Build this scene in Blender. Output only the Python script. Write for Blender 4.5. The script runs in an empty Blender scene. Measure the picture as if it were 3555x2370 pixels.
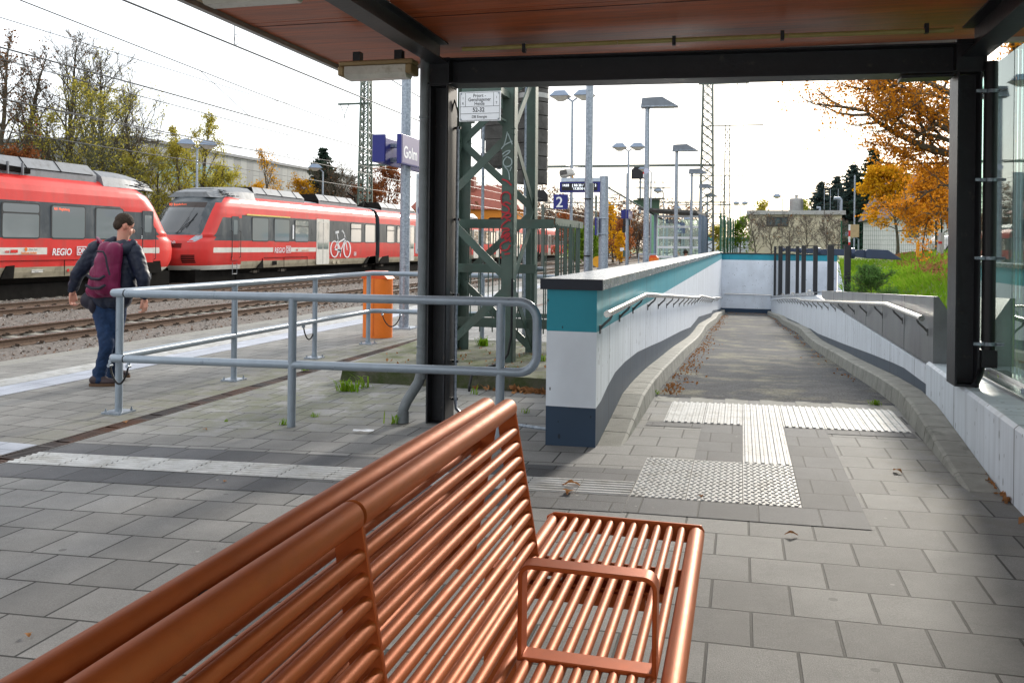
import bpy, bmesh, math, random
from mathutils import Vector, Matrix
R = math.radians
PI = math.pi
rnd = random.Random(7)
scene = bpy.context.scene
col = scene.collection

# ---------------------------------------------------------------- camera
F_PX, YAW, ROLL, CYP, CZ = 3003.0, R(14.845), R(.656), 849.5, 1.363
cF = Vector((-math.sin(YAW), math.cos(YAW), 0))
cR0 = Vector((math.cos(YAW), math.sin(YAW), 0))
cR = cR0 * math.cos(ROLL) + Vector((0, 0, 1)) * math.sin(ROLL)
cU = cR.cross(cF)
cam_d = bpy.data.cameras.new("camera")
cam = bpy.data.objects.new("camera", cam_d)
col.objects.link(cam)
cam.matrix_world = Matrix(((cR.x, cU.x, -cF.x, 0), (cR.y, cU.y, -cF.y, 0), (cR.z, cU.z, -cF.z, CZ), (0, 0, 0, 1)))
cam_d.sensor_fit = 'HORIZONTAL'
cam_d.sensor_width = 36
cam_d.lens = 36 * F_PX / 3555
cam_d.shift_y = -(1185 - CYP) / 3555
cam_d.clip_start = .05
cam_d.clip_end = 3000
scene.camera = cam

# ---------------------------------------------------------------- sky and sun
SUN_AZ, SUN_EL = 10.0, 20.0          # azimuth measured from +Y towards +X
w = bpy.data.worlds.new("World")
scene.world = w
w.use_nodes = True
wn = w.node_tree
bg = wn.nodes['Background']
sky = wn.nodes.new('ShaderNodeTexSky')
sky.sky_type = 'NISHITA'
sky.sun_disc = False
sky.sun_elevation = R(SUN_EL)
sky.sun_rotation = R(SUN_AZ)
sky.air_density = 1.0
sky.dust_density = 1.5
sky.ozone_density = 1.0
# thin bright veil of cloud over the blue: streaky noise mixes the sky with pale cloud
tcw = wn.nodes.new('ShaderNodeTexCoord'); nzw = wn.nodes.new('ShaderNodeTexNoise'); nzw.inputs['Scale'].default_value = 2.2; nzw.inputs['Detail'].default_value = 5
wn.links.new(tcw.outputs['Generated'], nzw.inputs['Vector'])
mrw = wn.nodes.new('ShaderNodeMapRange'); mrw.inputs[1].default_value = .3; mrw.inputs[2].default_value = .7; mrw.inputs[3].default_value = .74; mrw.inputs[4].default_value = .97
wn.links.new(nzw.outputs[0], mrw.inputs[0])
mxw = wn.nodes.new('ShaderNodeMix'); mxw.data_type = 'RGBA'; wn.links.new(mrw.outputs[0], mxw.inputs[0]); wn.links.new(sky.outputs[0], mxw.inputs[6])
mxw.inputs[7].default_value = (6.0, 6.2, 6.4, 1)
wn.links.new(mxw.outputs[2], bg.inputs[0])
bg.inputs[1].default_value = .118
sd = bpy.data.lights.new("sun", 'SUN')
sd.energy = 1.9
sd.angle = R(7)
sd.color = (1, .93, .82)
so = bpy.data.objects.new("sun", sd)
col.objects.link(so)
sv = Vector((math.sin(R(SUN_AZ)) * math.cos(R(SUN_EL)), math.cos(R(SUN_AZ)) * math.cos(R(SUN_EL)), math.sin(R(SUN_EL))))
so.rotation_euler = (-sv).to_track_quat('-Z', 'Y').to_euler()
so.location = (10, 30, 30)
scene.view_settings.view_transform = 'Standard'
scene.view_settings.look = 'None'
scene.view_settings.exposure = 1.28
scene.view_settings.gamma = 1.0
scene.cycles.max_bounces = 6
scene.cycles.transparent_max_bounces = 8

# ---------------------------------------------------------------- measuring helper
def at(px, py, Y):
    """point of the place on the plane y=Y seen at photo pixel (2352-wide) px,py"""
    x, y = px * 1.5115, py * 1.5115
    d = cF + cR * ((x - 1777.5) / F_PX) - cU * ((y - CYP) / F_PX)
    t = Y / d.y
    return Vector((d.x * t, Y, CZ + d.z * t))

def atX(px, py, X):
    x, y = px * 1.5115, py * 1.5115
    d = cF + cR * ((x - 1777.5) / F_PX) - cU * ((y - CYP) / F_PX)
    t = X / d.x
    return Vector((X, d.y * t, CZ + d.z * t))

def gz(x):
    return .0176 * x if x > -4.65 else -.082

# ---------------------------------------------------------------- mesh builder
class MB:
    def __init__(s):
        s.v = []; s.f = []; s.m = []
    def add(s, vs, fs, m=0):
        b = len(s.v)
        s.v.extend([tuple(v) for v in vs])
        s.f.extend([tuple(i + b for i in f) for f in fs])
        s.m.extend([m] * len(fs))
        return s
    def box(s, a, b, m=0):
        x0, y0, z0 = a; x1, y1, z1 = b
        vs = [(x0, y0, z0), (x1, y0, z0), (x1, y1, z0), (x0, y1, z0), (x0, y0, z1), (x1, y0, z1), (x1, y1, z1), (x0, y1, z1)]
        return s.add(vs, [(0, 3, 2, 1), (4, 5, 6, 7), (0, 1, 5, 4), (1, 2, 6, 5), (2, 3, 7, 6), (3, 0, 4, 7)], m)
    def cbox(s, c, d, m=0, rot=None):
        c = Vector(c); hx, hy, hz = d[0] / 2, d[1] / 2, d[2] / 2
        vs = [Vector(p) for p in ((-hx, -hy, -hz), (hx, -hy, -hz), (hx, hy, -hz), (-hx, hy, -hz), (-hx, -hy, hz), (hx, -hy, hz), (hx, hy, hz), (-hx, hy, hz))]
        if rot is not None: vs = [rot @ v for v in vs]
        return s.add([v + c for v in vs], [(0, 3, 2, 1), (4, 5, 6, 7), (0, 1, 5, 4), (1, 2, 6, 5), (2, 3, 7, 6), (3, 0, 4, 7)], m)
    def bar(s, p, q, wd, ht, m=0, up=(0, 0, 1)):
        p = Vector(p); q = Vector(q); d = (q - p).normalized(); up = Vector(up)
        if abs(d.dot(up)) > .99: up = Vector((0, 1, 0))
        r = d.cross(up).normalized(); u = r.cross(d)
        a = r * wd / 2; b = u * ht / 2
        vs = [p - a - b, p + a - b, p + a + b, p - a + b, q - a - b, q + a - b, q + a + b, q - a + b]
        return s.add(vs, [(0, 1, 2, 3), (4, 7, 6, 5), (0, 4, 5, 1), (1, 5, 6, 2), (2, 6, 7, 3), (3, 7, 4, 0)], m)
    def tube(s, pts, r, n=8, m=0, cap=True, rs=None):
        pts = [Vector(p) for p in pts]
        k = len(pts); vs = []; fs = []
        t0 = (pts[1] - pts[0]).normalized()
        up = Vector((0, 0, 1)) if abs(t0.z) < .9 else Vector((0, 1, 0))
        u = t0.cross(up).normalized()
        for i in range(k):
            if i == 0: t = pts[1] - pts[0]
            elif i == k - 1: t = pts[-1] - pts[-2]
            else: t = (pts[i + 1] - pts[i]).normalized() + (pts[i] - pts[i - 1]).normalized()
            t = t.normalized()
            u = (u - t * u.dot(t))
            u = u.normalized() if u.length > 1e-6 else t.orthogonal().normalized()
            v = t.cross(u)
            rr = rs[i] if rs else r
            for j in range(n):
                a = 2 * PI * j / n
                vs.append(pts[i] + (u * math.cos(a) + v * math.sin(a)) * rr)
        for i in range(k - 1):
            for j in range(n):
                j2 = (j + 1) % n
                fs.append((i * n + j, i * n + j2, (i + 1) * n + j2, (i + 1) * n + j))
        if cap:
            fs.append(tuple(range(n - 1, -1, -1))); fs.append(tuple((k - 1) * n + j for j in range(n)))
        return s.add(vs, fs, m)
    def lathe(s, prof, c=(0, 0, 0), n=20, m=0):
        c = Vector(c); vs = []; fs = []
        for r, z in prof:
            for j in range(n):
                a = 2 * PI * j / n
                vs.append(c + Vector((r * math.cos(a), r * math.sin(a), z)))
        for i in range(len(prof) - 1):
            for j in range(n):
                j2 = (j + 1) % n
                fs.append((i * n + j, i * n + j2, (i + 1) * n + j2, (i + 1) * n + j))
        fs.append(tuple(range(n - 1, -1, -1))); fs.append(tuple((len(prof) - 1) * n + j for j in range(n)))
        return s.add(vs, fs, m)
    def prism(s, poly, o, ex, ey, ez, t, m=0):
        """poly in (ex,ey) plane at o, thickness t along ez (centred)"""
        o = Vector(o); ex = Vector(ex); ey = Vector(ey); ez = Vector(ez); n = len(poly)
        a = [o + ex * p[0] + ey * p[1] - ez * t / 2 for p in poly]
        b = [o + ex * p[0] + ey * p[1] + ez * t / 2 for p in poly]
        fs = [tuple(range(n - 1, -1, -1)), tuple(range(n, 2 * n))] + [(i, (i + 1) % n, n + (i + 1) % n, n + i) for i in range(n)]
        return s.add(a + b, fs, m)
    def ell(s, c, r, m=0, n=12, k=8, rot=None):
        c = Vector(c); vs = []; fs = []
        for i in range(k + 1):
            th = PI * i / k
            for j in range(n):
                a = 2 * PI * j / n
                p = Vector((r[0] * math.sin(th) * math.cos(a), r[1] * math.sin(th) * math.sin(a), r[2] * math.cos(th)))
                if rot is not None: p = rot @ p
                vs.append(c + p)
        for i in range(k):
            for j in range(n):
                j2 = (j + 1) % n
                fs.append((i * n + j, (i + 1) * n + j, (i + 1) * n + j2, i * n + j2))
        return s.add(vs, fs, m)
    def grid(s, rows, m=0, flip=False):
        n = len(rows[0]); vs = [p for r in rows for p in r]; fs = []
        for i in range(len(rows) - 1):
            for j in range(n - 1):
                q = (i * n + j, i * n + j + 1, (i + 1) * n + j + 1, (i + 1) * n + j)
                fs.append(q[::-1] if flip else q)
        return s.add(vs, fs, m)
    def build(s, name, mats, parent=None, smooth=False, off=None, bevel=0, ang=40):
        me = bpy.data.meshes.new(name)
        o = None
        off = Vector(off) if off is not None else (parent.location.copy() if parent is not None and parent.get('wld') else Vector((0, 0, 0)))
        if parent is not None and parent.parent is not None and parent.type == 'MESH': off = Vector(parent['off'])
        elif parent is not None and parent.type == 'MESH' and 'off' in parent: off = Vector(parent['off'])
        me.from_pydata([(v[0] - off.x, v[1] - off.y, v[2] - off.z) for v in s.v], [], s.f)
        if not isinstance(mats, (list, tuple)): mats = [mats]
        for mt in mats: me.materials.append(mt)
        if len(mats) > 1: me.polygons.foreach_set('material_index', s.m)
        o = bpy.data.objects.new(name, me)
        col.objects.link(o)
        if parent is not None: o.parent = parent
        if parent is None and off.length > 0: o.location = off
        o['off'] = (off.x, off.y, off.z)
        if smooth:
            me.polygons.foreach_set('use_smooth', [True] * len(me.polygons))
            try: me.set_sharp_from_angle(angle=R(ang))
            except Exception: pass
        me.update()
        if bevel:
            b = o.modifiers.new('bevel', 'BEVEL'); b.width = bevel; b.segments = 2; b.limit_method = 'ANGLE'; b.angle_limit = R(50)
        return o

def tag(o, label=None, cat=None, group=None, kind=None):
    if label: o['label'] = label
    if cat: o['category'] = cat
    if group: o['group'] = group
    if kind: o['kind'] = kind
    return o
def thing(name, label, cat, loc=(0, 0, 0), group=None, world=True):
    o = bpy.data.objects.new(name, None); col.objects.link(o)
    o.location = loc; o.empty_display_size = .2
    if world: o['wld'] = 1
    return tag(o, label, cat, group)
def copy_tree(o, parent=None):
    c = o.copy(); col.objects.link(c); c.parent = parent
    for ch in list(o.children): copy_tree(ch, c)
    return c

# ---------------------------------------------------------------- materials
def nd(t, kind, **kw):
    n = t.nodes.new('ShaderNode' + kind)
    for k, v in kw.items():
        if k in n.inputs: n.inputs[k].default_value = v
        else: setattr(n, k, v)
    return n
def c4(c): return (c[0], c[1], c[2], 1)
def mat(name, c, rough=.6, metal=0, var=.15, scale=8, bump=0, bscale=60, spec=.3, c2=None, c2s=3, c2t=(.45, .65), coords='Object', stretch=(1, 1, 1)):
    """principled with noise-driven variation of its own colour, optional second colour in patches and bump"""
    m = bpy.data.materials.new(name); m.use_nodes = True; t = m.node_tree
    b = t.nodes['Principled BSDF']; L = t.links.new
    b.inputs['Roughness'].default_value = rough; b.inputs['Metallic'].default_value = metal
    b.inputs['Specular IOR Level'].default_value = spec
    tc = nd(t, 'TexCoord'); mp = nd(t, 'Mapping'); mp.inputs['Scale'].default_value = stretch
    L(tc.outputs[coords], mp.inputs[0])
    n1 = nd(t, 'TexNoise', Scale=scale, Detail=6.0, Roughness=.6); L(mp.outputs[0], n1.inputs['Vector'])
    mr = nd(t, 'MapRange'); mr.inputs[1].default_value = .3; mr.inputs[2].default_value = .7
    mr.inputs[3].default_value = 1 - var; mr.inputs[4].default_value = 1 + var
    L(n1.outputs[0], mr.inputs[0])
    mx = nd(t, 'Mix', data_type='RGBA', blend_type='MULTIPLY'); mx.inputs[0].default_value = 1
    mx.inputs[6].default_value = c4(c); L(mr.outputs[0], mx.inputs[7])
    out = mx.outputs[2]
    if c2 is not None:
        n2 = nd(t, 'TexNoise', Scale=c2s, Detail=8.0, Roughness=.65); L(mp.outputs[0], n2.inputs['Vector'])
        r2 = nd(t, 'MapRange'); r2.inputs[1].default_value = c2t[0]; r2.inputs[2].default_value = c2t[1]
        L(n2.outputs[0], r2.inputs[0])
        m2 = nd(t, 'Mix', data_type='RGBA'); L(r2.outputs[0], m2.inputs[0]); L(out, m2.inputs[6]); m2.inputs[7].default_value = c4(c2)
        out = m2.outputs[2]
    L(out, b.inputs['Base Color'])
    rr = nd(t, 'MapRange'); rr.inputs[3].default_value = max(0, rough - .08); rr.inputs[4].default_value = min(1, rough + .08)
    L(n1.outputs[0], rr.inputs[0]); L(rr.outputs[0], b.inputs['Roughness'])
    if bump:
        nb = nd(t, 'TexNoise', Scale=bscale, Detail=5.0); L(mp.outputs[0], nb.inputs['Vector'])
        bp = nd(t, 'Bump', Strength=bump, Distance=.01); L(nb.outputs[0], bp.inputs['Height']); L(bp.outputs[0], b.inputs['Normal'])
    m['col'] = out is not None
    return m
def leafmat(name, c1, c2, c3, tr=.45):
    m = bpy.data.materials.new(name); m.use_nodes = True; t = m.node_tree; L = t.links.new
    t.nodes.remove(t.nodes['Principled BSDF'])
    g = nd(t, 'NewGeometry'); ramp = nd(t, 'ValToRGB')
    e = ramp.color_ramp.elements; e[0].color = c4(c1); e[1].color = c4(c3); e.new(.5).color = c4(c2)
    tc = nd(t, 'TexCoord'); n = nd(t, 'TexNoise', Scale=.7, Detail=2.0); L(tc.outputs['Object'], n.inputs['Vector'])
    ma = nd(t, 'Math', operation='ADD'); mb = nd(t, 'Math', operation='MULTIPLY'); mb.inputs[1].default_value = .5
    L(g.outputs['Random Per Island'], ma.inputs[0]); L(n.outputs[0], ma.inputs[1]); L(ma.outputs[0], mb.inputs[0]); L(mb.outputs[0], ramp.inputs[0])
    d = nd(t, 'BsdfDiffuse'); tl = nd(t, 'BsdfTranslucent'); mx = nd(t, 'MixShader'); mx.inputs[0].default_value = tr
    L(ramp.outputs[0], d.inputs[0]); L(ramp.outputs[0], tl.inputs[0]); L(d.outputs[0], mx.inputs[1]); L(tl.outputs[0], mx.inputs[2])
    L(mx.outputs[0], t.nodes['Material Output'].inputs[0])
    return m
def emis(name, c, s):
    m = bpy.data.materials.new(name); m.use_nodes = True; t = m.node_tree; b = t.nodes['Principled BSDF']
    b.inputs['Base Color'].default_value = c4(c); b.inputs['Emission Color'].default_value = c4(c); b.inputs['Emission Strength'].default_value = s
    return m

def paving(name, bw, rh, c, cvar=.12, mortar=.005, dark=(.03, .03, .028), offset=.5, shear=True, tone_patch=None, grain=.35, rough=.72):
    m = bpy.data.materials.new(name); m.use_nodes = True; t = m.node_tree; b = t.nodes['Principled BSDF']; L = t.links.new
    tc = nd(t, 'TexCoord'); sp = nd(t, 'SeparateXYZ'); L(tc.outputs['Object'], sp.inputs[0])
    mn = nd(t, 'Math', operation='MINIMUM'); L(sp.outputs[0], mn.inputs[0]); mn.inputs[1].default_value = -.6
    m1 = nd(t, 'Math', operation='MULTIPLY_ADD'); L(mn.outputs[0], m1.inputs[0]); m1.inputs[1].default_value = -.05 if shear else 0; m1.inputs[2].default_value = -.03 - .115
    ad = nd(t, 'Math', operation='ADD'); L(sp.outputs[1], ad.inputs[0]); L(m1.outputs[0], ad.inputs[1])
    xo = nd(t, 'Math', operation='ADD'); L(sp.outputs[0], xo.inputs[0]); xo.inputs[1].default_value = 20.2
    cb = nd(t, 'CombineXYZ'); L(xo.outputs[0], cb.inputs[0]); L(ad.outputs[0], cb.inputs[1])
    br = nd(t, 'TexBrick'); br.offset = offset; br.inputs['Scale'].default_value = 1.0
    br.inputs['Brick Width'].default_value = bw; br.inputs['Row Height'].default_value = rh; br.inputs['Mortar Size'].default_value = mortar
    br.inputs['Mortar Smooth'].default_value = .3; br.inputs['Color1'].default_value = (1 - cvar,) * 3 + (1,); br.inputs['Color2'].default_value = (1 + cvar,) * 3 + (1,)
    br.inputs['Mortar'].default_value = (1, 1, 1, 1)
    L(cb.outputs[0], br.inputs['Vector'])
    n1 = nd(t, 'TexNoise', Scale=1.6, Detail=8.0, Roughness=.7); L(tc.outputs['Object'], n1.inputs['Vector'])
    n2 = nd(t, 'TexNoise', Scale=230.0, Detail=3.0, Roughness=.8); L(tc.outputs['Object'], n2.inputs['Vector'])
    r1 = nd(t, 'MapRange'); r1.inputs[1].default_value = .3; r1.inputs[2].default_value = .7; r1.inputs[3].default_value = .76; r1.inputs[4].default_value = 1.2; L(n1.outputs[0], r1.inputs[0])
    r2 = nd(t, 'MapRange'); r2.inputs[1].default_value = .3; r2.inputs[2].default_value = .7; r2.inputs[3].default_value = 1 - grain; r2.inputs[4].default_value = 1 + grain; L(n2.outputs[0], r2.inputs[0])
    a = nd(t, 'Mix', data_type='RGBA', blend_type='MULTIPLY'); a.inputs[0].default_value = 1; a.inputs[6].default_value = c4(c); L(br.outputs['Color'], a.inputs[7])
    a2 = nd(t, 'Mix', data_type='RGBA', blend_type='MULTIPLY'); a2.inputs[0].default_value = 1; L(a.outputs[2], a2.inputs[6]); L(r1.outputs[0], a2.inputs[7])
    a3 = nd(t, 'Mix', data_type='RGBA', blend_type='MULTIPLY'); a3.inputs[0].default_value = 1; L(a2.outputs[2], a3.inputs[6]); L(r2.outputs[0], a3.inputs[7])
    out = a3.outputs[2]
    if tone_patch:   # moss, dirt and plain tone patches: centre, radius, colour
        for (cx, cy, rx, ry, sc, th) in tone_patch:
            vm = nd(t, 'Mapping'); vm.inputs['Location'].default_value = (-cx / rx, -cy / ry, 0); vm.inputs['Scale'].default_value = (1 / rx, 1 / ry, 0)
            L(tc.outputs['Object'], vm.inputs[0]); ln = nd(t, 'VectorMath', operation='LENGTH'); L(vm.outputs[0], ln.inputs[0])
            n3 = nd(t, 'TexNoise', Scale=5.0, Detail=8.0, Roughness=.7); L(tc.outputs['Object'], n3.inputs['Vector'])
            s1 = nd(t, 'MapRange'); s1.inputs[1].default_value = 1.15; s1.inputs[2].default_value = .55; L(ln.outputs['Value'], s1.inputs[0])
            s2 = nd(t, 'MapRange'); s2.inputs[1].default_value = .42; s2.inputs[2].default_value = .58; L(n3.outputs[0], s2.inputs[0])
            mm = nd(t, 'Math', operation='MULTIPLY'); L(s1.outputs[0], mm.inputs[0]); L(s2.outputs[0], mm.inputs[1])
            mk = nd(t, 'Math', operation='MULTIPLY'); L(mm.outputs[0], mk.inputs[0]); mk.inputs[1].default_value = th
            x = nd(t, 'Mix', data_type='RGBA'); L(mk.outputs[0], x.inputs[0]); L(out, x.inputs[6]); x.inputs[7].default_value = c4(sc); out = x.outputs[2]
    for vs_, th_, cc in ((3.1, .055, tuple(k * .45 for k in c)), (4.3, .04, (.34, .34, .32))):   # old gum and droppings
        vv = nd(t, 'TexVoronoi', Scale=vs_); vv.inputs['Randomness'].default_value = 1; L(tc.outputs['Object'], vv.inputs['Vector'])
        lt_ = nd(t, 'Math', operation='LESS_THAN'); L(vv.outputs['Distance'], lt_.inputs[0]); lt_.inputs[1].default_value = th_
        m5 = nd(t, 'Math', operation='MULTIPLY'); L(lt_.outputs[0], m5.inputs[0]); m5.inputs[1].default_value = .6
        xx_ = nd(t, 'Mix', data_type='RGBA'); L(m5.outputs[0], xx_.inputs[0]); L(out, xx_.inputs[6]); xx_.inputs[7].default_value = c4(cc); out = xx_.outputs[2]
    g = nd(t, 'Mix', data_type='RGBA'); L(br.outputs['Fac'], g.inputs[0]); L(out, g.inputs[6]); g.inputs[7].default_value = c4(dark)
    L(g.outputs[2], b.inputs['Base Color']); b.inputs['Roughness'].default_value = rough
    b.inputs['Specular IOR Level'].default_value = .25
    iv = nd(t, 'Math', operation='MULTIPLY_ADD'); L(br.outputs['Fac'], iv.inputs[0]); iv.inputs[1].default_value = -2.5; L(n2.outputs[0], iv.inputs[2])
    bp = nd(t, 'Bump', Strength=.6, Distance=.004); L(iv.outputs[0], bp.inputs['Height']); L(bp.outputs[0], b.inputs['Normal'])
    return m

M = {}
M['steel_dark'] = mat('anthracite painted steel', (.022, .023, .027), .42, 0, .2, 5, .15, 40, c2=(.07, .06, .05), c2s=9, c2t=(.62, .75))
M['soffit'] = mat('red brown plywood soffit', (.44, .10, .032), .36, 0, .28, 4, .15, 30, spec=.25, c2=(.17, .038, .013), c2s=3.5, c2t=(.45, .8), stretch=(.45, 5, 1))  # second colour drawn as darker streaks along x
M['alu'] = mat('aluminium edge', (.35, .35, .34), .4, .6, .15, 10)
M['galv'] = mat('galvanised steel', (.30, .34, .39), .42, .55, .3, 22, .1, 30, c2=(.20, .23, .27), c2s=35, c2t=(.5, .6))
M['rail'] = mat('blue grey painted tube', (.27, .315, .365), .30, .2, .08, 10, .05, 60)
M['copper'] = mat('copper orange metallic paint', (.40, .098, .017), .54, .45, .07, 30, .06, 400, spec=.5)
M['copper_plate'] = mat('copper orange paint flat bar', (.38, .085, .02), .5, .5, .08, 30, .06, 400)
M['lampbody'] = mat('anodised lamp housing', (.28, .20, .10), .45, .3, .12, 8)
M['diffuser'] = mat('dusty clear lamp cover', (.55, .53, .47), .25, 0, .2, 6, c2=(.3, .26, .18), c2s=12, c2t=(.55, .75))
M['conc'] = mat('raw concrete', (.27, .26, .235), .85, 0, .2, 6, .5, 90, c2=(.17, .165, .14), c2s=3)
M['conc_moss'] = mat('mossy concrete', (.19, .185, .15), .9, 0, .3, 7, .6, 60, c2=(.075, .09, .03), c2s=3.5, c2t=(.42, .62))
M['kerb'] = mat('kerb concrete', (.27, .265, .235), .8, 0, .2, 7, .4, 120, c2=(.14, .14, .12), c2s=4, c2t=(.55, .7))
M['green_steel'] = mat('grey green lattice paint', (.068, .105, .088), .45, .1, .18, 7, .12, 40, c2=(.08, .10, .085), c2s=3)
M['lattice_far'] = mat('distant mast steel', (.12, .14, .125), .6, .1, .15, 3)
M['green_bright'] = mat('light green steel', (.16, .34, .20), .5, .1, .12, 4)
M['weight'] = mat('grey concrete weights', (.11, .105, .10), .85, 0, .25, 6, .5, 50, c2=(.06, .055, .05), c2s=4)
M['white_paint'] = mat('white enamel', (.72, .73, .75), .35, 0, .04, 6, spec=.5)
M['black'] = mat('black enamel', (.012, .012, .014), .4)
M['rubber'] = mat('black rubber', (.015, .015, .016), .6)
M['chrome'] = mat('brushed stainless steel', (.55, .54, .52), .22, 1, .12, 14, .05, 200, stretch=(1, .1, 1))
M['cope'] = mat('metal coping', (.34, .35, .36), .27, .9, .12, 6, .03, 40, c2=(.24, .25, .26), c2s=7)
M['navy'] = mat('navy sign blue', (.018, .022, .17), .4, 0, .05)
M['sign_sheen'] = mat('navy sign with painted sheen', (.085, .075, .20), .35, 0, .06, spec=.8)  # tint imitates the washed-out reflection on the navy boards
M['orange'] = mat('orange powder coat', (.72, .17, .02), .4, 0, .08, 6, .05, 60)
M['red'] = mat('red paint', (.55, .02, .015), .4, 0, .1, 5)
M['graffiti_red'] = mat('red spray paint', (.38, .02, .03), .5, 0, .15, 12)
M['graffiti_white'] = mat('white spray haze', (.30, .36, .36), .6, 0, .3, 20)
M['yellow'] = mat('yellow paint', (.65, .30, .02), .5, 0, .1)
M['rust'] = mat('rusty rail steel', (.13, .085, .06), .8, .2, .25, 12, .3, 60)
M['railhead'] = mat('polished rail head', (.42, .40, .38), .25, .9, .15, 10)
M['sleeper'] = mat('concrete sleeper', (.24, .225, .19), .9, 0, .2, 5, .4, 60)
M['clip'] = mat('rail clip', (.05, .035, .025), .8, .2, .2)
M['pvc'] = mat('grey downpipe', (.17, .19, .20), .45, .1, .2, 8, .1, 30)
M['conduit'] = mat('old yellowed conduit', (.38, .32, .12), .5, 0, .12)
M['bark'] = mat('bark', (.085, .07, .05), .9, 0, .3, 6, .6, 30)
M['twig'] = mat('brown twigs', (.12, .10, .085), .9, 0, .25, 3)
M['bark_green'] = mat('lichen bark', (.11, .11, .06), .9, 0, .3, 5)
M['asphalt'] = None

def textmesh(name, s, size, o, ex, ey, mt, parent, align='CENTER', bold=0, depth=.001, sx=1.0, shear=0, spacing=1.0):
    cu = bpy.data.curves.new(name, 'FONT'); cu.body = s; cu.size = size; cu.align_x = align; cu.extrude = depth; cu.offset = bold
    cu.shear = shear; cu.space_character = spacing; cu.resolution_u = 4
    ob = bpy.data.objects.new(name, cu); col.objects.link(ob)
    dg = bpy.context.evaluated_depsgraph_get(); dg.update()
    me = bpy.data.meshes.new_from_object(ob.evaluated_get(dg))
    bpy.data.objects.remove(ob)
    o = Vector(o); ex = Vector(ex).normalized(); ey = Vector(ey).normalized(); ez = ex.cross(ey)
    off = Vector(parent['off']) if (parent is not None and 'off' in parent) else (parent.location if parent is not None and parent.get('wld') else Vector((0, 0, 0)))
    for v in me.vertices:
        c = v.co.copy(); v.co = o + ex * c.x * sx + ey * c.y + ez * c.z - off
    me.name = name; me.materials.clear(); me.materials.append(mt)
    r = bpy.data.objects.new(name, me); col.objects.link(r); r.parent = parent; r['off'] = (off.x, off.y, off.z)
    return r
EX, EY, EZ = Vector((1, 0, 0)), Vector((0, 1, 0)), Vector((0, 0, 1))

# ================================================================ SETTING
TONE_PATCH = [(-3.6, 7.4, 1.5, 1.9, (.20, .195, .16), .8), (-3.9, 7.0, 1.2, 1.4, (.10, .115, .055), .55), (-1.0, 7.2, 1.2, .8, (.21, .2, .17), .5), (1.2, 5.6, .5, 1.4, (.16, .15, .12), .5), (1.15, 2.6, .5, 1.2, (.33, .33, .31), .35)]  # moss by the drain, a darker and a paler patch by the low wall
M['pave'] = paving('grey paving slabs', .30, .295, (.205, .204, .199), .22, .006, tone_patch=TONE_PATCH)
M['pave_dark'] = paving('dark paving slabs', .30, .295, (.092, .095, .102), .18, .005)
M['plat'] = paving('platform slabs', .30, .315, (.185, .18, .168), .12, .006, shear=False, tone_patch=[(-4.9, 9, .5, 4, (.12, .125, .07), .7)])
M['plat_tile'] = paving('smooth pale platform tile', .4, .6, (.36, .38, .43), .04, .003, offset=0, shear=False, grain=.1)
M['tact'] = mat('white tactile plate', (.50, .50, .49), .55, 0, .16, 7, .08, 90, c2=(.26, .245, .21), c2s=6, c2t=(.48, .78), spec=.2)
M['edge'] = mat('dimpled platform edge', (.20, .195, .175), .8, 0, .2, 30, .8, 25)

def sheet(name, pts, z, mt, nx=1, kind='structure'):
    mb = MB(); mb.add([(p[0], p[1], z(p[0]) if callable(z) else z) for p in pts], [tuple(range(len(pts)))])
    o = mb.build(name, mt); tag(o, kind=kind); return o

# paved forecourt with the cross fall, cut out round the ramp
WLX, WLI, WRX = -1.30, -.95, 1.49     # left parapet outer / inner face, right ramp wall
mb = MB()
def quad(x0, x1, y0, y1, dz=0, m=0):
    mb.add([(x0, y0, gz(x0) + dz), (x1, y0, gz(x1) + dz), (x1, y1, gz(x1) + dz), (x0, y1, gz(x0) + dz)], [(0, 1, 2, 3)], m)
quad(-4.60, 1.6, -25, 8.02)
quad(-4.60, -1.2, 8.02, 46)
quad(-4.60, 1.2, 46, 60)
mb.build('paving', M['pave']).__setitem__('kind', 'structure')
mb = MB(); mb.add([(-8.13, -25, -.082), (-4.735, -25, -.082), (-4.735, 8, -.082), (-4.735, 200, -.082), (-8.13, 200, -.082)], [(0, 1, 2, 3, 4)])
mb.add([(-4.735, 60, -.082), (-1.3, 60, -.082), (-1.3, 200, -.082), (-4.735, 200, -.082)], [(0, 1, 2, 3)])
mb.build('platform', M['plat']).__setitem__('kind', 'structure')
mb = MB(); mb.box((-8.43, -25, -.50), (-8.13, 200, -.082)); mb.box((-8.34, -25, -.85), (-8.10, 200, -.51))
mb.build('platform_edge', M['edge']).__setitem__('kind', 'structure')

# platform guide strip: grooved white tiles + smooth pale tiles
g = thing('platform_guide_strip', 'white ribbed tactile strip running along the platform between edge and person', 'tactile strip', (-7, 7, -.08))
mb = MB(); X0, X1 = -7.30, -6.97
mb.box((X0, -6, -.081), (X1, 120, -.076))
for k in range(8):
    x = X0 + .02 + k * .04
    mb.box((x, -6, -.076), (x + .02, 60, -.0715))
mb.build('ribbed_tiles', M['tact'], g)
mb = MB(); mb.box((-6.965, -6, -.0815), (-6.57, 120, -.077)); mb.build('smooth_tiles', M['plat_tile'], g)

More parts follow.
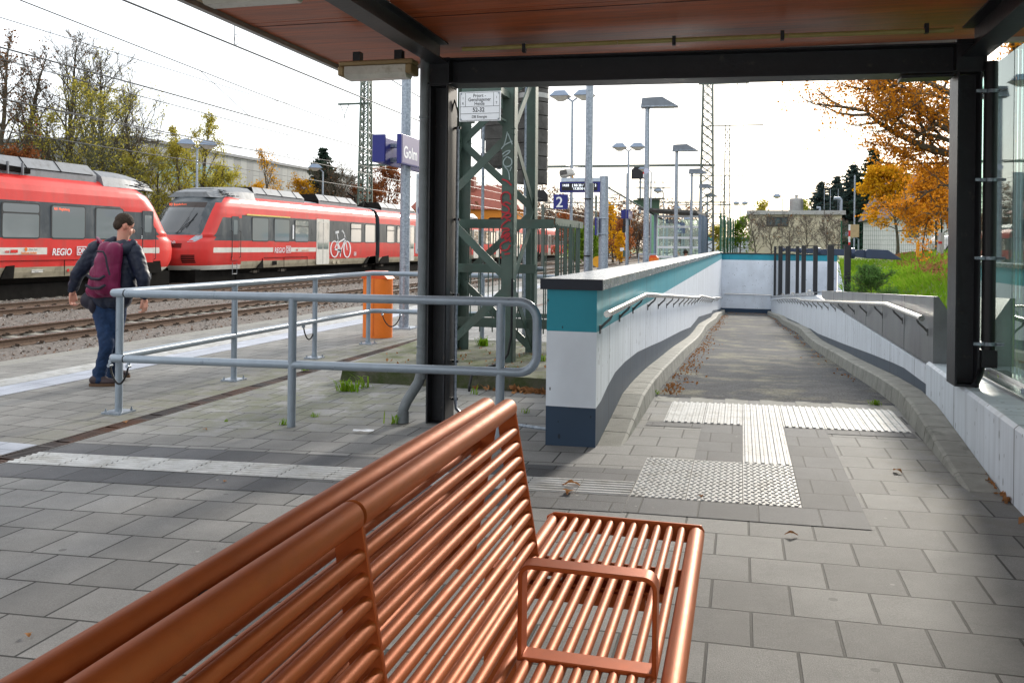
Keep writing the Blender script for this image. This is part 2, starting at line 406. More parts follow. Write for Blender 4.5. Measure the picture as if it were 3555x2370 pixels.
# drainage channel
M['grate'] = mat('rusty grating', (.05, .042, .04), .6, .5, .3, 6, c2=(.10, .045, .025), c2s=1.2, c2t=(.45, .6))
dr = thing('drain_channel', 'long dark slotted drain grating crossing the paving from the left foreground to the railing', 'drain', (-4.66, 6, -.08))
def drx(y): return -4.60 - (max(y, 4.4) - 4.4) * .012
mb = MB()
mb.add([(-4.76, -6, -.14), (-4.56, -6, -.14), (-4.6, 40, -.14), (-4.95, 40, -.14)], [(0, 1, 2, 3)]); mb.build('channel_bed', M['black'], dr)
mb = MB()
for i in range(520):
    y = -1 + i * .032
    if i % 16 == 0: continue
    mb.box((-4.735, y, -.10), (-4.60, y + .017, -.0795))
mb.box((-4.735, 15.6, -.10), (-4.60, 60, -.0795))
mb.build('grating_bars', M['grate'], dr)
mb = MB(); mb.box((-4.747, -6, -.12), (-4.733, 60, -.077)); mb.box((-4.603, -6, -.12), (-4.589, 60, -.077))
for k in range(34): mb.box((-4.735, -1 + k * .5 - .012, -.1), (-4.60, -1 + k * .5 + .012, -.0785))
mb.build('channel_frame', M['grate'], dr)

# tactile floor: strip towards the platform
def shy(x): return .05 * (x + .58) if x < -.58 else 0
tp = thing('tactile_guide_strip', 'white ribbed guide strip across the paving from the drain to the studded field', 'tactile strip', (-2.5, 4.8, -.04))
mb = MB(); mj = MB()
x = -.58
while x > -4.55:
    xa = max(x - .30, -4.57)
    for j in range(6):
        pass
    def P(xx, yy, zz): return (xx, yy + shy(xx), gz(xx) + zz)
    y0, y1 = 4.757, 5.052
    g_ = .003
    mb.add([P(xa + g_, y0, .004), P(x - g_, y0, .004), P(x - g_, y1, .004), P(xa + g_, y1, .004)], [(0, 1, 2, 3)])
    for j in range(6):
        a = y0 + .012 + j * .049; b = a + .026
        vs = [P(xa + g_, a, .004), P(x - g_, a, .004), P(x - g_, b, .004), P(xa + g_, b, .004), P(xa + g_, a + .006, .0095), P(x - g_, a + .006, .0095), P(x - g_, b - .006, .0095), P(xa + g_, b - .006, .0095)]
        mb.add(vs, [(4, 5, 6, 7), (0, 1, 5, 4), (1, 2, 6, 5), (2, 3, 7, 6), (3, 0, 4, 7)])
    x -= .30
mb.build('ribbed_tiles', M['tact'], tp)
for (ya, yb) in ((4.46, 4.752), (5.057, 5.345)):   # dark slabs either side
    mb = MB()
    n = 14
    for i in range(n):
        xa = -4.57 + i * (3.99 / n); xb = xa + 3.99 / n
        mb.add([(xa, ya + shy(xa), gz(xa) + .003), (xb, ya + shy(xb), gz(xb) + .003), (xb, yb + shy(xb), gz(xb) + .003), (xa, yb + shy(xa), gz(xa) + .003)], [(0, 1, 2, 3)])
    mb.build('dark_border', M['pave_dark'], tp)
# short strip beyond the drain
t2 = thing('tactile_strip_stub', 'short white ribbed strip with pale slabs left of the drain at the photo edge', 'tactile strip', (-5.2, 4.7, -.08))
mb = MB()
mb.box((-7.0, 4.42, -.0815), (-4.76, 4.72, -.077))
for j in range(6): mb.box((-7.0, 4.435 + j * .049, -.077), (-4.76, 4.46 + j * .049, -.0715))
mb.build('ribbed_tiles', M['tact'], t2)
mb = MB(); mb.box((-7.0, 4.725, -.0812), (-4.76, 5.02, -.0772)); mb.build('smooth_tiles', M['plat_tile'], t2)

# studded field, stem and bar of the T
FX, FY = -.577, 4.757
def fz(x): return gz(x)
st = thing('studded_field', 'white studded tactile field of nine square plates in front of the ramp', 'tactile plates', (-.1, 5.2, 0))
mb = MB()
for i in range(3):
    for j in range(3):
        xa, ya = FX + i * .3, FY + j * .3
        g_ = .003
        mb.add([(xa + g_, ya + g_, fz(xa) + .004), (xa + .3 - g_, ya + g_, fz(xa + .3) + .004), (xa + .3 - g_, ya + .3 - g_, fz(xa + .3) + .004), (xa + g_, ya + .3 - g_, fz(xa) + .004)], [(0, 1, 2, 3)])
        for r_ in range(8):
            for c_ in range(8):
                cx = xa + .022 + c_ * .0365 + (.009 if r_ % 2 else -.004); cy = ya + .022 + r_ * .0365; zz = fz(cx) + .004
                vs = []; n = 8
                for (rr, hh) in ((.0128, 0), (.0095, .0048)):
                    for k in range(n): vs.append((cx + rr * math.cos(2 * PI * k / n), cy + rr * math.sin(2 * PI * k / n), zz + hh))
                mb.add(vs, [(k, (k + 1) % n, n + (k + 1) % n, n + k) for k in range(n)] + [tuple(range(n, 2 * n))])
mb.build('studded_plates', M['tact'], st)
rb = thing('ribbed_tee', 'white T of ribbed tactile plates at the top of the ramp', 'tactile plates', (.2, 7, 0))
mb = MB()
def ribplate(xa, ya):
    g_ = .003
    mb.add([(xa + g_, ya + g_, fz(xa) + .004), (xa + .3 - g_, ya + g_, fz(xa + .3) + .004), (xa + .3 - g_, ya + .3 - g_, fz(xa + .3) + .004), (xa + g_, ya + .3 - g_, fz(xa) + .004)], [(0, 1, 2, 3)])
    for j in range(6):
        a = xa + .012 + j * .049; b = a + .028; z = fz(a)
        vs = [(a, ya + g_, z + .004), (b, ya + g_, z + .004), (b, ya + .3 - g_, z + .004), (a, ya + .3 - g_, z + .004), (a + .006, ya + g_, z + .011), (b - .006, ya + g_, z + .011), (b - .006, ya + .3 - g_, z + .011), (a + .006, ya + .3 - g_, z + .011)]
        mb.add(vs, [(4, 5, 6, 7), (0, 1, 5, 4), (1, 2, 6, 5), (2, 3, 7, 6), (3, 0, 4, 7)])
for j in range(3, 7): ribplate(FX + .6, FY + j * .3)
for j in range(7, 10):
    for i in range(0, 6): ribplate(FX + i * .3, FY + j * .3)
mb.build('ribbed_plates', M['tact'], rb)
mb = MB()
def dk(xa, xb, ya, yb): mb.add([(xa, ya, fz(xa) + .003), (xb, ya, fz(xb) + .003), (xb, yb, fz(xb) + .003), (xa, yb, fz(xa) + .003)], [(0, 1, 2, 3)])
dk(FX + .3, FX + .598, FY + .903, FY + 2.097); dk(FX + .902, FX + 1.2, FY + .0, FY + 2.097); dk(FX - .12, FX + .298, FY + 1.93, FY + 2.097); dk(FX + 1.202, FX + 1.8, FY + 1.93, FY + 2.097)
dk(FX + .0, FX + 1.2, FY - .29, FY - .003)
mb.build('dark_slabs', M['pave_dark'], rb)
mb = MB()
for i in range(7):
    xa = FX - .15 + i * .3; dkz = .0035
    mb.add([(xa + .002, 7.762, fz(xa) + dkz), (xa + .298, 7.762, fz(xa) + dkz), (xa + .298, 8.03, fz(xa) + dkz), (xa + .002, 8.03, fz(xa) + dkz)], [(0, 1, 2, 3)])
mb.build('edging_slabs', M['kerb'], rb)

# ---------------------------------------------------------------- ramp
RP = [(8.0, .0), (9.2, -.045), (10.5, -.12), (13, -.255), (16.6, -.475), (18.6, -.55), (20.6, -.58), (24, -.78), (29.5, -1.11), (31.5, -1.15), (36, -1.42), (44, -1.93), (47, -1.97)]
def rz(y):
    if y <= RP[0][0]: return 0.0
    for (a, za), (b, zb) in zip(RP, RP[1:]):
        if y <= b: return za + (zb - za) * (y - a) / (b - a)
    return RP[-1][1]
YS = [8.0 + i * .5 for i in range(8)] + [12 + i for i in range(34)] + [45.5, 46.5]
asp = mat('coarse asphalt', (.068, .069, .073), .95, 0, .25, 3, .6, 160, spec=.12, c2=(.16, .15, .115), c2s=1.6, c2t=(.5, .66))
M['asphalt'] = asp
t = asp.node_tree; b = t.nodes['Principled BSDF']
vz = nd(t, 'TexVoronoi', Scale=120.0); tcn = nd(t, 'TexCoord'); t.links.new(tcn.outputs['Object'], vz.inputs['Vector'])
mr = nd(t, 'MapRange'); mr.inputs[1].default_value = 0; mr.inputs[2].default_value = .9; mr.inputs[3].default_value = .45; mr.inputs[4].default_value = 1.9
t.links.new(vz.outputs['Color'], mr.inputs[0])
src = b.inputs['Base Color'].links[0].from_socket
mm = nd(t, 'Mix', data_type='RGBA', blend_type='MULTIPLY'); mm.inputs[0].default_value = 1
t.links.new(src, mm.inputs[6]); t.links.new(mr.outputs[0], mm.inputs[7]); t.links.new(mm.outputs[2], b.inputs['Base Color'])
mb = MB()
mb.grid([[(x, y, rz(y) + .0176 * x * max(0, 1 - (y - 8) / 6) + .002) for x in (-.9, -.3, .3, .9, 1.55)] for y in YS], 0, True)
mb.build('ramp_path', asp).__setitem__('kind', 'structure')

# wall paints
def paint(name, c, joint=True, jx=1.3, j0=6.96):
    m = mat(name, c, .5, 0, .06, 2.2, .12, 14, spec=.4)
    t = m.node_tree; b = t.nodes['Principled BSDF']; L = t.links.new
    tc = nd(t, 'TexCoord'); v = nd(t, 'TexVoronoi', Scale=13.0); v.inputs['Randomness'].default_value = 1
    mp = nd(t, 'Mapping'); mp.inputs['Scale'].default_value = (1, 1.6, .55); L(tc.outputs['Object'], mp.inputs[0]); L(mp.outputs[0], v.inputs['Vector'])
    n = nd(t, 'TexNoise', Scale=4.0, Detail=2.0); L(tc.outputs['Object'], n.inputs['Vector'])
    th = nd(t, 'MapRange'); th.inputs[1].default_value = .4; th.inputs[2].default_value = .65; th.inputs[3].default_value = .05; th.inputs[4].default_value = .17; L(n.outputs[0], th.inputs[0])
    lt = nd(t, 'Math', operation='LESS_THAN'); L(v.outputs['Distance'], lt.inputs[0]); L(th.outputs[0], lt.inputs[1])
    src = b.inputs['Base Color'].links[0].from_socket
    mask = lt.outputs[0]
    if joint:
        s = nd(t, 'SeparateXYZ'); L(tc.outputs['Object'], s.inputs[0])
        a = nd(t, 'Math', operation='SUBTRACT'); L(s.outputs[1], a.inputs[0]); a.inputs[1].default_value = j0 - jx * 20 - .004
        md = nd(t, 'Math', operation='MODULO'); L(a.outputs[0], md.inputs[0]); md.inputs[1].default_value = jx
        l2 = nd(t, 'Math', operation='LESS_THAN'); L(md.outputs[0], l2.inputs[0]); l2.inputs[1].default_value = .016
        mxm = nd(t, 'Math', operation='MAXIMUM'); L(lt.outputs[0], mxm.inputs[0]); L(l2.outputs[0], mxm.inputs[1]); mask = mxm.outputs[0]
    x = nd(t, 'Mix', data_type='RGBA'); L(mask, x.inputs[0]); L(src, x.inputs[6]); x.inputs[7].default_value = (c[0] * .3, c[1] * .3, c[2] * .3, 1)
    # faint vertical streaks of dirt
    ms = nd(t, 'Mapping'); ms.inputs['Scale'].default_value = (1, 9, .5); L(tc.outputs['Object'], ms.inputs[0])
    ns = nd(t, 'TexNoise', Scale=1.4, Detail=5.0); L(ms.outputs[0], ns.inputs['Vector'])
    rs = nd(t, 'MapRange'); rs.inputs[1].default_value = .45; rs.inputs[2].default_value = .8; rs.inputs[3].default_value = 1.0; rs.inputs[4].default_value = .74; L(ns.outputs[0], rs.inputs[0])
    y = nd(t, 'Mix', data_type='RGBA', blend_type='MULTIPLY'); y.inputs[0].default_value = 1; L(x.outputs[2], y.inputs[6]); L(rs.outputs[0], y.inputs[7])
    L(y.outputs[2], b.inputs['Base Color'])
    return m
PT = paint('teal wall paint', (.015, .27, .34)); PW = paint('pale blue grey wall paint', (.68, .72, .78)); PD = paint('slate wall paint', (.055, .078, .112))
PTe = paint('shaded teal end paint', (.012, .25, .33), False); PWe = paint('pale end paint', (.68, .73, .80), False); PDe = paint('shaded slate end paint', (.02, .045, .085), False)  # end teal and slate are the wall paints darkened for shaded faces

lw = thing('parapet_wall', 'teal, pale grey and navy painted concrete parapet with stone coping left of the ramp', 'wall', (-1.12, 6, 0))
def dtop(y):
    if y < 8.3: return [(5.85, .25), (6.1, .265), (6.4, .31), (6.8, .365), (7.3, .375), (8.3, .352)]
    return None
DT = [(5.87, .25), (6.1, .265), (6.4, .32), (6.8, .368), (7.4, .375), (8.33, .35), (9.6, .27), (10.8, .19), (14.7, -.04), (17.4, -.22), (19.3, -.26), (20.8, -.28), (30, -.86), (31.5, -.88), (41, -1.5), (45.5, -1.7)]
def dz(y):
    for (a, za), (b_, zb) in zip(DT, DT[1:]):
        if y <= b_: return za + (zb - za) * max(0, (y - a)) / (b_ - a)
    return DT[-1][1]
YW = [5.87, 6.1, 6.25, 6.4, 6.6, 6.8, 7.1, 7.4, 7.8, 8.33, 9, 9.6, 10.8, 12, 13.4, 14.7, 16, 17.4, 18.3, 19.3, 20.8, 24, 27, 30, 31.5, 36, 41, 45.5]
mb = MB(); TOPL = 1.06
mb.grid([[(WLI, y, -2.1) for y in YW], [(WLI, y, dz(y)) for y in YW]], 2)
mb.grid([[(WLI, y, dz(y)) for y in YW], [(WLI, y, .77) for y in YW]], 1)
mb.grid([[(WLI, y, .77) for y in YW], [(WLI, y, TOPL) for y in YW]], 0)
for z0, z1, k in ((-.1, .25, 5), (.25, .77, 4), (.77, TOPL, 3)):
    mb.add([(WLX, 5.87, z0), (WLI, 5.87, z0), (WLI, 5.87, z1), (WLX, 5.87, z1)], [(0, 1, 2, 3)], k)
for z0, z1, k in ((-.1, .25, 5), (.25, .77, 4), (.77, TOPL, 3)):
    mb.add([(WLX, 5.87, z0), (WLX, 5.87, z1), (WLX, 46, z1), (WLX, 46, z0)], [(0, 1, 2, 3)], k)
mb.build('wall_body', [PT, PW, PD, PTe, PWe, PDe], lw)
mb = MB(); y = 5.83
while y < 45.5:
    y2 = min(y + 1.96, 45.6); mb.box((WLX - .035, y, TOPL), (WLI + .045, y2 - .004, TOPL + .072)); y = y2
mb.build('coping', M['cope'], lw, bevel=.003)
mb = MB(); mb.box((WLX - .037, 5.815, TOPL - .001), (WLI + .047, 5.8285, TOPL + .0735)); mb.build('coping_end_shade', mat('painted coping end shade', (.012, .016, .028), .4), lw)  # near-black plate imitates the dark reflection on the coping's end

rw = thing('ramp_wall', 'low pale and slate painted concrete wall along the right side of the ramp', 'wall', (1.6, 16, 0))
DR = [(7.8, .25), (8.8, .25), (9.4, .22), (10.9, .13), (13.8, -.06), (18.2, -.33), (20, -.4), (22, -.53), (24.4, -.64), (30, -.95), (34.2, -1.18), (44.3, -1.84), (45.5, -1.85)]
def dzr(y):
    for (a, za), (b_, zb) in zip(DR, DR[1:]):
        if y <= b_: return za + (zb - za) * max(0, (y - a)) / (b_ - a)
    return DR[-1][1]
def rtop(y): return .40 if y < 18.8 else .40 - (y - 18.8) * .0578
YR = [7.78, 8.3, 8.8, 9.4, 10.2, 10.9, 12.3, 13.8, 16, 18.2, 18.8, 20, 22, 24.4, 27, 30, 34.2, 39, 44.3, 45.5]
mb = MB()
mb.grid([[(WRX, y, -2.1) for y in YR], [(WRX, y, dzr(y)) for y in YR]], 1, True)
mb.grid([[(WRX, y, dzr(y)) for y in YR], [(WRX, y, rtop(y)) for y in YR]], 0, True)
mb.grid([[(WRX, y, rtop(y)) for y in YR], [(WRX + .22, y, rtop(y)) for y in YR]], 0, True)
mb.grid([[(WRX + .22, y, rtop(y)) for y in YR], [(WRX + .22, y, -2.1) for y in YR]], 0, True)
PWr = paint('pale right wall paint', (.68, .72, .78), True, 1.3, 7.9); PDr = paint('slate right wall paint', (.055, .078, .112), True, 1.3, 7.9)
mb.build('wall_body', [PWr, PDr], rw)
mb = MB()
mb.grid([[(WRX - .03, y, rtop(y) + .002) for y in YR if y > 18.5], [(WRX - .03, y, rtop(y) + .07) for y in YR if y > 18.5], [(WRX + .25, y, rtop(y) + .07) for y in YR if y > 18.5]], 0, True)
mb.build('coping', M['cope'], rw)

fw = thing('end_wall', 'pale wall with a teal top band closing the lower end of the ramp', 'wall', (1.6, 45.6, -1))
mb = MB()
for z0, z1, k in ((-2.1, -1.74, 2), (-1.74, .72, 1), (.72, 1.02, 0)):
    mb.add([(-.95, 45.5, z0), (4.6, 45.5, z0), (4.6, 45.5, z1), (-.95, 45.5, z1)], [(0, 1, 2, 3)], k)
mb.add([(-.95, 45.5, 1.02), (4.6, 45.5, 1.02), (4.6, 45.9, 1.02), (-.95, 45.9, 1.02)], [(0, 1, 2, 3)], 0)
mb.build('wall_body', [PTe, PWe, PDe], fw)
mb = MB(); mb.box((-1.35, 45.46, 1.022), (4.65, 45.95, 1.075)); mb.build('coping', M['steel_dark'], fw)
mb = MB(); mb.tube([(-.8, 45.4, -1.0), (1.5, 45.4, -1.02)], .025, 8); mb.build('handrail', M['chrome'], fw, True)
rt = tag(MB().add([(1.72, 15.5, -2.1), (1.72, 15.5, .42), (4.62, 45.5, 1.0), (4.62, 45.5, -2.1)], [(0, 1, 2, 3)]).build('retaining_wall', PWe), 'pale retaining wall under the grass bank behind the lamp frames', 'wall')
tag(MB().add([(1.7, 15, -2.0), (4.7, 15, -2.0), (4.7, 46, -2.0), (1.7, 46, -2.0)], [(0, 1, 2, 3)]).build('lower_path', asp), kind='structure')

# low wall under the shelter glass
lo = thing('shelter_plinth_wall', 'pale pitted concrete low wall carrying the shelter column and glass', 'wall', (1.5, 5, 0))
def lx(y): return 1.48 - (7.75 - y) * .030
mb = MB(); ys = [-2, 0, 2, 3, 4, 4.85, 5.5, 6.4, 7.1, 7.75]
mb.grid([[(lx(y), y, -.1) for y in ys], [(lx(y), y, .425) for y in ys], [(lx(y) + .02, y, .445) for y in ys], [(lx(y) + .50, y, .447) for y in ys], [(lx(y) + .50, y, -.1) for y in ys]], 0, True)
mb.add([(lx(7.75), 7.75, -.3), (lx(7.75), 7.75, .43), (lx(7.75) + .50, 7.75, .43), (lx(7.75) + .50, 7.75, -.3)], [(0, 1, 2, 3)])
mb.build('wall_body', paint('pale low wall paint', (.66, .71, .77), True, 1.55, 6.28), lo)

# kerbs of the ramp: individual blocks in one run
def kerb(name, label, xs, side):
    k = thing(name, label, 'kerb', (xs(10), 10, 0)); mb = MB(); y = 5.93 if side < 0 else 5.3
    while y < 45:
        L_ = .33 if y < 8.5 else 1.0 if y > 14 else .5
        y2 = y + L_ - .011
        rows = []
        for yy in (y, y2):
            if yy < 7.2: base = -.0; top = .0 + max(.004, (yy - (5.93 if side < 0 else 5.3)) / (1.35 if side < 0 else 1.9)) * .145
            else: base = rz(yy); top = rz(yy) + .145
            top = min(top, rz(yy) + .145)
            xw = xs(yy); gg = gz(xw) * max(0, 1 - max(0, yy - 8) / 4)
            wd = .21
            xo = xw - side * wd
            rows.append([(xw, yy, base - .1 + gg), (xw, yy, top + gg), (xo + side * .05, yy, top + gg), (xo + side * .03, yy, top - .012 + gg), (xo - side * .0, yy, base - .1 + gg)])
        mb.grid(rows, 0, side > 0)
        for r_ in rows: mb.add(r_, [(0, 1, 2, 3, 4)])
        y += L_
    mb.build('kerb_stones', M['kerb'], k); return k
kerb('ramp_kerb', 'grey kerb stones at the foot of the teal parapet', lambda y: WLI + .002, -1)
kerb('ramp_kerb', 'grey kerb stones curving in front of the right ramp wall', lambda y: (WRX - .003) if y > 7.75 else lx(y) - .002 - .0 * y, 1)

# ---------------------------------------------------------------- land
M['ballast'] = mat('ballast stones', (.15, .13, .115), .9, 0, .5, 20, 1.0, 22, c2=(.075, .06, .05), c2s=14, c2t=(.45, .6))
def bz(x): return -.74 if x > -16.6 else (-.74 + min(.12, (-16.6 - x) * .12))
mb = MB(); xs = [-8.35, -11, -13, -16.6, -17.6, -22, -27, -29]
mb.grid([[(x, y, bz(x)) for x in xs] for y in (-20, 10, 40, 80, 160, 300)])
tag(mb.build('ballast_bed', M['ballast']), kind='structure')
mb = MB(); r2 = random.Random(3)
for i in range(15000):
    u = r2.random(); y = 9 + 34 * u ** 1.5; x = -10.8 - r2.random() * 12.5
    # keep to the strip in view
    s = r2.uniform(.018, .045) * (1 + .3 * (y > 25)); z = bz(x) + s * .4
    rails = (-13.76, -15.24, -18.3, -19.8, -22.9)
    if min(abs(x - q) for q in rails) < .09: continue
    c = Vector((x, y, z)); q = [c + Vector((r2.uniform(-1, 1), r2.uniform(-1, 1), r2.uniform(-.5, .9))).normalized() * s for _ in range(4)]
    mb.add(q, [(0, 1, 2), (0, 2, 3), (0, 3, 1), (1, 3, 2)], r2.choice((0, 0, 1, 2)))
tag(mb.build('ballast_stones', [mat('stone a', (.20, .18, .16), .85), mat('stone b', (.30, .27, .25), .8), mat('stone c', (.15, .09, .06), .9)]), kind='stuff')

def grassmat(name, a, b_, c3, s=1.2):
    m = mat(name, a, .9, 0, .35, 14, .8, 60, c2=b_, c2s=s, c2t=(.42, .6)); return m
M['lawn'] = grassmat('grass soil', (.07, .14, .015), (.12, .10, .03), 1)
def bank(x, y):
    b0 = 1.72 if y < 15.5 else 1.72 + (y - 15.5) * 2.9 / 30
    s = max(0, min(1, (x - b0 + .0) / 3.4)); s = s * s * (3 - 2 * s)
    k = max(0, min(1, (y - 24) / 21)); k = k * k * (3 - 2 * k)
    return max(.30 + .88 * s, (.30 + .70 * k)) + (.03 * math.sin(x * 2.1 + y * .7))
rows = []
for i in range(34):
    y = -6 + i * 1.62
    b0 = 1.80 if y < 15.5 else 1.74 + (y - 15.5) * 2.9 / 30
    rows.append([(b0 + (k / 15) ** 1.5 * 45, y, bank(b0 + (k / 15) ** 1.5 * 45, y)) for k in range(16)])
mb = MB(); mb.grid(rows, 0, True); tag(mb.build('grass_bank', M['lawn']), kind='structure')
mb = MB(); mb.add([(-1.25, 46, .92), (46, 46, 1.15), (400, 46, 1.2), (400, 1200, 1.2), (-1.25, 1200, .95)], [(0, 1, 2, 3, 4)])
mb.add([(46, -100, 1.15), (400, -100, 1.15), (400, 46, 1.15), (46, 46, 1.15)], [(0, 1, 2, 3)])
mb.add([(-1.25, 60, -.09), (-1.25, 60, .95), (-1.25, 1200, .95), (-1.25, 1200, -.09)], [(0, 3, 2, 1)])
mb.add([(-400, -100, -.6), (-28.9, -100, -.6), (-28.9, 1200, -.6), (-400, 1200, -.6)], [(0, 1, 2, 3)])
mb.add([(-28.9, 300, -.62), (-1.25, 200, -.62), (-1.25, 1200, -.62), (-28.9, 1200, -.62)], [(0, 1, 2, 3)])
tag(mb.build('ground', M['lawn']), kind='structure')

# ---------------------------------------------------------------- tracks
def rail_bm(mb, x, z, y0, y1):
    pr = [(-.07, -.165), (.07, -.165), (.07, -.15), (.014, -.13), (.012, -.045), (.036, -.03), (.036, -.006), (-.036, -.006), (-.036, -.03), (-.012, -.045), (-.014, -.13), (-.07, -.15)]
    n = len(pr); vs = [(x + a, y0, z + b_) for a, b_ in pr] + [(x + a, y1, z + b_) for a, b_ in pr]
    mb.add(vs, [(i, (i + 1) % n, n + (i + 1) % n, n + i) for i in range(n)] + [tuple(range(n - 1, -1, -1)), tuple(range(n, 2 * n))], 0)
    mb.box((x - .033, y0, z - .0058), (x + .033, y1, z), 1)
def sleeper_mb(mb, y, xa, xb, za, zb, clips=True):
    xc = (xa + xb) / 2; zt = (za + zb) / 2 - .170
    sl = (zb - za) / (xb - xa)
    def Z(x): return zt + (x - xc) * sl
    L_ = 1.28; vs = []
    for x in (xc - L_, xc + L_):
        vs += [(x, y - .14, Z(x) - .14), (x, y + .14, Z(x) - .14), (x, y + .10, Z(x)), (x, y - .10, Z(x))]
    mb.add(vs, [(0, 3, 2, 1), (4, 5, 6, 7), (0, 1, 5, 4), (1, 2, 6, 5), (2, 3, 7, 6), (3, 0, 4, 7)], 0)
    if clips:
        for xr in (xa, xb):
            for s_ in (-1, 1):
                cx = xr + s_ * .11
                mb.tube([(cx - s_ * .05, y - .06, Z(cx) + .03), (cx + s_ * .03, y - .07, Z(cx) + .04), (cx + s_ * .05, y - .02, Z(cx) + .05), (cx - s_ * .02, y, Z(cx) + .06), (cx + s_ * .05, y + .02, Z(cx) + .05), (cx + s_ * .03, y + .07, Z(cx) + .04), (cx - s_ * .05, y + .06, Z(cx) + .03)], .012, 4, 1, cap=False)
                mb.box((cx - .05, y - .085, Z(cx) - .01), (cx + .05, y + .085, Z(cx) + .018), 1)
TR = [(-9.38, -10.82, -.55, -.55, 'railway track nearest the platform, hidden below its edge'), (-13.76, -15.24, -.575, -.53, 'shiny empty railway track just beyond the platform edge'), (-18.3, -19.8, -.45, -.43, 'brown railway track between the empty track and the red train'), (-23.2, -24.7, -.43, -.43, 'railway track under the red train')]
for i, (xa, xb, za, zb, lab) in enumerate(TR):
    t_ = thing('railway_track', lab, 'track', ((xa + xb) / 2, 20, -.7), group='parallel railway tracks')
    for x, z in ((xa, za), (xb, zb)):
        mb = MB(); rail_bm(mb, x, z, -5, 260); mb.build('rail', [M['rust'], M['railhead']], t_)
    n = 60 if i else 4
    y0 = {0: 9, 1: 12.6, 2: 17, 3: 20.5}[i]
    for k in range(n):
        mb = MB(); sleeper_mb(mb, y0 + k * .62, xb, xa, zb, za); mb.build('sleeper', [M['sleeper'], M['clip']], t_)
    if i:
        mb = MB()
        for k in range(n, n + 180): sleeper_mb(mb, y0 + k * .62, xb, xa, zb, za, k < n + 60)
        tag(mb.build('sleepers', [M['sleeper'], M['clip']], t_), kind='stuff')

# ================================================================ SHELTER
sh = thing('platform_shelter', 'open waiting shelter with dark steel frame, red brown plywood roof and glass side', 'shelter', (-.4, 4, 0))
cx0, cx1 = -2.375, -2.225
def hcol(name, x0, x1, y0, y1, z0, z1, t=.012):
    mb = MB()
    mb.box((x0, y0, z0), (x0 + t, y1, z1)); mb.box((x1 - t, y0, z0), (x1, y1, z1))
    ym = (y0 + y1) / 2; mb.box((x0 + t, ym - .006, z0), (x1 - t, ym + .006, z1))
    mb.box((x0 + t, y0 + .002, z0), (x1 - t, y1 - .002, z0 + .015))
    return mb.build(name, M['steel_dark'], sh)
colL = hcol('column', cx0, cx1, 6.38, 6.62, -.05, 2.60)
colR = hcol('column', 1.395, 1.545, 6.38, 6.62, .447, 2.555)
hcol('column', cx0, cx1, -.3, -.06, -.05, 2.9); 
def ibeam(name, p, q, hgt, wid, t=.012):
    p = Vector(p); q = Vector(q); mb = MB(); e = Vector((0, 0, hgt / 2 - t / 2))
    mb.bar(p + e, q + e, wid, t); mb.bar(p - e, q - e, wid, t); mb.bar(p, q, t, hgt - 2 * t); return mb.build(name, M['steel_dark'], sh)
ibeam('cross_beam', (-2.40, 6.5, 2.715), (1.60, 6.5, 2.655), .20, .22)
for a_, b_ in (((-2.38, 6.40, 2.60), (-2.22, 6.60, 2.82)), ((1.39, 6.40, 2.56), (1.55, 6.60, 2.78)), ((1.05, 6.42, 2.535), (1.38, 6.58, 2.553))):
    mb = MB(); mb.box(a_, b_); mb.build('beam_cleat', M['steel_dark'], sh)
ibeam('side_beam', (-2.30, -2, 2.89), (-2.30, 6.39, 2.85), .155, .15)
ibeam('side_beam', (1.50, -2, 2.83), (1.50, 6.39, 2.76), .20, .16)
# roof slab with soffit panels
mb = MB(); RX0, RX1, RY1, RZ = -3.50, 2.5, 7.12, 2.93
for j in range(5):
    ya = RY1 - .04 - (j + 1) * 1.55; yb = RY1 - .04 - j * 1.55
    mb.box((RX0 + .05, ya + .004, RZ), (RX1, yb - .004, RZ + .02))
sf = mb.build('soffit_panels', M['soffit'], sh); tag(sf, 'reddish brown plywood soffit with dark streaks')
mb = MB(); mb.box((RX0 + .02, -1.5, RZ + .021), (RX1, RY1 - .02, RZ + .13)); mb.build('roof_deck', M['steel_dark'], sh)
for j in range(4):
    y_ = RY1 - .04 - (j + 1) * 1.55 + .09
    mb = MB(); mb.box((RX0 + .06, y_, RZ - .003), (RX1, y_ + .006, RZ)); mb.build('panel_joint', M['black'], sh)
mb = MB()
mb.box((RX0, -1.5, RZ - .035), (RX0 + .045, RY1, RZ + .14)); mb.box((RX0 + .05, RY1 - .04, RZ - .035), (RX1, RY1, RZ + .14)); mb.build('roof_edge', M['alu'], sh)
# glass side on the plinth wall
gl = bpy.data.materials.new('glass'); gl.use_nodes = True; t = gl.node_tree; t.nodes.remove(t.nodes['Principled BSDF'])
tr = nd(t, 'BsdfTransparent'); tr.inputs[0].default_value = (.80, .90, .86, 1); gs = nd(t, 'BsdfGlossy'); gs.inputs['Roughness'].default_value = .02; gs.inputs[0].default_value = (.9, 1, .97, 1)
df = nd(t, 'BsdfDiffuse'); df.inputs[0].default_value = (.55, .65, .60, 1)
fr = nd(t, 'Fresnel'); fr.inputs[0].default_value = 1.75; mx = nd(t, 'MixShader'); t.links.new(fr.outputs[0], mx.inputs[0]); t.links.new(tr.outputs[0], mx.inputs[1]); t.links.new(gs.outputs[0], mx.inputs[2])
tcn = nd(t, 'TexCoord'); nn = nd(t, 'TexNoise', Scale=1.3, Detail=8.0); t.links.new(tcn.outputs['Object'], nn.inputs['Vector']); mr = nd(t, 'MapRange'); mr.inputs[1].default_value = .45; mr.inputs[2].default_value = .8; mr.inputs[3].default_value = .02; mr.inputs[4].default_value = .22
t.links.new(nn.outputs[0], mr.inputs[0]); m2 = nd(t, 'MixShader'); t.links.new(mr.outputs[0], m2.inputs[0]); t.links.new(mx.outputs[0], m2.inputs[1]); t.links.new(df.outputs[0], m2.inputs[2])
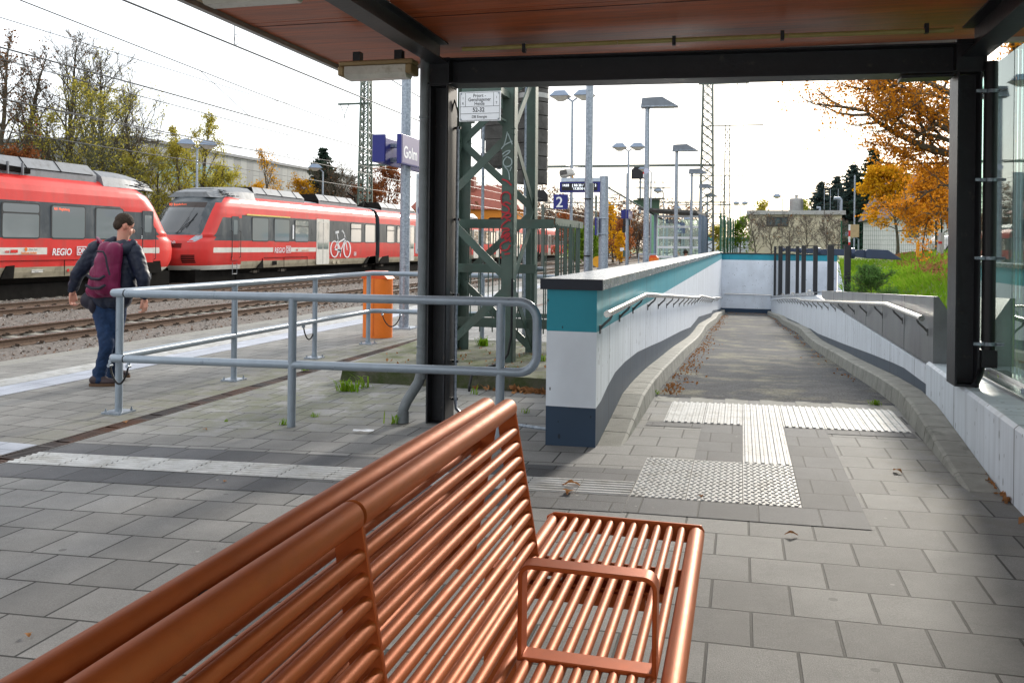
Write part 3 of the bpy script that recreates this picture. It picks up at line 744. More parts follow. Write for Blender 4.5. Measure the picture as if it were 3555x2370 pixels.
t.links.new(m2.outputs[0], t.nodes['Material Output'].inputs[0]); M['glass'] = gl
gx = 1.80
for a_, b_ in ((1.0, 6.615), (6.63, 7.7)): mb = MB(); mb.box((gx, a_, .48), (gx + .012, b_, 2.74)); mb.build('glass_pane', gl, sh)
mb = MB(); mb.box((gx - .13, -1, .449), (gx + .10, 7.2, .468)); mb.box((gx - .014, -1, .4685), (gx + .028, 7.7, .495)); mb.build('glass_sill', M['chrome'], sh, bevel=.002)
for y_ in (5.55, 5.0, 4.4): 
    mb = MB(); mb.lathe([(.017, 0), (.017, .022), (.008, .026)], (gx - .07, y_ + .55, .4685), 8); mb.build('bolt', M['galv'], sh, True)
# right pipe with clamps, left downpipe, conduits
mb = MB(); px = 1.60
mb.tube([(px, 6.40, .60), (px, 6.40, 2.62)], .043, 14); mb.box((px - .05, 6.35, .585), (px + .045, 6.45, .70))
mb.tube([(px - .03, 6.42, .59), (px - .06, 6.36, .53), (px - .1, 6.3, .47)], .022, 8)
mb.build('cable_pipe', M['black'], sh, True)
for z_ in (.74, 1.10, 1.83, 2.53):
    mb = MB()
    zz = {.74: .74, 1.10: 1.31, 1.83: 1.83, 2.53: 2.42}[z_]
    mb.lathe([(.048, -.012), (.051, -.01), (.051, .01), (.048, .012)], (px, 6.40, zz), 14); mb.box((px - .10, 6.345, zz - .010), (px - .04, 6.36, zz + .010)); mb.tube([(px + .04, 6.36, zz), (px + .085, 6.36, zz)], .010, 8)
    mb.build('pipe_clamp', M['galv'], sh, True)
mb = MB(); dx = -2.425
mb.tube([(dx, 6.42, 2.9), (dx, 6.42, .55), (dx, 6.42, .36), (dx - .02, 6.40, .27), (dx - .10, 6.36, .13), (dx - .125, 6.35, .06), (dx - .125, 6.35, -.04)], .042, 16)
for z_ in (2.36, .55): mb.lathe([(.044, -.01), (.048, -.006), (.048, .006), (.044, .01)], (dx, 6.42, z_), 16)
mb.tube([(dx, 6.42, .50), (dx, 6.42, .30)], .046, 16); mb.tube([(dx - .125, 6.35, .05), (dx - .125, 6.35, -.04)], .047, 16)
mb.build('downpipe', M['pvc'], sh, True)
mb = MB(); qx = -2.195
mb.tube([(qx, 6.56, 2.30), (qx, 6.56, .15), (qx + .02, 6.53, .06), (qx + .09, 6.5, .01), (qx + .25, 6.45, -.0), (-1.33, 6.26, .0)], .013, 8)
mb.build('conduit', M['galv'], sh, True)
mb = MB(); mb.tube([(qx, 6.565, 2.28), (qx + .0, 6.55, 2.42), (qx - .012, 6.5, 2.50), (qx - .03, 6.48, 2.40)], .007, 6); mb.box((-2.222, 6.39, -.03), (-2.2195, 6.60, 2.59)); mb.build('cable', M['black'], sh)
for z_ in (2.28, 1.55, .95, .42, .12):
    mb = MB(); mb.box((-2.222, 6.555, z_), (qx + .02, 6.58, z_ + .018)); mb.build('clip', M['black'], sh)
mb = MB(); mb.tube([(-2.10, 6.36, 2.868), (-.9, 6.36, 2.862)], .017, 8); mb.tube([(-.895, 6.36, 2.862), (.3, 6.36, 2.85)], .017, 8); mb.tube([(.305, 6.36, 2.85), (1.36, 6.36, 2.835)], .017, 8); mb.build('conduit', M['conduit'], sh, True)
for x_ in (-1.62, -.5, .25, 1.18):
    mb = MB(); mb.box((x_, 6.338, 2.82), (x_ + .025, 6.382, 2.885)); mb.build('clip', M['steel_dark'], sh)
# plates painted on the glass to imitate mirrored signs
for i, (y_, z_) in enumerate(((5.42, 2.22), (5.12, 2.24))):
    q = bpy.data.objects.new('x', None); bpy.data.objects.remove(q)
    mb = MB(); mb.box((gx - .004, y_ - .115, z_ - .14), (gx - .0008, y_ + .10, z_ + .14)); p_ = mb.build('mirrored_sign', mat('dark blue mirrored sign %d' % i, ((.10, .07, .12), (.015, .018, .10))[i], .3), sh)
    mb = MB()
    if i:
        for c in (-.045, .035): mb.tube([(gx - .006, y_ + c + .03 * math.cos(a * PI / 6), z_ - .04 + .03 * math.sin(a * PI / 6)) for a in range(13)], .003, 4, cap=False)
        mb.tube([(gx - .006, y_ - .045, z_ - .04), (gx - .006, y_ - .02, z_ + .02), (gx - .006, y_ + .03, z_ + .02), (gx - .006, y_ + .035, z_ - .04)], .003, 4)
        mb.tube([(gx - .007, y_ - .07, z_ - .09), (gx - .007, y_ + .08, z_ + .10)], .004, 4)
        mb.build('bicycle_outline', M['red'], p_)
    else:
        mb.ell((gx - .006, y_ - .01, z_ + .06), (.002, .03, .03)); mb.box((gx - .007, y_ - .05, z_ - .1), (gx - .005, y_ + .03, z_ + .02)); mb.build('figure', mat('mirrored sign grey', (.25, .2, .2)), p_)

def ceiling_lamp(loc, L_=.62, lab=''):
    t_ = thing('ceiling_lamp', lab, 'lamp', loc, 'tube lamps under the shelter roof', world=False)
    mb = MB(); mb.box((-L_ / 2, -.07, .075), (L_ / 2, .07, .115)); mb.box((-L_ / 2, -.085, .0), (-L_ / 2 + .05, .085, .075)); mb.box((L_ / 2 - .05, -.085, .0), (L_ / 2, .085, .075)); mb.build('housing', M['lampbody'], t_, bevel=.012)
    mb = MB(); mb.prism([(-.075, .072), (-.078, .01), (-.05, -.022), (.05, -.022), (.078, .01), (.075, .072)], (0, 0, 0), EY, EZ, EX, L_ - .10); mb.build('cover', M['diffuser'], t_, bevel=.004)
    mb = MB(); mb.tube([(-L_ / 2 + .07, 0, .035), (L_ / 2 - .07, 0, .035)], .013, 10); mb.build('tube', M['white_paint'], t_, True)
    mb = MB(); mb.box((-L_ / 2 + .1, -.03, .115), (-L_ / 2 + .16, .03, .19)); mb.box((L_ / 2 - .16, -.03, .115), (L_ / 2 - .1, .03, .19)); mb.build('bracket', M['steel_dark'], t_); return t_
ceiling_lamp((-2.685, 6.10, 2.63), .60, 'tube lamp under the roof edge beside the downpipe, wholly in view')
ceiling_lamp((-2.72, 4.40, 2.745), .67, 'tube lamp under the roof cut by the top edge of the photo')

# ================================================================ BENCH
bn = thing('station_bench', 'copper orange tubular steel bench with double backrest and square armrest', 'bench', (-.45, 1.5, 0))
SZ, YE, YN = .435, 2.86, -.35
seat = MB(); 
for i in range(11):
    x = -.175 - i * .0385
    seat.tube([(x, YN, SZ + .012), (x, YE - .012, SZ + .012)], .0125, 12)
so_ = seat.build('seat_tubes', M['copper'], bn, True)
mb = MB(); mb.tube([(-.13, YN, SZ), (-.13, YE - .001, SZ), ], .026, 20); mb.build('seat_front_tube', M['copper'], bn, True, ang=60)
mb = MB(); mb.tube([(-.60, YN, SZ + .004), (-.60, YE - .004, SZ + .004)], .020, 16); mb.build('seat_rear_tube', M['copper'], bn, True, ang=60)
mb = MB()
mb.prism([(-.625, -.03), (-.145, -.03), (-.108, -.012), (-.104, .012), (-.115, .030), (-.60, .030), (-.625, .015)], (0, YE, SZ), EX, EZ, EY, .012)
mb.build('seat_end_plate', M['copper_plate'], bn, bevel=.003)
def seat_support(y):
    mb = MB(); mb.prism([(-.62, .004), (-.115, .004), (-.115, -.03), (-.18, -.05), (-.62, -.055)], (0, y, SZ), EX, EZ, EY, .010)
    mb.box((-.50, y - .055, SZ - .075), (-.20, y + .045, SZ - .05))
    mb.build('seat_support', M['copper_plate'], bn, bevel=.003)
for y in (2.52, 1.72, .9, .1): seat_support(y)
for y in (2.48, .05):
    mb = MB(); mb.box((-.72, y - .04, -.01), (-.62, y + .04, SZ - .02)); mb.box((-.95, y - .05, -.008), (-.35, y + .05, .012))
    mb.box((-.70, y - .03, SZ - .10), (-.25, y + .03, SZ - .058)); mb.build('leg', M['copper_plate'], bn, bevel=.004)
# backrests: front one leans towards the seat, rear one mirrored
def back(sgn, xt, xb, zt, zb, ys, ye, ntube, nm):
    def X(z): return xb + (xt - xb) * (z - zb) / (zt - zb)
    mb = MB(); e = 0
    for a, b_ in zip(ys[:-1], ys[1:]):
        mb.tube([(xt, a + .006, zt), (xt, b_ - .006, zt)], .0268, 24)
    mb.build(nm + '_top_tube', M['copper'], bn, True, ang=60)
    mb = MB()
    for i in range(ntube):
        z = zt - .066 - i * (zt - .066 - zb) / (ntube - 1) + .0
        mb.tube([(X(z) + sgn * .006, ys[0], z), (X(z) + sgn * .006, ye, z)], .0128, 14)
    mb.build(nm + '_tubes', M['copper'], bn, True, ang=60)
    for y in ys:
        dx_ = Vector((xt - xb, 0, zt - zb)).normalized(); nx_ = Vector((dx_.z, 0, -dx_.x)) * sgn
        mb = MB(); L_ = (Vector((xt, 0, zt)) - Vector((xb, 0, zb))).length
        o = Vector((xb, y, zb)) - dx_ * .035
        mb.prism([(.020, -.03), (.020, L_ + .02), (-.005, L_ + .040), (-.026, L_ + .030), (-.040, L_ - .02), (-.052, -.03)], o, nx_, dx_, EY, .010)
        mb.build(nm + '_plate', M['copper_plate'], bn, bevel=.002)
back(1, -.655, -.578, .885, .455, [YN, 1.395, 2.455], 2.45, 10, 'backrest')
back(-1, -.722, -.80, .885, .46, [YN, .5, 2.455], 2.45, 9, 'rear_backrest')
for y in (1.02, 2.0, 2.3):
    mb = MB(); mb.box((-.715, y - .02, .86), (-.665, y + .02, .884)); mb.lathe([(.012, 0), (.012, .008)], (-.69, y, .884), 10); mb.build('joining_bracket', M['steel_dark'] if y == 1.02 else M['copper_plate'], bn, bevel=.002)
# armrest: closed flat-bar loop
mb = MB(); a0, a1, z0, z1, ya, w_, th = -.466, -.163, .452, .664, 1.865, .052, .010
def loop(off):
    pts = []; r_ = .028 - off
    for cxx, czz, s0 in ((a1 - .028, z1 - .028, 0), (a0 + .028, z1 - .028, 90)):
        for k in range(6): an = R(s0 + k * 18); pts.append((cxx + r_ * math.cos(an), czz + r_ * math.sin(an)))
    pts += [(a0 + off, z0 + off), (a1 - off, z0 + off)]
    return pts
o_, i_ = loop(0), loop(th); n = len(o_); vs = []
for yy in (ya - w_ / 2, ya + w_ / 2):
    vs += [(p[0], yy, p[1]) for p in o_]; vs += [(p[0], yy, p[1]) for p in i_]
fs = []
for k in range(n):
    k2 = (k + 1) % n
    fs += [(k, k2, n + k2, n + k), (2 * n + k, 3 * n + k, 3 * n + k2, 2 * n + k2), (k, 2 * n + k, 2 * n + k2, k2), (n + k, n + k2, 3 * n + k2, 3 * n + k)]
mb.add(vs, fs); mb.build('armrest', M['copper_plate'], bn, True, bevel=.002)

# ================================================================ RAILINGS
def baseplate(mb, x, y, z, s=.095):
    mb.box((x - s, y - s, z - .03), (x + s, y + s, z - .0025)); return mb
def bolts(par, x, y, z, s=.07):
    mb = MB()
    for a in (-s, s):
        for b_ in (-s, s): mb.lathe([(.011, 0), (.011, .012), (.006, .013), (.006, .028)], (x + a, y + b_, z), 6)
    mb.build('bolts', M['galv'], par)
rl = thing('tube_railing', 'long L shaped blue grey tube railing between person and orange bin', 'railing', (-5.05, 8.5, -.08))
ZT, ZM, r_ = .925, .385, .0325
PX = [(-5.03, 6.17), (-5.10, 7.98), (-5.14, 9.82), (-5.16, 11.47)]
def railpts(z): return [(-4.93, 6.10, z), (-5.01, 6.075, z), (-5.05, 6.12, z), (-5.06, 6.25, z), (-5.10, 7.98, z), (-5.14, 9.82, z), (-5.16, 11.40, z), (-5.145, 11.55, z), (-5.03, 11.62, z), (-3.2, 11.62, z), (-1.32, 11.62, z)]
for nm, z in (('top_rail', ZT), ('middle_rail', ZM)):
    mb = MB(); mb.tube(railpts(z), r_, 16); mb.build(nm, M['rail'], rl, True, ang=60)
for i, (x, y) in enumerate(PX + [(-3.5, 11.62)]):
    mb = MB(); mb.tube([(x, y, -.085), (x, y, ZT - .01)], .031, 16); mb.build('post', M['rail'], rl, True, ang=60)
    mb = MB(); mb.box((x - .095, y - .095, -.081), (x + .095, y + .095, -.066)); mb.build('base_plate', M['galv'], rl)
    mb = MB(); mb.box((x - .105, y - .105, -.12), (x + .105, y + .105, -.0812)); mb.build('mortar_pad', M['conc'], rl)
    bolts(rl, x, y, -.066)
fr_ = thing('tube_railing', 'blue grey tube railing with rounded end passing in front of the dark column', 'railing', (-3.3, 6.0, -.06))
def frontpath(zt, zb):
    x1 = -1.385; rr = .13; pts = [(-4.90, 6.085, zt), (-3.3, 6.02, zt), (x1 - rr, 5.95, zt)]
    for k in range(1, 7): a = R(90 - k * 15); pts.append((x1 - rr + rr * math.cos(a), 5.945, zt - rr + rr * math.sin(a)))
    for k in range(0, 7): a = R(-k * 15); pts.append((x1 - rr + rr * math.cos(a), 5.945, zb + rr + rr * math.sin(a)))
    pts += [(-3.3, 6.02, zb), (-4.90, 6.085, zb)]
    return pts
mb = MB(); fpz = frontpath(ZT, ZM); fpz = [(x, y, z + (x + 4.9) * (.0095 if z > .65 else .022)) for x, y, z in fpz]; mb.tube(fpz, r_, 16); mb.build('rail_loop', M['rail'], fr_, True, ang=60)
for x, y in ((-3.34, 6.02), (-1.655, 5.955)):
    mb = MB(); mb.tube([(x, y, -.08), (x, y, ZT + (x + 4.9) * .0095 - .01)], .032, 16); mb.build('post', M['rail'], fr_, True, ang=60)
mb = MB(); mb.lathe([(.034, -.004), (.034, .004)], (-4.925, 6.088, 0), 16)
def ring(p, x):
    mb = MB(); mb.tube([(x - .004, 6.087, p), (x + .004, 6.087, p)], .0335, 16); mb.build('joint_ring', M['black'], fr_)
ring(ZT, -4.91); ring(ZM, -4.91)
def bondcable(par, a, b_, sag):
    a = Vector(a); b_ = Vector(b_); pts = []
    for k in range(13):
        u = k / 12; p = a.lerp(b_, u); p.z -= sag * math.sin(PI * u) ** .7; pts.append(p)
    mb = MB(); mb.tube(pts, .0085, 8); mb.build('bond_cable', M['rubber'], par, True)
    mb = MB()
    for p in (a, b_): mb.tube([p + Vector((0, -.02, .0)), p + Vector((0, .02, 0))], .016, 6); mb.box(p + Vector((-.012, -.006, 0)), p + Vector((.012, .006, .045)))
    mb.build('cable_lugs', M['galv'], par)
bondcable(rl, (-5.03, 6.06, ZM - .055), (-4.86, 6.07, ZM - .055), .15)
bondcable(rl, (-5.15, 9.55, ZM - .05), (-5.15, 9.85, ZM - .05), .17)
bondcable(rl, (-5.0, 11.6, ZM - .05), (-4.72, 11.6, ZM - .05), .17)

M['brk'] = mat('dull steel bracket', (.12, .12, .12), .4, .6)
# handrails on both ramp walls
def handrail(label, X, pts, side, stations):
    h = thing('ramp_handrail', label, 'handrail', (X, 12, .6)); mb = MB(); mb.tube([(X, y, z) for y, z in pts], .024, 14); mb.build('rail', M['chrome'], h, True, ang=60)
    for y in stations:
        for (ya, za), (yb, zb) in zip(pts, pts[1:]):
            if y <= yb: z = za + (zb - za) * (y - ya) / (yb - ya); break
        xw = X + side * .085
        mb = MB(); mb.tube([(X, y, z - .02), (X + side * .012, y, z - .05), (X + side * .05, y, z - .085), (xw, y, z - .125)], .009, 6); mb.box((min(xw, xw - side * .008), y - .02, z - .155), (max(xw, xw - side * .008), y + .02, z - .095)); mb.build('bracket', M['brk'], h)
handrail('brushed steel handrail on the teal parapet', -.865, [(5.78, .905), (8.2, .905), (9.97, .80), (18.6, .29), (19.8, .265), (29.5, -.35), (30.5, -.37), (44, -1.15)], -1, [6.0, 7.0, 7.9, 9.2, 10.4, 11.6, 12.8, 14, 15.2, 16.4, 17.6, 18.8, 20, 21.2, 22.4, 23.6, 24.8, 26, 27.2, 28.4, 29.6, 31, 33, 35, 37])
handrail('brushed steel handrail in front of the dark metal panel', 1.405, [(7.55, .81), (9.3, .81), (22, .10), (23.6, .05), (30, -.32), (44, -1.2)], 1, [7.75, 8.9, 10.1, 11.3, 12.5, 13.7, 14.9, 16.1, 17.3, 18.5, 19.7, 20.9, 22.1, 23.3, 24.5, 25.7, 27, 28.5, 30, 32, 34, 36])
# dark sheet metal parapet on the right wall
pn = thing('metal_parapet_panel', 'dark grey folded sheet metal panel with slanted end above the right ramp wall', 'panel', (1.6, 10, .7))
pm = mat('weathered grey sheet metal', (.20, .205, .21), .42, .55, .2, 2.5, .05, 20, c2=(.13, .12, .14), c2s=1.8, c2t=(.5, .75), stretch=(1, 2, .5))
mb = MB()
mb.add([(1.505, 7.62, .415), (1.505, 17.6, .415), (1.505, 17.6, .55), (1.505, 7.62, .985)], [(0, 3, 2, 1)])
mb.add([(1.505, 7.62, .985), (1.505, 17.6, .55), (1.54, 17.6, .55), (1.54, 7.62, .985)], [(0, 1, 2, 3)])
mb.add([(1.505, 7.62, .415), (1.505, 7.62, .985), (1.54, 7.62, .985), (1.78, 7.60, .60), (1.83, 7.60, .425)], [(4, 3, 2, 1, 0)])
mb.add([(1.54, 7.62, .985), (1.54, 17.6, .55), (1.70, 17.6, .5), (1.83, 7.6, .45), (1.78, 7.6, .60)], [(0, 1, 2, 3, 4)])
mb.build('panel_sheet', pm, pn)
for y in (8.9, 10.2, 11.5, 12.8, 14.1, 15.4): mb = MB(); mb.box((1.5025, y, .415), (1.5045, y + .006, .98 - (y - 7.62) * .0436)); mb.build('seam', M['steel_dark'], pn)
mb = MB(); mb.lathe([(.016, 0), (.016, .01)], (0, 0, 0), 8); 

# ================================================================ LATTICE MAST, SIGN, CAGE
ms = thing('lattice_mast', 'big grey green lattice mast on a mossy concrete base behind the railing', 'mast', (-2.85, 9.5, .1))
def leg_pt(i, z):
    bx, by = ((-3.26, 8.96), (-2.355, 8.96), (-3.29, 9.92), (-2.30, 9.86))[i]
    k = z * .004; cx_, cy_ = -2.82, 9.42
    return Vector((bx + (cx_ - bx) * k * 2, by + (cy_ - by) * k * 2, z))
for i in range(4):
    mb = MB(); a, b_ = leg_pt(i, .10), leg_pt(i, 9.0); sx = 1 if i in (1, 3) else -1; sy = 1 if i > 1 else -1
    d = b_ - a
    W_ = .135
    # angle section: face plate towards +-y and one towards +-x
    y_ = sy * 0
    f1 = [a + Vector((0, 0, 0)), a + Vector((-sx * W_, 0, 0)), b_ + Vector((-sx * W_, 0, 0)), b_]
    t1 = Vector((0, -sy * .014, 0)); mb.add(f1 + [p + t1 for p in f1], [(0, 1, 2, 3), (7, 6, 5, 4), (0, 4, 5, 1), (1, 5, 6, 2), (2, 6, 7, 3), (3, 7, 4, 0)])
    f2 = [a + Vector((.001 * sx, 0, 0)), a + Vector((.001 * sx, -sy * W_, 0)), b_ + Vector((.001 * sx, -sy * W_, 0)), b_ + Vector((.001 * sx, 0, 0))]
    t2 = Vector((-sx * .014, 0, 0)); mb.add(f2 + [p + t2 for p in f2], [(0, 1, 2, 3), (7, 6, 5, 4), (0, 4, 5, 1), (1, 5, 6, 2), (2, 6, 7, 3), (3, 7, 4, 0)])
    lg = mb.build('leg', M['green_steel'], ms)
    if i == 1: LEGF = lg
def lacing(i, j, z0, step, up, nm='brace'):
    z = z0; k = 0; mb = MB()
    while z < 8.5:
        a = leg_pt(i if k % 2 == up else j, z); b_ = leg_pt(j if k % 2 == up else i, z + step)
        inn = Vector((-2.85, 9.48, 0)); 
        for p in (a, b_):
            q = (inn - Vector((p.x, p.y, 0))).normalized() * .03; p.x += q.x; p.y += q.y
        mb.bar(a, b_, .012, .085, 0, up=(0, 0, 1)); z += step; k += 1
    mb.build(nm, M['green_steel'], ms)
lacing(0, 1, .12, .82, 0); lacing(2, 3, .12, .82, 1); lacing(0, 2, .12, .82, 0); lacing(1, 3, .12, .82, 1)
pl = tag(MB().add([(-4.0, 8.2, -.08), (-1.30, 7.92, -.04), (-1.30, 10.9, -.04), (-4.1, 10.9, -.08), (-3.985, 8.24, .085), (-1.30, 7.96, .10), (-1.30, 10.9, .12), (-4.1, 10.9, .10)],
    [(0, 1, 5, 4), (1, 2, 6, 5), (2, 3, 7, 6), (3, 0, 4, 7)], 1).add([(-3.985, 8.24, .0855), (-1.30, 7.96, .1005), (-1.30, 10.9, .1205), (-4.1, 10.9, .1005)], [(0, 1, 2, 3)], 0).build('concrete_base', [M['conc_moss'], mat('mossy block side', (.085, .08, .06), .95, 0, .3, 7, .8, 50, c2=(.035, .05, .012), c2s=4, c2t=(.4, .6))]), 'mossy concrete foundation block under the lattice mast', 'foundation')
# graffiti on the front leg
fy = 8.965
def spray(name, strokes, mt, r0, par):
    mb = MB()
    for s_ in strokes:
        pts = []
        for px_, py_ in s_:
            p = at(px_, py_, fy); pts.append(Vector((p.x, leg_pt(1, p.z).y - .0165, p.z)))
        # smooth
        sm = []
        for a, b_ in zip(pts, pts[1:]):
            for u in (0, .33, .66): sm.append(a.lerp(b_, u))
        sm.append(pts[-1]); 
        for _ in range(2): sm = [sm[0]] + [(sm[i - 1] + sm[i] * 2 + sm[i + 1]) / 4 for i in range(1, len(sm) - 1)] + [sm[-1]]
        k = len(sm); vs = []
        for i in range(k):
            d = (sm[min(i + 1, k - 1)] - sm[max(i - 1, 0)]).normalized(); n_ = Vector((d.z, 0, -d.x)) * r0
            vs += [sm[i] + n_, sm[i] - n_]
        mb.add(vs, [(2 * i, 2 * i + 1, 2 * i + 3, 2 * i + 2) for i in range(k - 1)])
    return mb.build(name, mt, par)
def G5(X, Y): s = 400 / 1045; return ((1550 + X * s) / 1.5115, (250 + Y * s) / 1.5115)
def G6(X, Y): s = 400 / 1045; return ((1550 + X * s) / 1.5115, (800 + Y * s) / 1.5115)
red = [[G5(*p) for p in q] for q in (
    [(583, 1160), (585, 1110), (550, 1085), (505, 1100), (495, 1150), (505, 1195), (530, 1215)],
    [(585, 1200), (540, 1175), (515, 1200), (570, 1230), (575, 1270), (530, 1280), (497, 1262)],
    [(500, 1335), (530, 1300), (560, 1280), (585, 1285), (585, 1315), (550, 1320), (525, 1310), (560, 1340), (585, 1350)],
    [(560, 1345), (520, 1375), (500, 1400), (505, 1425), (560, 1415), (580, 1440), (520, 1440), (500, 1500)],
    [(500, 1505), (560, 1455), (580, 1470), (560, 1500), (520, 1505), (560, 1530), (580, 1520), (583, 1545)],
    [(505, 975), (550, 985), (592, 1030)])] + [[G6(*p) for p in q] for q in (
    [(500, 70), (540, 40), (580, 50), (560, 20)], [(583, 60), (560, 95), (520, 105), (490, 130), (492, 175), (530, 185), (565, 170), (580, 130)],
    [(530, 215), (578, 208)], [(492, 240), (500, 246), (495, 250)])]
spray('graffiti', red, M['graffiti_red'], .0085, ms)
wh = [[G5(*p) for p in q] for q in ([(555, 545), (540, 620), (520, 680)], [(560, 560), (585, 620), (600, 660)], [(500, 700), (530, 660), (600, 630)], [(510, 750), (540, 720), (590, 710), (560, 745), (515, 770)],
    [(550, 770), (515, 810), (520, 850), (560, 865), (598, 840), (595, 790), (555, 770)], [(530, 860), (570, 900), (575, 980)], [(595, 860), (578, 900)])]
spray('graffiti', wh, M['graffiti_white'], .006, ms)
# enamel number plate
tl, br_ = at(*G5(118, 185), 8.6), at(*G5(490, 442), 8.6)
sg = thing('mast_plate', 'white enamel plate reading Priort Genshagener Heide 52-32 high on the lattice mast', 'sign', ((tl.x + br_.x) / 2, 8.6, (tl.z + br_.z) / 2))
x0, x1, z0, z1 = tl.x, br_.x, br_.z, tl.z; W_ = x1 - x0; H_ = z1 - z0; yf = 8.6
mb = MB(); mb.box((x0, yf, z0), (x1, yf + .012, z1)); mb.build('plate', M['white_paint'], sg, bevel=.003)
mb = MB()
def ln(u0, v0, u1, v1, th=.0035): mb.box((x0 + W_ * min(u0, u1) - (th / 2 if u0 == u1 else 0), yf - .0015, z1 - H_ * max(v0, v1) - (th / 2 if v0 == v1 else 0)), (x0 + W_ * max(u0, u1) + (th / 2 if u0 == u1 else 0), yf - .0003, z1 - H_ * min(v0, v1) + (th / 2 if v0 == v1 else 0)))
for v in (.03, .5, .74, .965): ln(.03, v, .97, v)
for u in (.03, .97): ln(u, .031, u, .964)
for u in (.15, .83): ln(u, .031, u, .5)
mb.build('border_lines', M['black'], sg)
def st_(s, u, v, sz, b=0): textmesh('lettering', s, sz, (x0 + W_ * u, yf - .0012, z1 - H_ * v), EX, EZ, M['black'], sg, bold=b, depth=.0006, sx=.9)
st_('Priort -', .49, .19, .052); st_('Genshagener', .49, .32, .052); st_('Heide', .49, .46, .052); st_('52-32', .47, .68, .062, .001); st_('DB Energie', .49, .89, .040)
for u, v, s_ in ((.09, .25, '1'), (.09, .43, 'R'), (.90, .25, '1'), (.90, .43, 'T')): st_(s_, u, v, .036)
for u in (.05, .95):
    for v in (.07, .93): mb = MB(); mb.tube([(x0 + W_ * u, yf - .006, z1 - H_ * v), (x0 + W_ * u, yf - .0005, z1 - H_ * v)], .007, 8); mb.build('screw', M['galv'], sg)
for a_, b_ in (((x0 + .02, yf + .013, z1 - .02), (x1, 8.96, z1 + .05)), ((x0 + .02, yf + .013, z0 + .03), (x0 + .06, 8.96, z0 + .05)), ((x1 - .06, yf + .013, z0 + .03), (x1 - .02, 8.93, z0 + .05))): mb = MB(); mb.box(a_, b_); mb.build('bracket', M['green_steel'], sg)
# tensioning weights
def weights(x, y, zb, zt, r_, lab, sq=False):
    t_ = thing('tension_weight', lab, 'counterweight', (x, y, zb), 'tensioning weights behind the lattice mast'); z = zb
    k = 0
    while z < zt:
        h = .17
        mb = MB()
        if sq and k < 3: mb.box((x - r_ + (.06 if k % 2 else 0), y - r_, z), (x + r_, y + r_, z + h - .006))
        else: mb.lathe([(r_ - .006, 0), (r_, .006), (r_, h - .014), (r_ - .006, h - .008)], (x, y, z), 24)
        mb.build('weight_disc', M['weight'], t_, True); z += h; k += 1
    mb = MB(); mb.tube([(x, y, zb - .02), (x, y, zt + 1.5)], .012, 6); mb.lathe([(.03, -.03), (.03, 0)], (x, y, zb), 8); mb.build('rod', M['galv'], t_)
    for zc in (zb + 1.07,):
        mb = MB(); mb.lathe([(r_ + .004, 0), (r_ + .004, .06)], (x, y, zc), 24); mb.tube([(x + r_ + .004, y, zc + .03), (x - .6, y - .1, zc + .03)], .012, 6) if sq else None; mb.build('guide_ring', M['alu'], t_)
weights(-2.56, 10.62, 2.13, 5.0, .195, 'right stack of round grey weights behind the mast')
weights(-3.02, 10.7, 2.36, 5.0, .19, 'left stack of grey weights behind the mast, notched at the bottom', True)
for x in (-3.15, -2.6): tag(MB().tube([(x, 10.42, .12), (x, 10.42, 5.5)], .02, 6).build('guide_rod', M['galv']), 'thin steel guide rod behind the mast, %s' % ('left of the front leg' if x < -3 else 'right of the front leg'), 'rod')
# protective cage
cg = thing('weight_cage', 'grey green guard cage of thin bars and flat channels round the mast foot', 'guard', (-2.6, 10, .1))
def chan(z, h, p, q, th=.012): 
    mb = MB(); mb.bar((p[0], p[1], z), (q[0], q[1], z), th, h); mb.build('channel', M['green_steel'], cg)
FYc = 9.52
chan(1.60, .105, (-3.62, FYc), (-2.04, FYc - .0)); chan(1.09, .10, (-3.62, FYc), (-2.24, FYc)); chan(.47, .11, (-3.62, FYc), (-1.75, FYc))
chan(1.63, .085, (-2.03, 9.55), (-2.03, 11.3)); chan(.43, .06, (-2.03, 9.55), (-2.03, 11.3))
arc = [Vector((-2.82 + .80 * math.cos(a), 11.0 + .55 * math.sin(a), 0)) for a in [R(k * 12) for k in range(0, 16)]]
for z in (.40, 1.62):
    mb = MB()
    for a, b_ in zip(arc, arc[1:]): mb.bar((a.x, a.y, z), (b_.x, b_.y, z), .01, .055)
    mb.bar((-3.6, 9.55, z), (-3.6, 11.0, z), .01, .055)
    mb.build('hoop', M['green_steel'], cg)
mb = MB()
for y in [9.6 + k * .155 for k in range(10)]: mb.tube([(-2.03, y, .40), (-2.03, y, 1.62)], .0085, 6)
for a in arc[1:]: mb.tube([(a.x, a.y, .38), (a.x, a.y, 1.62)], .0085, 6)
for x in [-3.5 + k * .15 for k in range(12)]: mb.tube([(x, FYc + .012, .36), (x, FYc + .012, 1.6)], .008, 6)
tag(mb.build('bars', M['green_steel'], cg))
for x, y, zs in ((-3.33, 8.99, (1.61, 1.09, .44)), (-2.33, 9.97, (1.61, 1.08, .43))):
    for z in zs:
        mb = MB(); mb.tube([(x - .05, y - .06, z), (x + .10, y - .06, z)], .028, 8); mb.tube([(x - .06, y - .06, z), (x - .03, y - .06, z)], .045, 6); mb.build('clamp_bolt', M['galv'], cg)
mb = MB(); mb.tube([(-2.36, 8.93, 1.0), (-2.36, 8.92, .4), (-2.39, 8.9, .2), (-2.44, 8.85, .115), (-2.5, 8.4, .11), (-2.5, 7.97, .10), (-2.5, 7.9, .0), (-2.5, 7.9, -.06)], .013, 8); tag(mb.build('earth_cable', M['black']), 'black cable running down the mast leg and over the concrete base', 'cable')

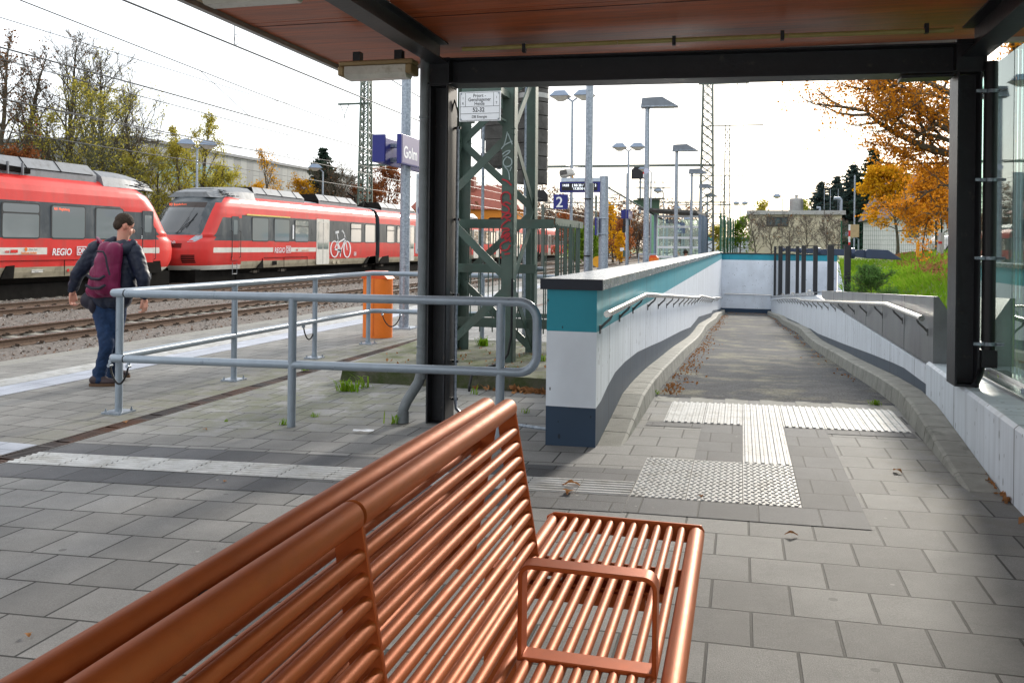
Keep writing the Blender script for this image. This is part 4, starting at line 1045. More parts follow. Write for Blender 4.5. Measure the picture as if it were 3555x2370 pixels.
# ================================================================ STATION NAME SIGN
gp = thing('station_name_sign', 'blue station name board reading Golm on a galvanised post near the orange bin', 'sign', (-5.55, 13.8, -.08))
mb = MB(); mb.tube([(-5.55, 13.8, -.08), (-5.55, 13.8, 5.4)], .085, 20); mb.build('post', M['galv'], gp, True, ang=60)
mb = MB(); mb.box((-5.75, 13.6, -.09), (-5.35, 14.0, -.06)); mb.build('base_plate', M['galv'], gp); bolts(gp, -5.55, 13.8, -.06, .16)
bx0, bx1, by0, by1, bz0, bz1 = -5.66, -5.44, 13.35, 15.6, 2.66, 3.14
mb = MB(); mb.box((-5.42, 13.08, bz0), (-5.34, 16.2, bz1)); mb.build('board', M['navy'], gp, bevel=.004)
mb = MB(); mb.box((-5.3395, 13.12, bz0 + .02), (-5.336, 16.19, bz1 - .02)); fa = mb.build('board_sheen', M['sign_sheen'], gp)  # thin sheet carrying the painted pale reflection over the navy board
textmesh('lettering', 'Golm', .27, (-5.335, 13.17, bz0 + .11), EY, EZ, M['white_paint'], gp, 'LEFT', .006, .001)
mb = MB(); mb.box((-5.86, 13.10, bz0 + .03), (-5.64, 13.15, bz1 + .0)); mb.box((-5.86, 13.15, bz0 + .03), (-5.80, 16.0, bz1)); mb.build('rear_board', M['navy'], gp, bevel=.004)
mb = MB(); mb.box((-5.80, 13.72, 2.75), (-5.42, 13.88, 2.82)); mb.box((-5.80, 13.72, 3.0), (-5.42, 13.88, 3.06)); mb.build('arms', M['galv'], gp)
# white info panel partly hidden by the column
ip = thing('info_panel', 'pale rounded information panel edge on between name sign and dark column', 'sign', (-4.9, 13.0, 1.2))
a, b_ = at(955, 398, 12.9), at(955, 583, 12.9)
mb = MB(); mb.box((a.x, 12.9, b_.z), (a.x + .5, 12.94, a.z)); mb.build('panel', mat('pale grey panel', (.45, .48, .50), .4), ip, bevel=.03)
mb = MB(); mb.tube([(a.x + .25, 12.97, -.08), (a.x + .25, 12.97, a.z)], .04, 12); mb.build('post', M['galv'], ip, True)
mb = MB(); mb.tube([(a.x + .2, 12.893, (a.z + b_.z) / 2 + .05), (a.x + .2, 12.898, (a.z + b_.z) / 2 + .05)], .16, 20); mb.build('round_symbol', M['navy'], ip)
for z in (a.z - .06, b_.z + .06): mb = MB(); mb.tube([(a.x + .06, 12.885, z), (a.x + .06, 12.9, z)], .025, 10); mb.build('screw', M['galv'], ip)

# ================================================================ BINS
def litter_bin(x, y, z, s, lab):
    t_ = thing('litter_bin', lab, 'litter bin', (x, y, z), 'orange platform bins', world=False)
    mb = MB(); n = 26; H = .90
    def rr(a): return (.235 * math.cos(a), .185 * math.sin(a))
    vs = []
    for zz in (.0, H):
        for k in range(n): p = rr(2 * PI * k / n); vs.append((p[0], p[1], zz))
    mb.add(vs, [(k, (k + 1) % n, n + (k + 1) % n, n + k) for k in range(n)] + [tuple(range(n - 1, -1, -1)), tuple(range(n, 2 * n))])
    mb.build('bin_body', M['orange'], t_, True, ang=40)
    mb = MB(); mb.box((.0, -.19, .03), (.018, -.178, .89)); mb.build('seam', mat('orange seam', (.55, .12, .015)), t_)
    mb = MB(); mb.prism([(-.22, 0), (.22, 0), (.10, .115), (-.15, .115)], (0, 0, H), EX, EZ, EY, .30); mb.build('hood', mat('orange hood', (.60, .08, .015), .4), t_, bevel=.004)
    t_.location = (x, y, z); t_.scale = (s, s, s); return t_
b1 = litter_bin(-5.40, 12.35, -.08, 1.0, 'orange oval litter bin standing behind the corner of the railing')
p = at(1497, 602, 42); b2 = litter_bin(p.x + .1, 42, -.08, 1.0, 'orange litter bin peeking over the far end of the parapet coping')

# ================================================================ LAMP ROW BESIDE THE RAMP
def shoebox_lamp(x, y, h, lab, sticker=False):
    t_ = thing('platform_lamp', lab, 'street lamp', (x, y, -.05), 'single head lamps in a row beside the ramp parapet', world=False)
    mb = MB(); mb.tube([(0, 0, 0), (0, 0, h - .12)], .07, 14, rs=[.085, .062]); mb.build('post', M['galv'], t_, True, ang=60)
    mb = MB(); mb.prism([(-.16, 0), (-.13, .22), (.40, .24), (.80, .0)], (0, 0, h - .14), EX, EZ, EY, .36); mb.build('head', mat('grey lamp head', (.16, .18, .21), .5), t_, bevel=.01)
    mb = MB(); mb.box((-.17, -.20, h - .165), (.82, .20, h - .14)); mb.build('rim', M['galv'], t_)
    mb = MB(); mb.box((.15, -.14, h - .18), (.72, .14, h - .166)); mb.build('cover', M['diffuser'], t_)
    if sticker:
        mb = MB(); mb.tube([(0, -.072, 3.45), (0, -.0705, 3.45)], .075, 16); mb.build('round_sticker', mat('pale sticker', (.45, .47, .6)), t_)
    t_.location = (x, y, -.05); return t_
LY = [23.6, 34.6, 45.4, 56.4, 66.5]
nm = ['nearest and tallest looking lamp of the row beside the parapet', 'second lamp of the row beside the parapet', 'third lamp of the row beside the parapet', 'fourth lamp of the row, in front of the lattice mast', 'farthest lamp of the row beside the parapet']
for i, y in enumerate(LY): shoebox_lamp(-2.5, y, 5.33, nm[i], i == 0)
# nearest tall pole of the row with side conduit
p = at(1350, 600, 13.6)
tp_ = thing('tall_pole', 'tall galvanised pole with a flat cable cover just behind the parapet', 'pole', (p.x, 13.6, -.08))
mb = MB(); mb.tube([(p.x, 13.6, -.08), (p.x, 13.6, 5.5)], .065, 16, rs=[.066, .056]); mb.build('post', M['galv'], tp_, True, ang=60)
mb = MB(); mb.box((p.x + .035, 13.53, .0), (p.x + .085, 13.58, 2.35)); mb.build('cable_cover', M['pvc'], tp_)
for z in (1.2, 2.1): mb = MB(); mb.lathe([(.075, -.01), (.075, .01)], (p.x + .012, 13.59, z), 14); mb.build('strap', M['black'], tp_)

# double head lamps
def dome_head(mb, c, s):
    mb.prism([(-.50, 0), (-.24, .22), (.10, .24), (.50, 0)], c, EX, EZ, EY, .5 * s)
def double_lamp(x, y, h, lab, single=False, grp='twin head platform lamps'):
    t_ = thing('twin_lamp', lab, 'street lamp', (x, y, -.1), grp, world=False)
    mb = MB(); mb.tube([(0, 0, 0), (0, 0, h - .25)], .06, 12, rs=[.08, .05]); mb.build('post', M['galv'], t_, True)
    for s_ in ((-1, 1) if not single else (-1,)):
        mb = MB(); mb.tube([(0, 0, h - .25), (s_ * .2, 0, h - .1)], .035, 8); cx_ = s_ * .52
        vs = []; n = 4
        for (hw, hd, z) in ((.44, .30, 0), (.22, .14, .24), (.08, .06, .26)):
            for a, b__ in ((-1, -1), (1, -1), (1, 1), (-1, 1)): vs.append((cx_ + a * hw, b__ * hd, h - .02 + z))
        mb.add(vs, [(k, (k + 1) % 4, 4 + (k + 1) % 4, 4 + k) for k in range(4)] + [(4 + k, 4 + (k + 1) % 4, 8 + (k + 1) % 4, 8 + k) for k in range(4)] + [(8, 9, 10, 11), (3, 2, 1, 0)])
        mb.build('lamp_head', mat_lh, t_)
        mb = MB(); vs = []
        for (hw, hd, z) in ((.40, .26, -.025), (.12, .08, -.22)):
            for a, b__ in ((-1, -1), (1, -1), (1, 1), (-1, 1)): vs.append((cx_ + a * hw, b__ * hd, h + z))
        mb.add(vs, [(k, 4 + k, 4 + (k + 1) % 4, (k + 1) % 4) for k in range(4)] + [(7, 6, 5, 4), (0, 1, 2, 3)]); mb.build('lamp_cover', M['diffuser'], t_)
    t_.location = (x, y, -.1); return t_
mat_lh = mat('blue grey lamp roof', (.20, .25, .33), .45)
for px_, yy, ztop, lab, sg_, rot in ((1315, 36.2, 220, 'tall twin head lamp behind the departure board', 0, 0), (1444, 50, 338, 'twin head lamp left of the nearest row lamp', 0, 0),
    (1496, 66, 388, 'lamp with one drooping head above the green signal platform', 1, 0), (1525, 80, 438, 'small single head lamp behind the second row lamp', 1, 0), (1567, 95, 478, 'small single lamp left of the third row lamp', 1, 0),
    (1588, 108, 503, 'tiny single lamp above the far shelter roof', 1, 0), (1797, 90, 451, 'thin lamp above the beige flat roofed building', 1, 0), (1701, 110, 467, 'thin lamp left of the beige building', 0, 0), (1972, 60, 541, 'white lamp beside the spruces', 1, 0)):
    b__ = at(px_, ztop, yy); double_lamp(b__.x, yy, b__.z + .1, lab, sg_)
for px_, ztop, lab in ((453, 332, 'twin head lamp in front of the green trees behind the first train'), (742, 386, 'lamp in front of the spruce behind the second train')):
    b__ = atX(px_, ztop, -26.6); t_ = double_lamp(b__.x, b__.y, b__.z + .1, lab, px_ > 500)
    t_.rotation_euler = (0, 0, R(35))
# platform number sign and departure board
def sq_sign(c, s, y, par, depth=.12):
    mb = MB(); mb.box((c.x - s / 2, y, c.z - s / 2), (c.x + s / 2, y + depth, c.z + s / 2)); mb.build('board', M['navy'], par, bevel=.006)
    textmesh('numeral', '2', s * 1.0, (c.x - s * .06, y - .002, c.z - s * .36), EX, EZ, M['white_paint'], par, bold=s * .012, depth=.001)
c = at(1287, 463.5, 35.8); n2 = thing('platform_number_sign', 'square blue sign with a white 2 on the twin lamp post', 'sign', (c.x, 35.8, c.z))
sq_sign(c, .62, 35.8, n2); mb = MB(); mb.box((c.x + .3, 35.85, c.z + .12), (c.x + .62, 35.9, c.z + .16)); mb.box((c.x + .3, 35.85, c.z - .16), (c.x + .62, 35.9, c.z - .12)); mb.build('arms', M['galv'], n2)
Y = 29.5
a, b_ = at(1285, 418, Y), at(1379, 441, Y)
db_ = thing('departure_board', 'dark blue departure board showing 14:03 and 13:28:50 under a light canopy', 'display', (a.x, Y, a.z))
mb = MB(); mb.box((a.x, Y, b_.z), (b_.x, Y + .3, a.z)); mb.build('case', M['navy'], db_, bevel=.01)
sa, sb = at(1290, 421, Y), at(1372, 438, Y)
mb = MB(); mb.box((sa.x, Y - .004, sb.z), (sb.x, Y - .001, sa.z)); mb.build('screen', M['black'], db_)
mb = MB(); c0, c1 = at(1289, 409, Y), at(1379, 417, Y); mb.box((c0.x, Y - .02, c1.z), (c1.x, Y + .32, c0.z)); mb.build('canopy', mat('pale blue canopy', (.42, .48, .55), .4), db_)
scr = emis('display text', (.75, .8, .85), .7)
for s_, px_, py_, sz in (('14:03', 1291.5, 428.5, .118), ('[ RB 20 / 2', 1314, 428.5, .118), ('13:28:50 Uhr', 1316, 435.8, .112), ('2', 1366, 428.5, .118)):
    q = at(px_, py_, Y); textmesh('display_text', s_ if s_ != '[ RB 20 / 2' else '[ RB 20 /', sz, (q.x, Y - .006, q.z), EX, EZ, scr, db_, 'LEFT', .001, .0005, sx=.92)
dp = at(1385.5, 600, Y + .1)
db2 = thing('board_post', 'thick galvanised post beside the departure board', 'post', (dp.x, Y + .1, -.08))
mb = MB(); q = at(1385, 405, Y + .1); mb.tube([(dp.x, Y + .1, -.08), (dp.x, Y + .1, q.z)], .165, 20, rs=[.17, .155]); mb.build('post', M['galv'], db2, True, ang=50)
mb = MB(); mb.box((c1.x, Y + .05, c0.z - .09), (dp.x, Y + .12, c0.z - .03)); mb.build('arm', M['galv'], db2)
q = at(1370, 545, Y); q2 = at(1372, 500, Y)
mb = MB(); mb.box((q.x - .03, Y - .2, q.z + .07), (q.x + .02, Y + .3, q2.z)); mb.build('side_case', M['navy'], db2, bevel=.01)
mb = MB()
for z in (q.z + .12, q2.z - .02): mb.tube([(q.x + .02, Y - .1, z), (dp.x + .2, Y - .1, z)], .02, 6)
mb.tube([(q.x + .06, Y - .1, q.z + .05), (q.x + .06, Y - .1, q2.z + .03)], .02, 6); mb.build('side_frame', M['galv'], db2)
q = at(1373, 601, 30.5); yd = thing('yellow_disc', 'half hidden yellow orange disc at the foot of the thick post', 'marker', (q.x, 30.5, q.z)); mb = MB(); mb.tube([(q.x, 30.5, q.z), (q.x, 30.55, q.z)], .20, 24); mb.build('disc', M['yellow'], yd); mb = MB(); mb.tube([(q.x, 30.58, -.08), (q.x, 30.58, q.z)], .03, 8); mb.build('stem', M['galv'], yd)
q = at(1303, 398, 35.4); cm = thing('speaker_horn', 'pale loudspeaker horn with a yellow tag above the departure board', 'loudspeaker', tuple(q))
rt_ = Matrix.Rotation(R(-12), 3, 'Y')
mb = MB(); mb.cbox(q, (.62, .5, .30), rot=rt_); mb.build('horn', mat('off white speaker', (.5, .49, .46), .5), cm, bevel=.09)
mb = MB(); mb.cbox(q + Vector((-.12, -.26, .02)), (.30, .03, .2), rot=rt_); mb.build('grille', M['weight'], cm)
mb = MB(); mb.prism([(0, 0), (.26, 0), (.13, .26)], q + Vector((.12, -.1, -.36)), EX, EZ, EY, .02); mb.build('warning_tag', M['yellow'], cm)
mb = MB(); mb.tube([q + Vector((-.05, 0, -.15)), q + Vector((-.05, 0, -.4)), q + Vector((.3, .3, -.45))], .03, 8); mb.build('bracket', M['galv'], cm)

# ================================================================ TRAINS
M['t_red'] = mat('train red', (.60, .035, .03), .34, 0, .10, 1.2, 0, c2=(.42, .06, .05), c2s=2.2, c2t=(.5, .8), stretch=(1, 1, .4))
M['t_dark'] = mat('train window band grey', (.055, .066, .075), .30, 0, .18, 1.5, c2=(.15, .155, .15), c2s=2, c2t=(.5, .8), stretch=(1, 1, .4))
M['t_cream'] = mat('train sill beige', (.40, .35, .25), .5, 0, .15, 2, c2=(.22, .19, .13), c2s=3, c2t=(.5, .75))
M['t_white'] = mat('train stripe', (.62, .60, .54), .45, 0, .1, 3)
M['t_roof'] = mat('train roof grey', (.21, .22, .235), .55, .1, .2, 2, c2=(.10, .10, .10), c2s=2, c2t=(.5, .75))
M['t_under'] = mat('train underframe', (.012, .011, .010), 1, 0, .3, 4, spec=.05)  # near-black for dark parts and for the shade under the trains
M['t_wheel'] = mat('train wheel steel', (.10, .085, .07), .6, .3, .3, 8)
gm = bpy.data.materials.new('train window glass'); gm.use_nodes = True; b = gm.node_tree.nodes['Principled BSDF']
b.inputs['Base Color'].default_value = (.21, .235, .24, 1); b.inputs['Roughness'].default_value = .06; b.inputs['Specular IOR Level'].default_value = 1.0; b.inputs['Coat Weight'].default_value = 1.0; b.inputs['Coat Roughness'].default_value = .03
M['t_glass'] = gm
M['t_frame'] = mat('window rubber frame', (.03, .032, .034), .5)
gd = bpy.data.materials.new('windscreen glass'); gd.use_nodes = True; b = gd.node_tree.nodes['Principled BSDF']
b.inputs['Base Color'].default_value = (.03, .035, .04, 1); b.inputs['Roughness'].default_value = .05; b.inputs['Coat Weight'].default_value = 1.0
M['t_wind'] = gd
TXC, HW = -23.96, 1.46
PROF = [(1.34, .10), (1.40, .28), (1.435, .47), (1.46, .95), (1.46, 1.40), (1.455, 1.9), (1.44, 2.62), (1.41, 2.95), (1.36, 3.15), (1.27, 3.33), (1.10, 3.48), (.85, 3.58), (.45, 3.65), (0, 3.67)]
def band(z, x):
    if z < .45: return 2
    if z < .86: return 0
    if z < 1.09: return 3
    if z < 1.40: return 0
    if z < 2.61: return 1
    if z < 3.52: return 0
    return 4
ZR = [.10, .28, .449, .451, .65, .859, .861, 1.089, 1.091, 1.25, 1.399, 1.401, 1.9, 2.609, 2.611, 2.95, 3.15, 3.33, 3.48, 3.519, 3.521, 3.60, 3.65, 3.67]
def hw(z):
    for (xa, za), (xb, zb) in zip(PROF, PROF[1:]):
        if z <= zb: return xa + (xb - xa) * (z - za) / (zb - za)
    return 0
def straight(y0, y1, name, par, stripes=None):
    mb = MB()
    for s_ in (1, -1):
        for za, zb in zip(ZR, ZR[1:]):
            k = band((za + zb) / 2, 1)
            segs = [(y0, y1, k)]
            if k == 3 and stripes is not None:
                segs = []; c = y0
                for a, b_ in stripes:
                    if a > c: segs.append((c, a, 0))
                    segs.append((a, b_, 3)); c = b_
                if c < y1: segs.append((c, y1, 0))
            for a, b_, kk in segs:
                xa, xb = TXC + s_ * hw(za), TXC + s_ * hw(zb)
                v = [(xa, a, za), (xa, b_, za), (xb, b_, zb), (xb, a, zb)]
                mb.add(v if s_ > 0 else v[::-1], [(0, 1, 2, 3)], kk)
    ring = [(TXC + hw(z), z) for z in ZR] + [(TXC - hw(z), z) for z in reversed(ZR)]
    for y in (y0, y1): mb.add([(x, y, z) for x, z in ring], [tuple(range(len(ring)))], 1)
    mb.add([(TXC + 1.34, y0, .10), (TXC + 1.1, y0, -.12), (TXC + 1.1, y1, -.12), (TXC + 1.34, y1, .10)], [(0, 1, 2, 3)], 5)
    mb.add([(TXC + 1.1, y0, -.12), (TXC - 1.1, y0, -.12), (TXC - 1.1, y1, -.12), (TXC + 1.1, y1, -.12)], [(0, 1, 2, 3)], 5)
    mb.box((TXC - 1.18, y0, -.62), (TXC + 1.18, y1, -.121), 5)  # near-black box fills the shadowed gap under the car
    return mb.build(name, [M['t_red'], M['t_dark'], M['t_cream'], M['t_white'], M['t_roof'], M['t_under']], par, True, ang=25)
def y0f(z):   # front profile on the centre line, distance behind the tip
    pts = [(.10, .55), (.30, .22), (.60, .03), (1.0, .0), (1.35, .10), (1.62, .45), (1.75, .62), (2.2, .93), (2.7, 1.30), (3.1, 1.68), (3.3, 2.0), (3.5, 2.5), (3.6, 2.95), (3.67, 3.6)]
    for (za, ya), (zb, yb) in zip(pts, pts[1:]):
        if z <= zb: return ya + (yb - ya) * (z - za) / (zb - za)
    return 3.6
NOSEL = 4.0
def nose(ytip, sg, name, par):
    """sg=+1: body lies towards +y of the tip"""
    zs = [.10, .2, .30, .40, .45, .55, .65, .75, .86, .95, 1.02, 1.09, 1.18, 1.27, 1.36, 1.40, 1.48, 1.55, 1.62, 1.69, 1.75] + [1.75 + .05 * i for i in range(1, 30)] + [3.25, 3.30, 3.35, 3.4, 3.45, 3.5, 3.54, 3.58, 3.61, 3.64, 3.66, 3.669]
    NA = 44; rows = []; par_ = []
    for z in zs:
        W_ = max(.02, hw(z)); d0 = y0f(z); dep = min(NOSEL - d0 - .02, 1.75 if z < 1.6 else 1.35)
        dep = max(.05, dep)
        row = []; pr_ = []
        for k in range(NA + 1):
            a = -1 + 2 * k / NA; th = a * PI / 2
            xx = math.copysign(abs(math.sin(th)) ** .80, a); yy = 1 - abs(math.cos(th)) ** .95
            row.append((TXC + xx * W_, ytip + sg * (d0 + dep * yy), z)); pr_.append((xx, d0 + dep * yy))
        row = [(TXC - W_, ytip + sg * NOSEL, z)] + row + [(TXC + W_, ytip + sg * NOSEL, z)]
        rows.append(row); par_.append([(-1, NOSEL)] + pr_ + [(1, NOSEL)])
    mb = MB()
    for i in range(len(rows) - 1):
        zc = (zs[i] + zs[i + 1]) / 2
        for k in range(len(rows[0]) - 1):
            u = (par_[i][k][0] + par_[i][k + 1][0]) / 2; d = (par_[i][k][1] + par_[i][k + 1][1]) / 2; au = abs(u)
            v = [rows[i][k], rows[i][k + 1], rows[i + 1][k + 1], rows[i + 1][k]]
            # colour of this bit of the cab
            m_ = 0
            side = d > 1.95 + .0 * zc
            if zc < .27: m_ = 3
            elif 1.72 < zc < 2.86 and au < .80 - .10 * (zc - 1.72) / 1.1: m_ = 6            # windscreen
            elif 2.86 <= zc < 3.12 and au < .70: m_ = 7            # destination display
            elif zc >= 3.12 and au < .95 and d < 3.9: m_ = 1
            elif 1.62 < zc and au < .86: m_ = 1
            elif 1.40 < zc < 2.61 and d > 2.35 + (2.61 - zc) * -.55 + .9 * (zc - 1.4): m_ = 1     # grey wedge on the side
            elif .86 < zc < 1.09 and d > 2.2: m_ = 3
            elif .45 <= zc < .75 and .55 < au < .93 and d < 1.2 and 0: m_ = 5
            mb.add(v if sg > 0 else v[::-1], [(0, 1, 2, 3)], m_)
    o = mb.build(name, [M['t_red'], M['t_dark'], M['t_cream'], M['t_white'], M['t_roof'], M['t_under'], M['t_wind'], M['t_disp']], par, False)
    bm = bmesh.new(); bm.from_mesh(o.data); bmesh.ops.remove_doubles(bm, verts=bm.verts, dist=.0005); bmesh.ops.recalc_face_normals(bm, faces=bm.faces); bm.to_mesh(o.data); bm.free()
    o.data.polygons.foreach_set('use_smooth', [True] * len(o.data.polygons))
    return o, (lambda z, a: None)
dm = mat('destination glass', (.035, .025, .022), .2); M['t_disp'] = dm
XS = TXC + HW
def rrect(y0, y1, z0, z1, r_=.09, n=5):
    p = []
    for cy, cz, s0 in ((y1 - r_, z1 - r_, 0), (y0 + r_, z1 - r_, 90), (y0 + r_, z0 + r_, 180), (y1 - r_, z0 + r_, 270)):
        for k in range(n + 1): a = R(s0 + 90 * k / n); p.append((cy + r_ * math.cos(a), cz + r_ * math.sin(a)))
    return p
def window(par, y0, y1, z0=1.42, z1=2.50, split=False):
    mb = MB(); mb.prism(rrect(y0 - .05, y1 + .05, z0 - .05, z1 + .05, .12), (XS - .005, 0, 0), EY, EZ, EX, .022); w_ = mb.build('window', M['t_frame'], par)
    mb = MB()
    if split:
        mb.prism(rrect(y0, y1, z0, z0 + (z1 - z0) * .70, .07), (XS + .0005, 0, 0), EY, EZ, EX, .018); mb.prism(rrect(y0, y1, z0 + (z1 - z0) * .75, z1, .07), (XS + .0005, 0, 0), EY, EZ, EX, .018)
    else: mb.prism(rrect(y0, y1, z0, z1, .08), (XS + .0005, 0, 0), EY, EZ, EX, .018)
    p_ = mb.build('pane', M['t_glass'], w_)
def door(par, y0, y1):
    mb = MB(); mb.prism(rrect(y0, y1, .16, 2.66, .06), (XS - .004, 0, 0), EY, EZ, EX, .03); d_ = mb.build('door', M['t_white'], par)
    for a, b_ in ((y0 + .10, (y0 + y1) / 2 - .05), ((y0 + y1) / 2 + .05, y1 - .10)):
        mb = MB(); mb.prism(rrect(a, b_, 1.0, 2.5, .07), (XS + .004, 0, 0), EY, EZ, EX, .02); mb.build('door_glass', M['t_glass'], d_)
    mb = MB(); mb.box((XS + .011, (y0 + y1) / 2 - .012, .18), (XS + .014, (y0 + y1) / 2 + .012, 2.64)); mb.build('door_gap', M['black'], d_)
def cabdoor(par, y0, y1):
    mb = MB(); mb.prism(rrect(y0, y1, .50, 2.52, .05), (XS - .006, 0, 0), EY, EZ, EX, .02); d_ = mb.build('cab_door', M['t_dark'], par)
    mb = MB(); mb.prism([(y0 + .01, .51), (y1 - .01, .51), (y1 - .01, 1.39), (y0 + .01, 1.39)], (XS - .004, 0, 0), EY, EZ, EX, .019); mb.build('lower_panel', M['t_red'], d_)
    mb = MB(); mb.prism([(y0 + .01, .87), (y1 - .01, .87), (y1 - .01, 1.08), (y0 + .01, 1.08)], (XS - .003, 0, 0), EY, EZ, EX, .019); mb.build('stripe', M['t_white'], d_)
    mb = MB(); mb.prism(rrect(y0 + .12, y1 - .12, 1.68, 2.35, .06), (XS + .001, 0, 0), EY, EZ, EX, .02); mb.build('door_window', M['t_glass'], d_)
    for y in (y0 - .06, y1 + .06):
        mb = MB(); mb.tube([(XS, y, .62), (XS + .07, y, .66), (XS + .07, y, 1.82), (XS, y, 1.86)], .014, 6); mb.build('grab_rail', M['t_frame'], par)
    mb = MB()
    for y in (y0 + .1, y1 - .1): mb.tube([(XS - .02, y, .38), (XS - .02, y, -.15)], .016, 6)
    for z in (.18, -.12): mb.tube([(XS - .02, y0 + .1, z), (XS - .02, y1 - .1, z)], .016, 6)
    mb.build('step_ladder', M['t_roof'], par)
def bogie(par, yc, L_=2.6):
    mb = MB()
    for s_ in (-1, 1):
        mb.tube([(TXC + .72, yc + s_ * L_ / 2, .0), (TXC + .86, yc + s_ * L_ / 2, .0)], .42, 24); mb.tube([(TXC + .86, yc + s_ * L_ / 2, .0), (TXC + 1.0, yc + s_ * L_ / 2, .0)], .16, 12)
    w_ = mb.build('wheels', M['t_wheel'], par, True)
    mb = MB(); mb.bar((TXC + 1.05, yc - L_ / 2 - .4, .10), (TXC + 1.05, yc + L_ / 2 + .4, .10), .16, .22)
    for s_ in (-1, 1):
        for dy in (-.32, .32):
            for k in range(6): mb.tube([(TXC + 1.15, yc + s_ * L_ / 2 + dy, -.1 + k * .07), (TXC + 1.15, yc + s_ * L_ / 2 + dy, -.07 + k * .07)], .085, 10)
        mb.cbox((TXC + 1.12, yc + s_ * L_ / 2, .02), (.22, .34, .3))
    mb.tube([(TXC + 1.22, yc - .9, .42), (TXC + 1.22, yc + .3, .55)], .06, 8); mb.box((TXC - .9, yc - L_ / 2 - .5, -.1), (TXC + .9, yc + L_ / 2 + .5, .3))
    mb.build('bogie', M['t_wheel'], par)
def arch(par, y0, y1):   # dark wheel opening cut in the beige sill
    mb = MB(); mb.prism([(y0, .08), (y0 + .5, .50), (y1 - .1, .56), (y1, .08)], (XS - .03, 0, 0), EY, EZ, EX, .07); mb.build('wheel_opening', M['t_under'], par)
def roofbox(par, y0, y1, w0=1.1, w1=.75, h=.62, zb=3.42, dark_end=None, nm='roof_unit'):
    mb = MB(); x = TXC
    v = [(x + w0, y0, zb), (x + w0, y1, zb), (x - w0, y1, zb), (x - w0, y0, zb), (x + w0, y0, zb + h * .45), (x + w0, y1, zb + h * .45), (x - w0, y1, zb + h * .45), (x - w0, y0, zb + h * .45), (x + w1, y0 + .3, zb + h), (x + w1, y1 - .1, zb + h), (x - w1, y1 - .1, zb + h), (x - w1, y0 + .3, zb + h)]
    mb.add(v, [(0, 1, 5, 4), (4, 5, 9, 8), (8, 9, 10, 11), (1, 2, 6, 5), (5, 6, 10, 9), (2, 3, 7, 6), (6, 7, 11, 10)], 0); mb.add(v, [(3, 0, 4, 7), (7, 4, 8, 11)], 1)
    o = mb.build(nm, [M['t_roof'], M['t_under']], par)
    mb = MB(); yy = y0 + 1.2
    while yy < y1 - .4: mb.bar((x + w0 - .0, yy, zb + h * .45 + .01), (x + w1 + .0, yy, zb + h + .012), .03, .02); yy += 1.5
    mb.box((x + w0, y0 + .2, zb + h * .42), (x + w0 + .02, y1 - .2, zb + h * .46))
    mb.build('ribs', M['t_under'], o)
def humpvent(par, y0, y1, sg):
    mb = MB(); n = 10; rows = []
    for i in range(n + 1):
        u = i / n; y = y0 + (y1 - y0) * u; h = math.sin(min(1, (u if sg > 0 else 1 - u) * 1.15 + .12) * PI / 2) ** .8
        rows.append([(TXC + 1.27 - (1 - h) * .35, y, 3.34), (TXC + 1.15 - (1 - h) * .4, y, 3.40 + .30 * h), (TXC + .8, y, 3.45 + .48 * h), (TXC - .8, y, 3.45 + .48 * h), (TXC - 1.2, y, 3.34)])
    mb.grid(rows, 0, True); mb.add(rows[-1], [tuple(range(5))]); mb.add(rows[0], [tuple(range(5))]); o = mb.build('roof_hump', M['t_roof'], par)
    mb = MB()
    for r_ in range(5):
        for c_ in range(6):
            u = .25 + c_ * .11; y = y0 + (y1 - y0) * (u if sg < 0 else 1 - u) ; z = 3.47 + r_ * .075
            if r_ * .16 + c_ * .07 > .85: continue
            f_ = r_ / 5; xx = TXC + 1.20 - .36 * f_; mb.box((xx - .05, y, z - .014), (xx + .012, y + .24, z + .014))
    mb.build('vent_slots', M['t_under'], o)
def letters(par, s, size, y, z, mt='white_paint', sx=1, b_=.006, shear=.15, al='LEFT', x=None):
    return textmesh('lettering', s, size, ((x or XS) + .012, y, z), EY, EZ, M[mt], par, al, b_, .001, sx, shear)
def dbbox(par, y, z, s):
    mb = MB(); th = s * .09; w_ = s * 1.45
    for a in ((y, z, y + w_, z + th), (y, z + s - th, y + w_, z + s), (y, z + th, y + th, z + s - th), (y + w_ - th, z + th, y + w_, z + s - th)): mb.box((XS + .006, a[0], a[1]), (XS + .013, a[2], a[3]))
    mb.build('logo_frame', M['white_paint'], par); letters(par, 'DB', s * .86, y + w_ * .12, z + s * .20, sx=.92, b_=s * .02, shear=0)

# ---- train A: left unit, its rear cab ends beside the person
JY = 31.6
A = thing('regional_train', 'left red regional train leaving the picture, its rounded cab end behind the person', 'train', (TXC, 22, -.43), 'coupled red regional trains')
bA = straight(0, 27.6, 'body', A, [(0, 24.05), (26.7, 27.6)])
nose(31.6, -1, 'cab', A)
# pixel-measured y positions on the flank
def ya(px_): return atX(px_, 560, XS).y
def zw(X): return X * 900 / 2352 / 1.5115
for a, b_, sp_ in ((20, 350, 1), (470, 765, 0), (870, 1110, 0)): window(A, ya(zw(a)), ya(zw(b_)), split=bool(sp_))
for k in range(6): window(A, 19.8 - k * 2.2, 21.3 - k * 2.2)
cabdoor(A, ya(zw(1290)), ya(zw(1390)))
letters(A, 'REGIO', .33, ya(zw(470)), .83, sx=.92); dbbox(A, ya(zw(697)), .82, .31)
letters(A, 'VBB', .10, ya(zw(40)), .92, 'red', b_=.003); mb = MB(); mb.box((XS + .004, ya(zw(95)), .92), (XS + .012, ya(zw(160)), 1.02)); mb.build('red_plate', M['red'], A)
letters(A, 'Mein Takt', .085, ya(zw(262)), 1.0, 't_roof', b_=0, shear=0); letters(A, 'Sachsen-Anhalt', .105, ya(zw(190)), .88, 'orange', b_=.003, shear=0)
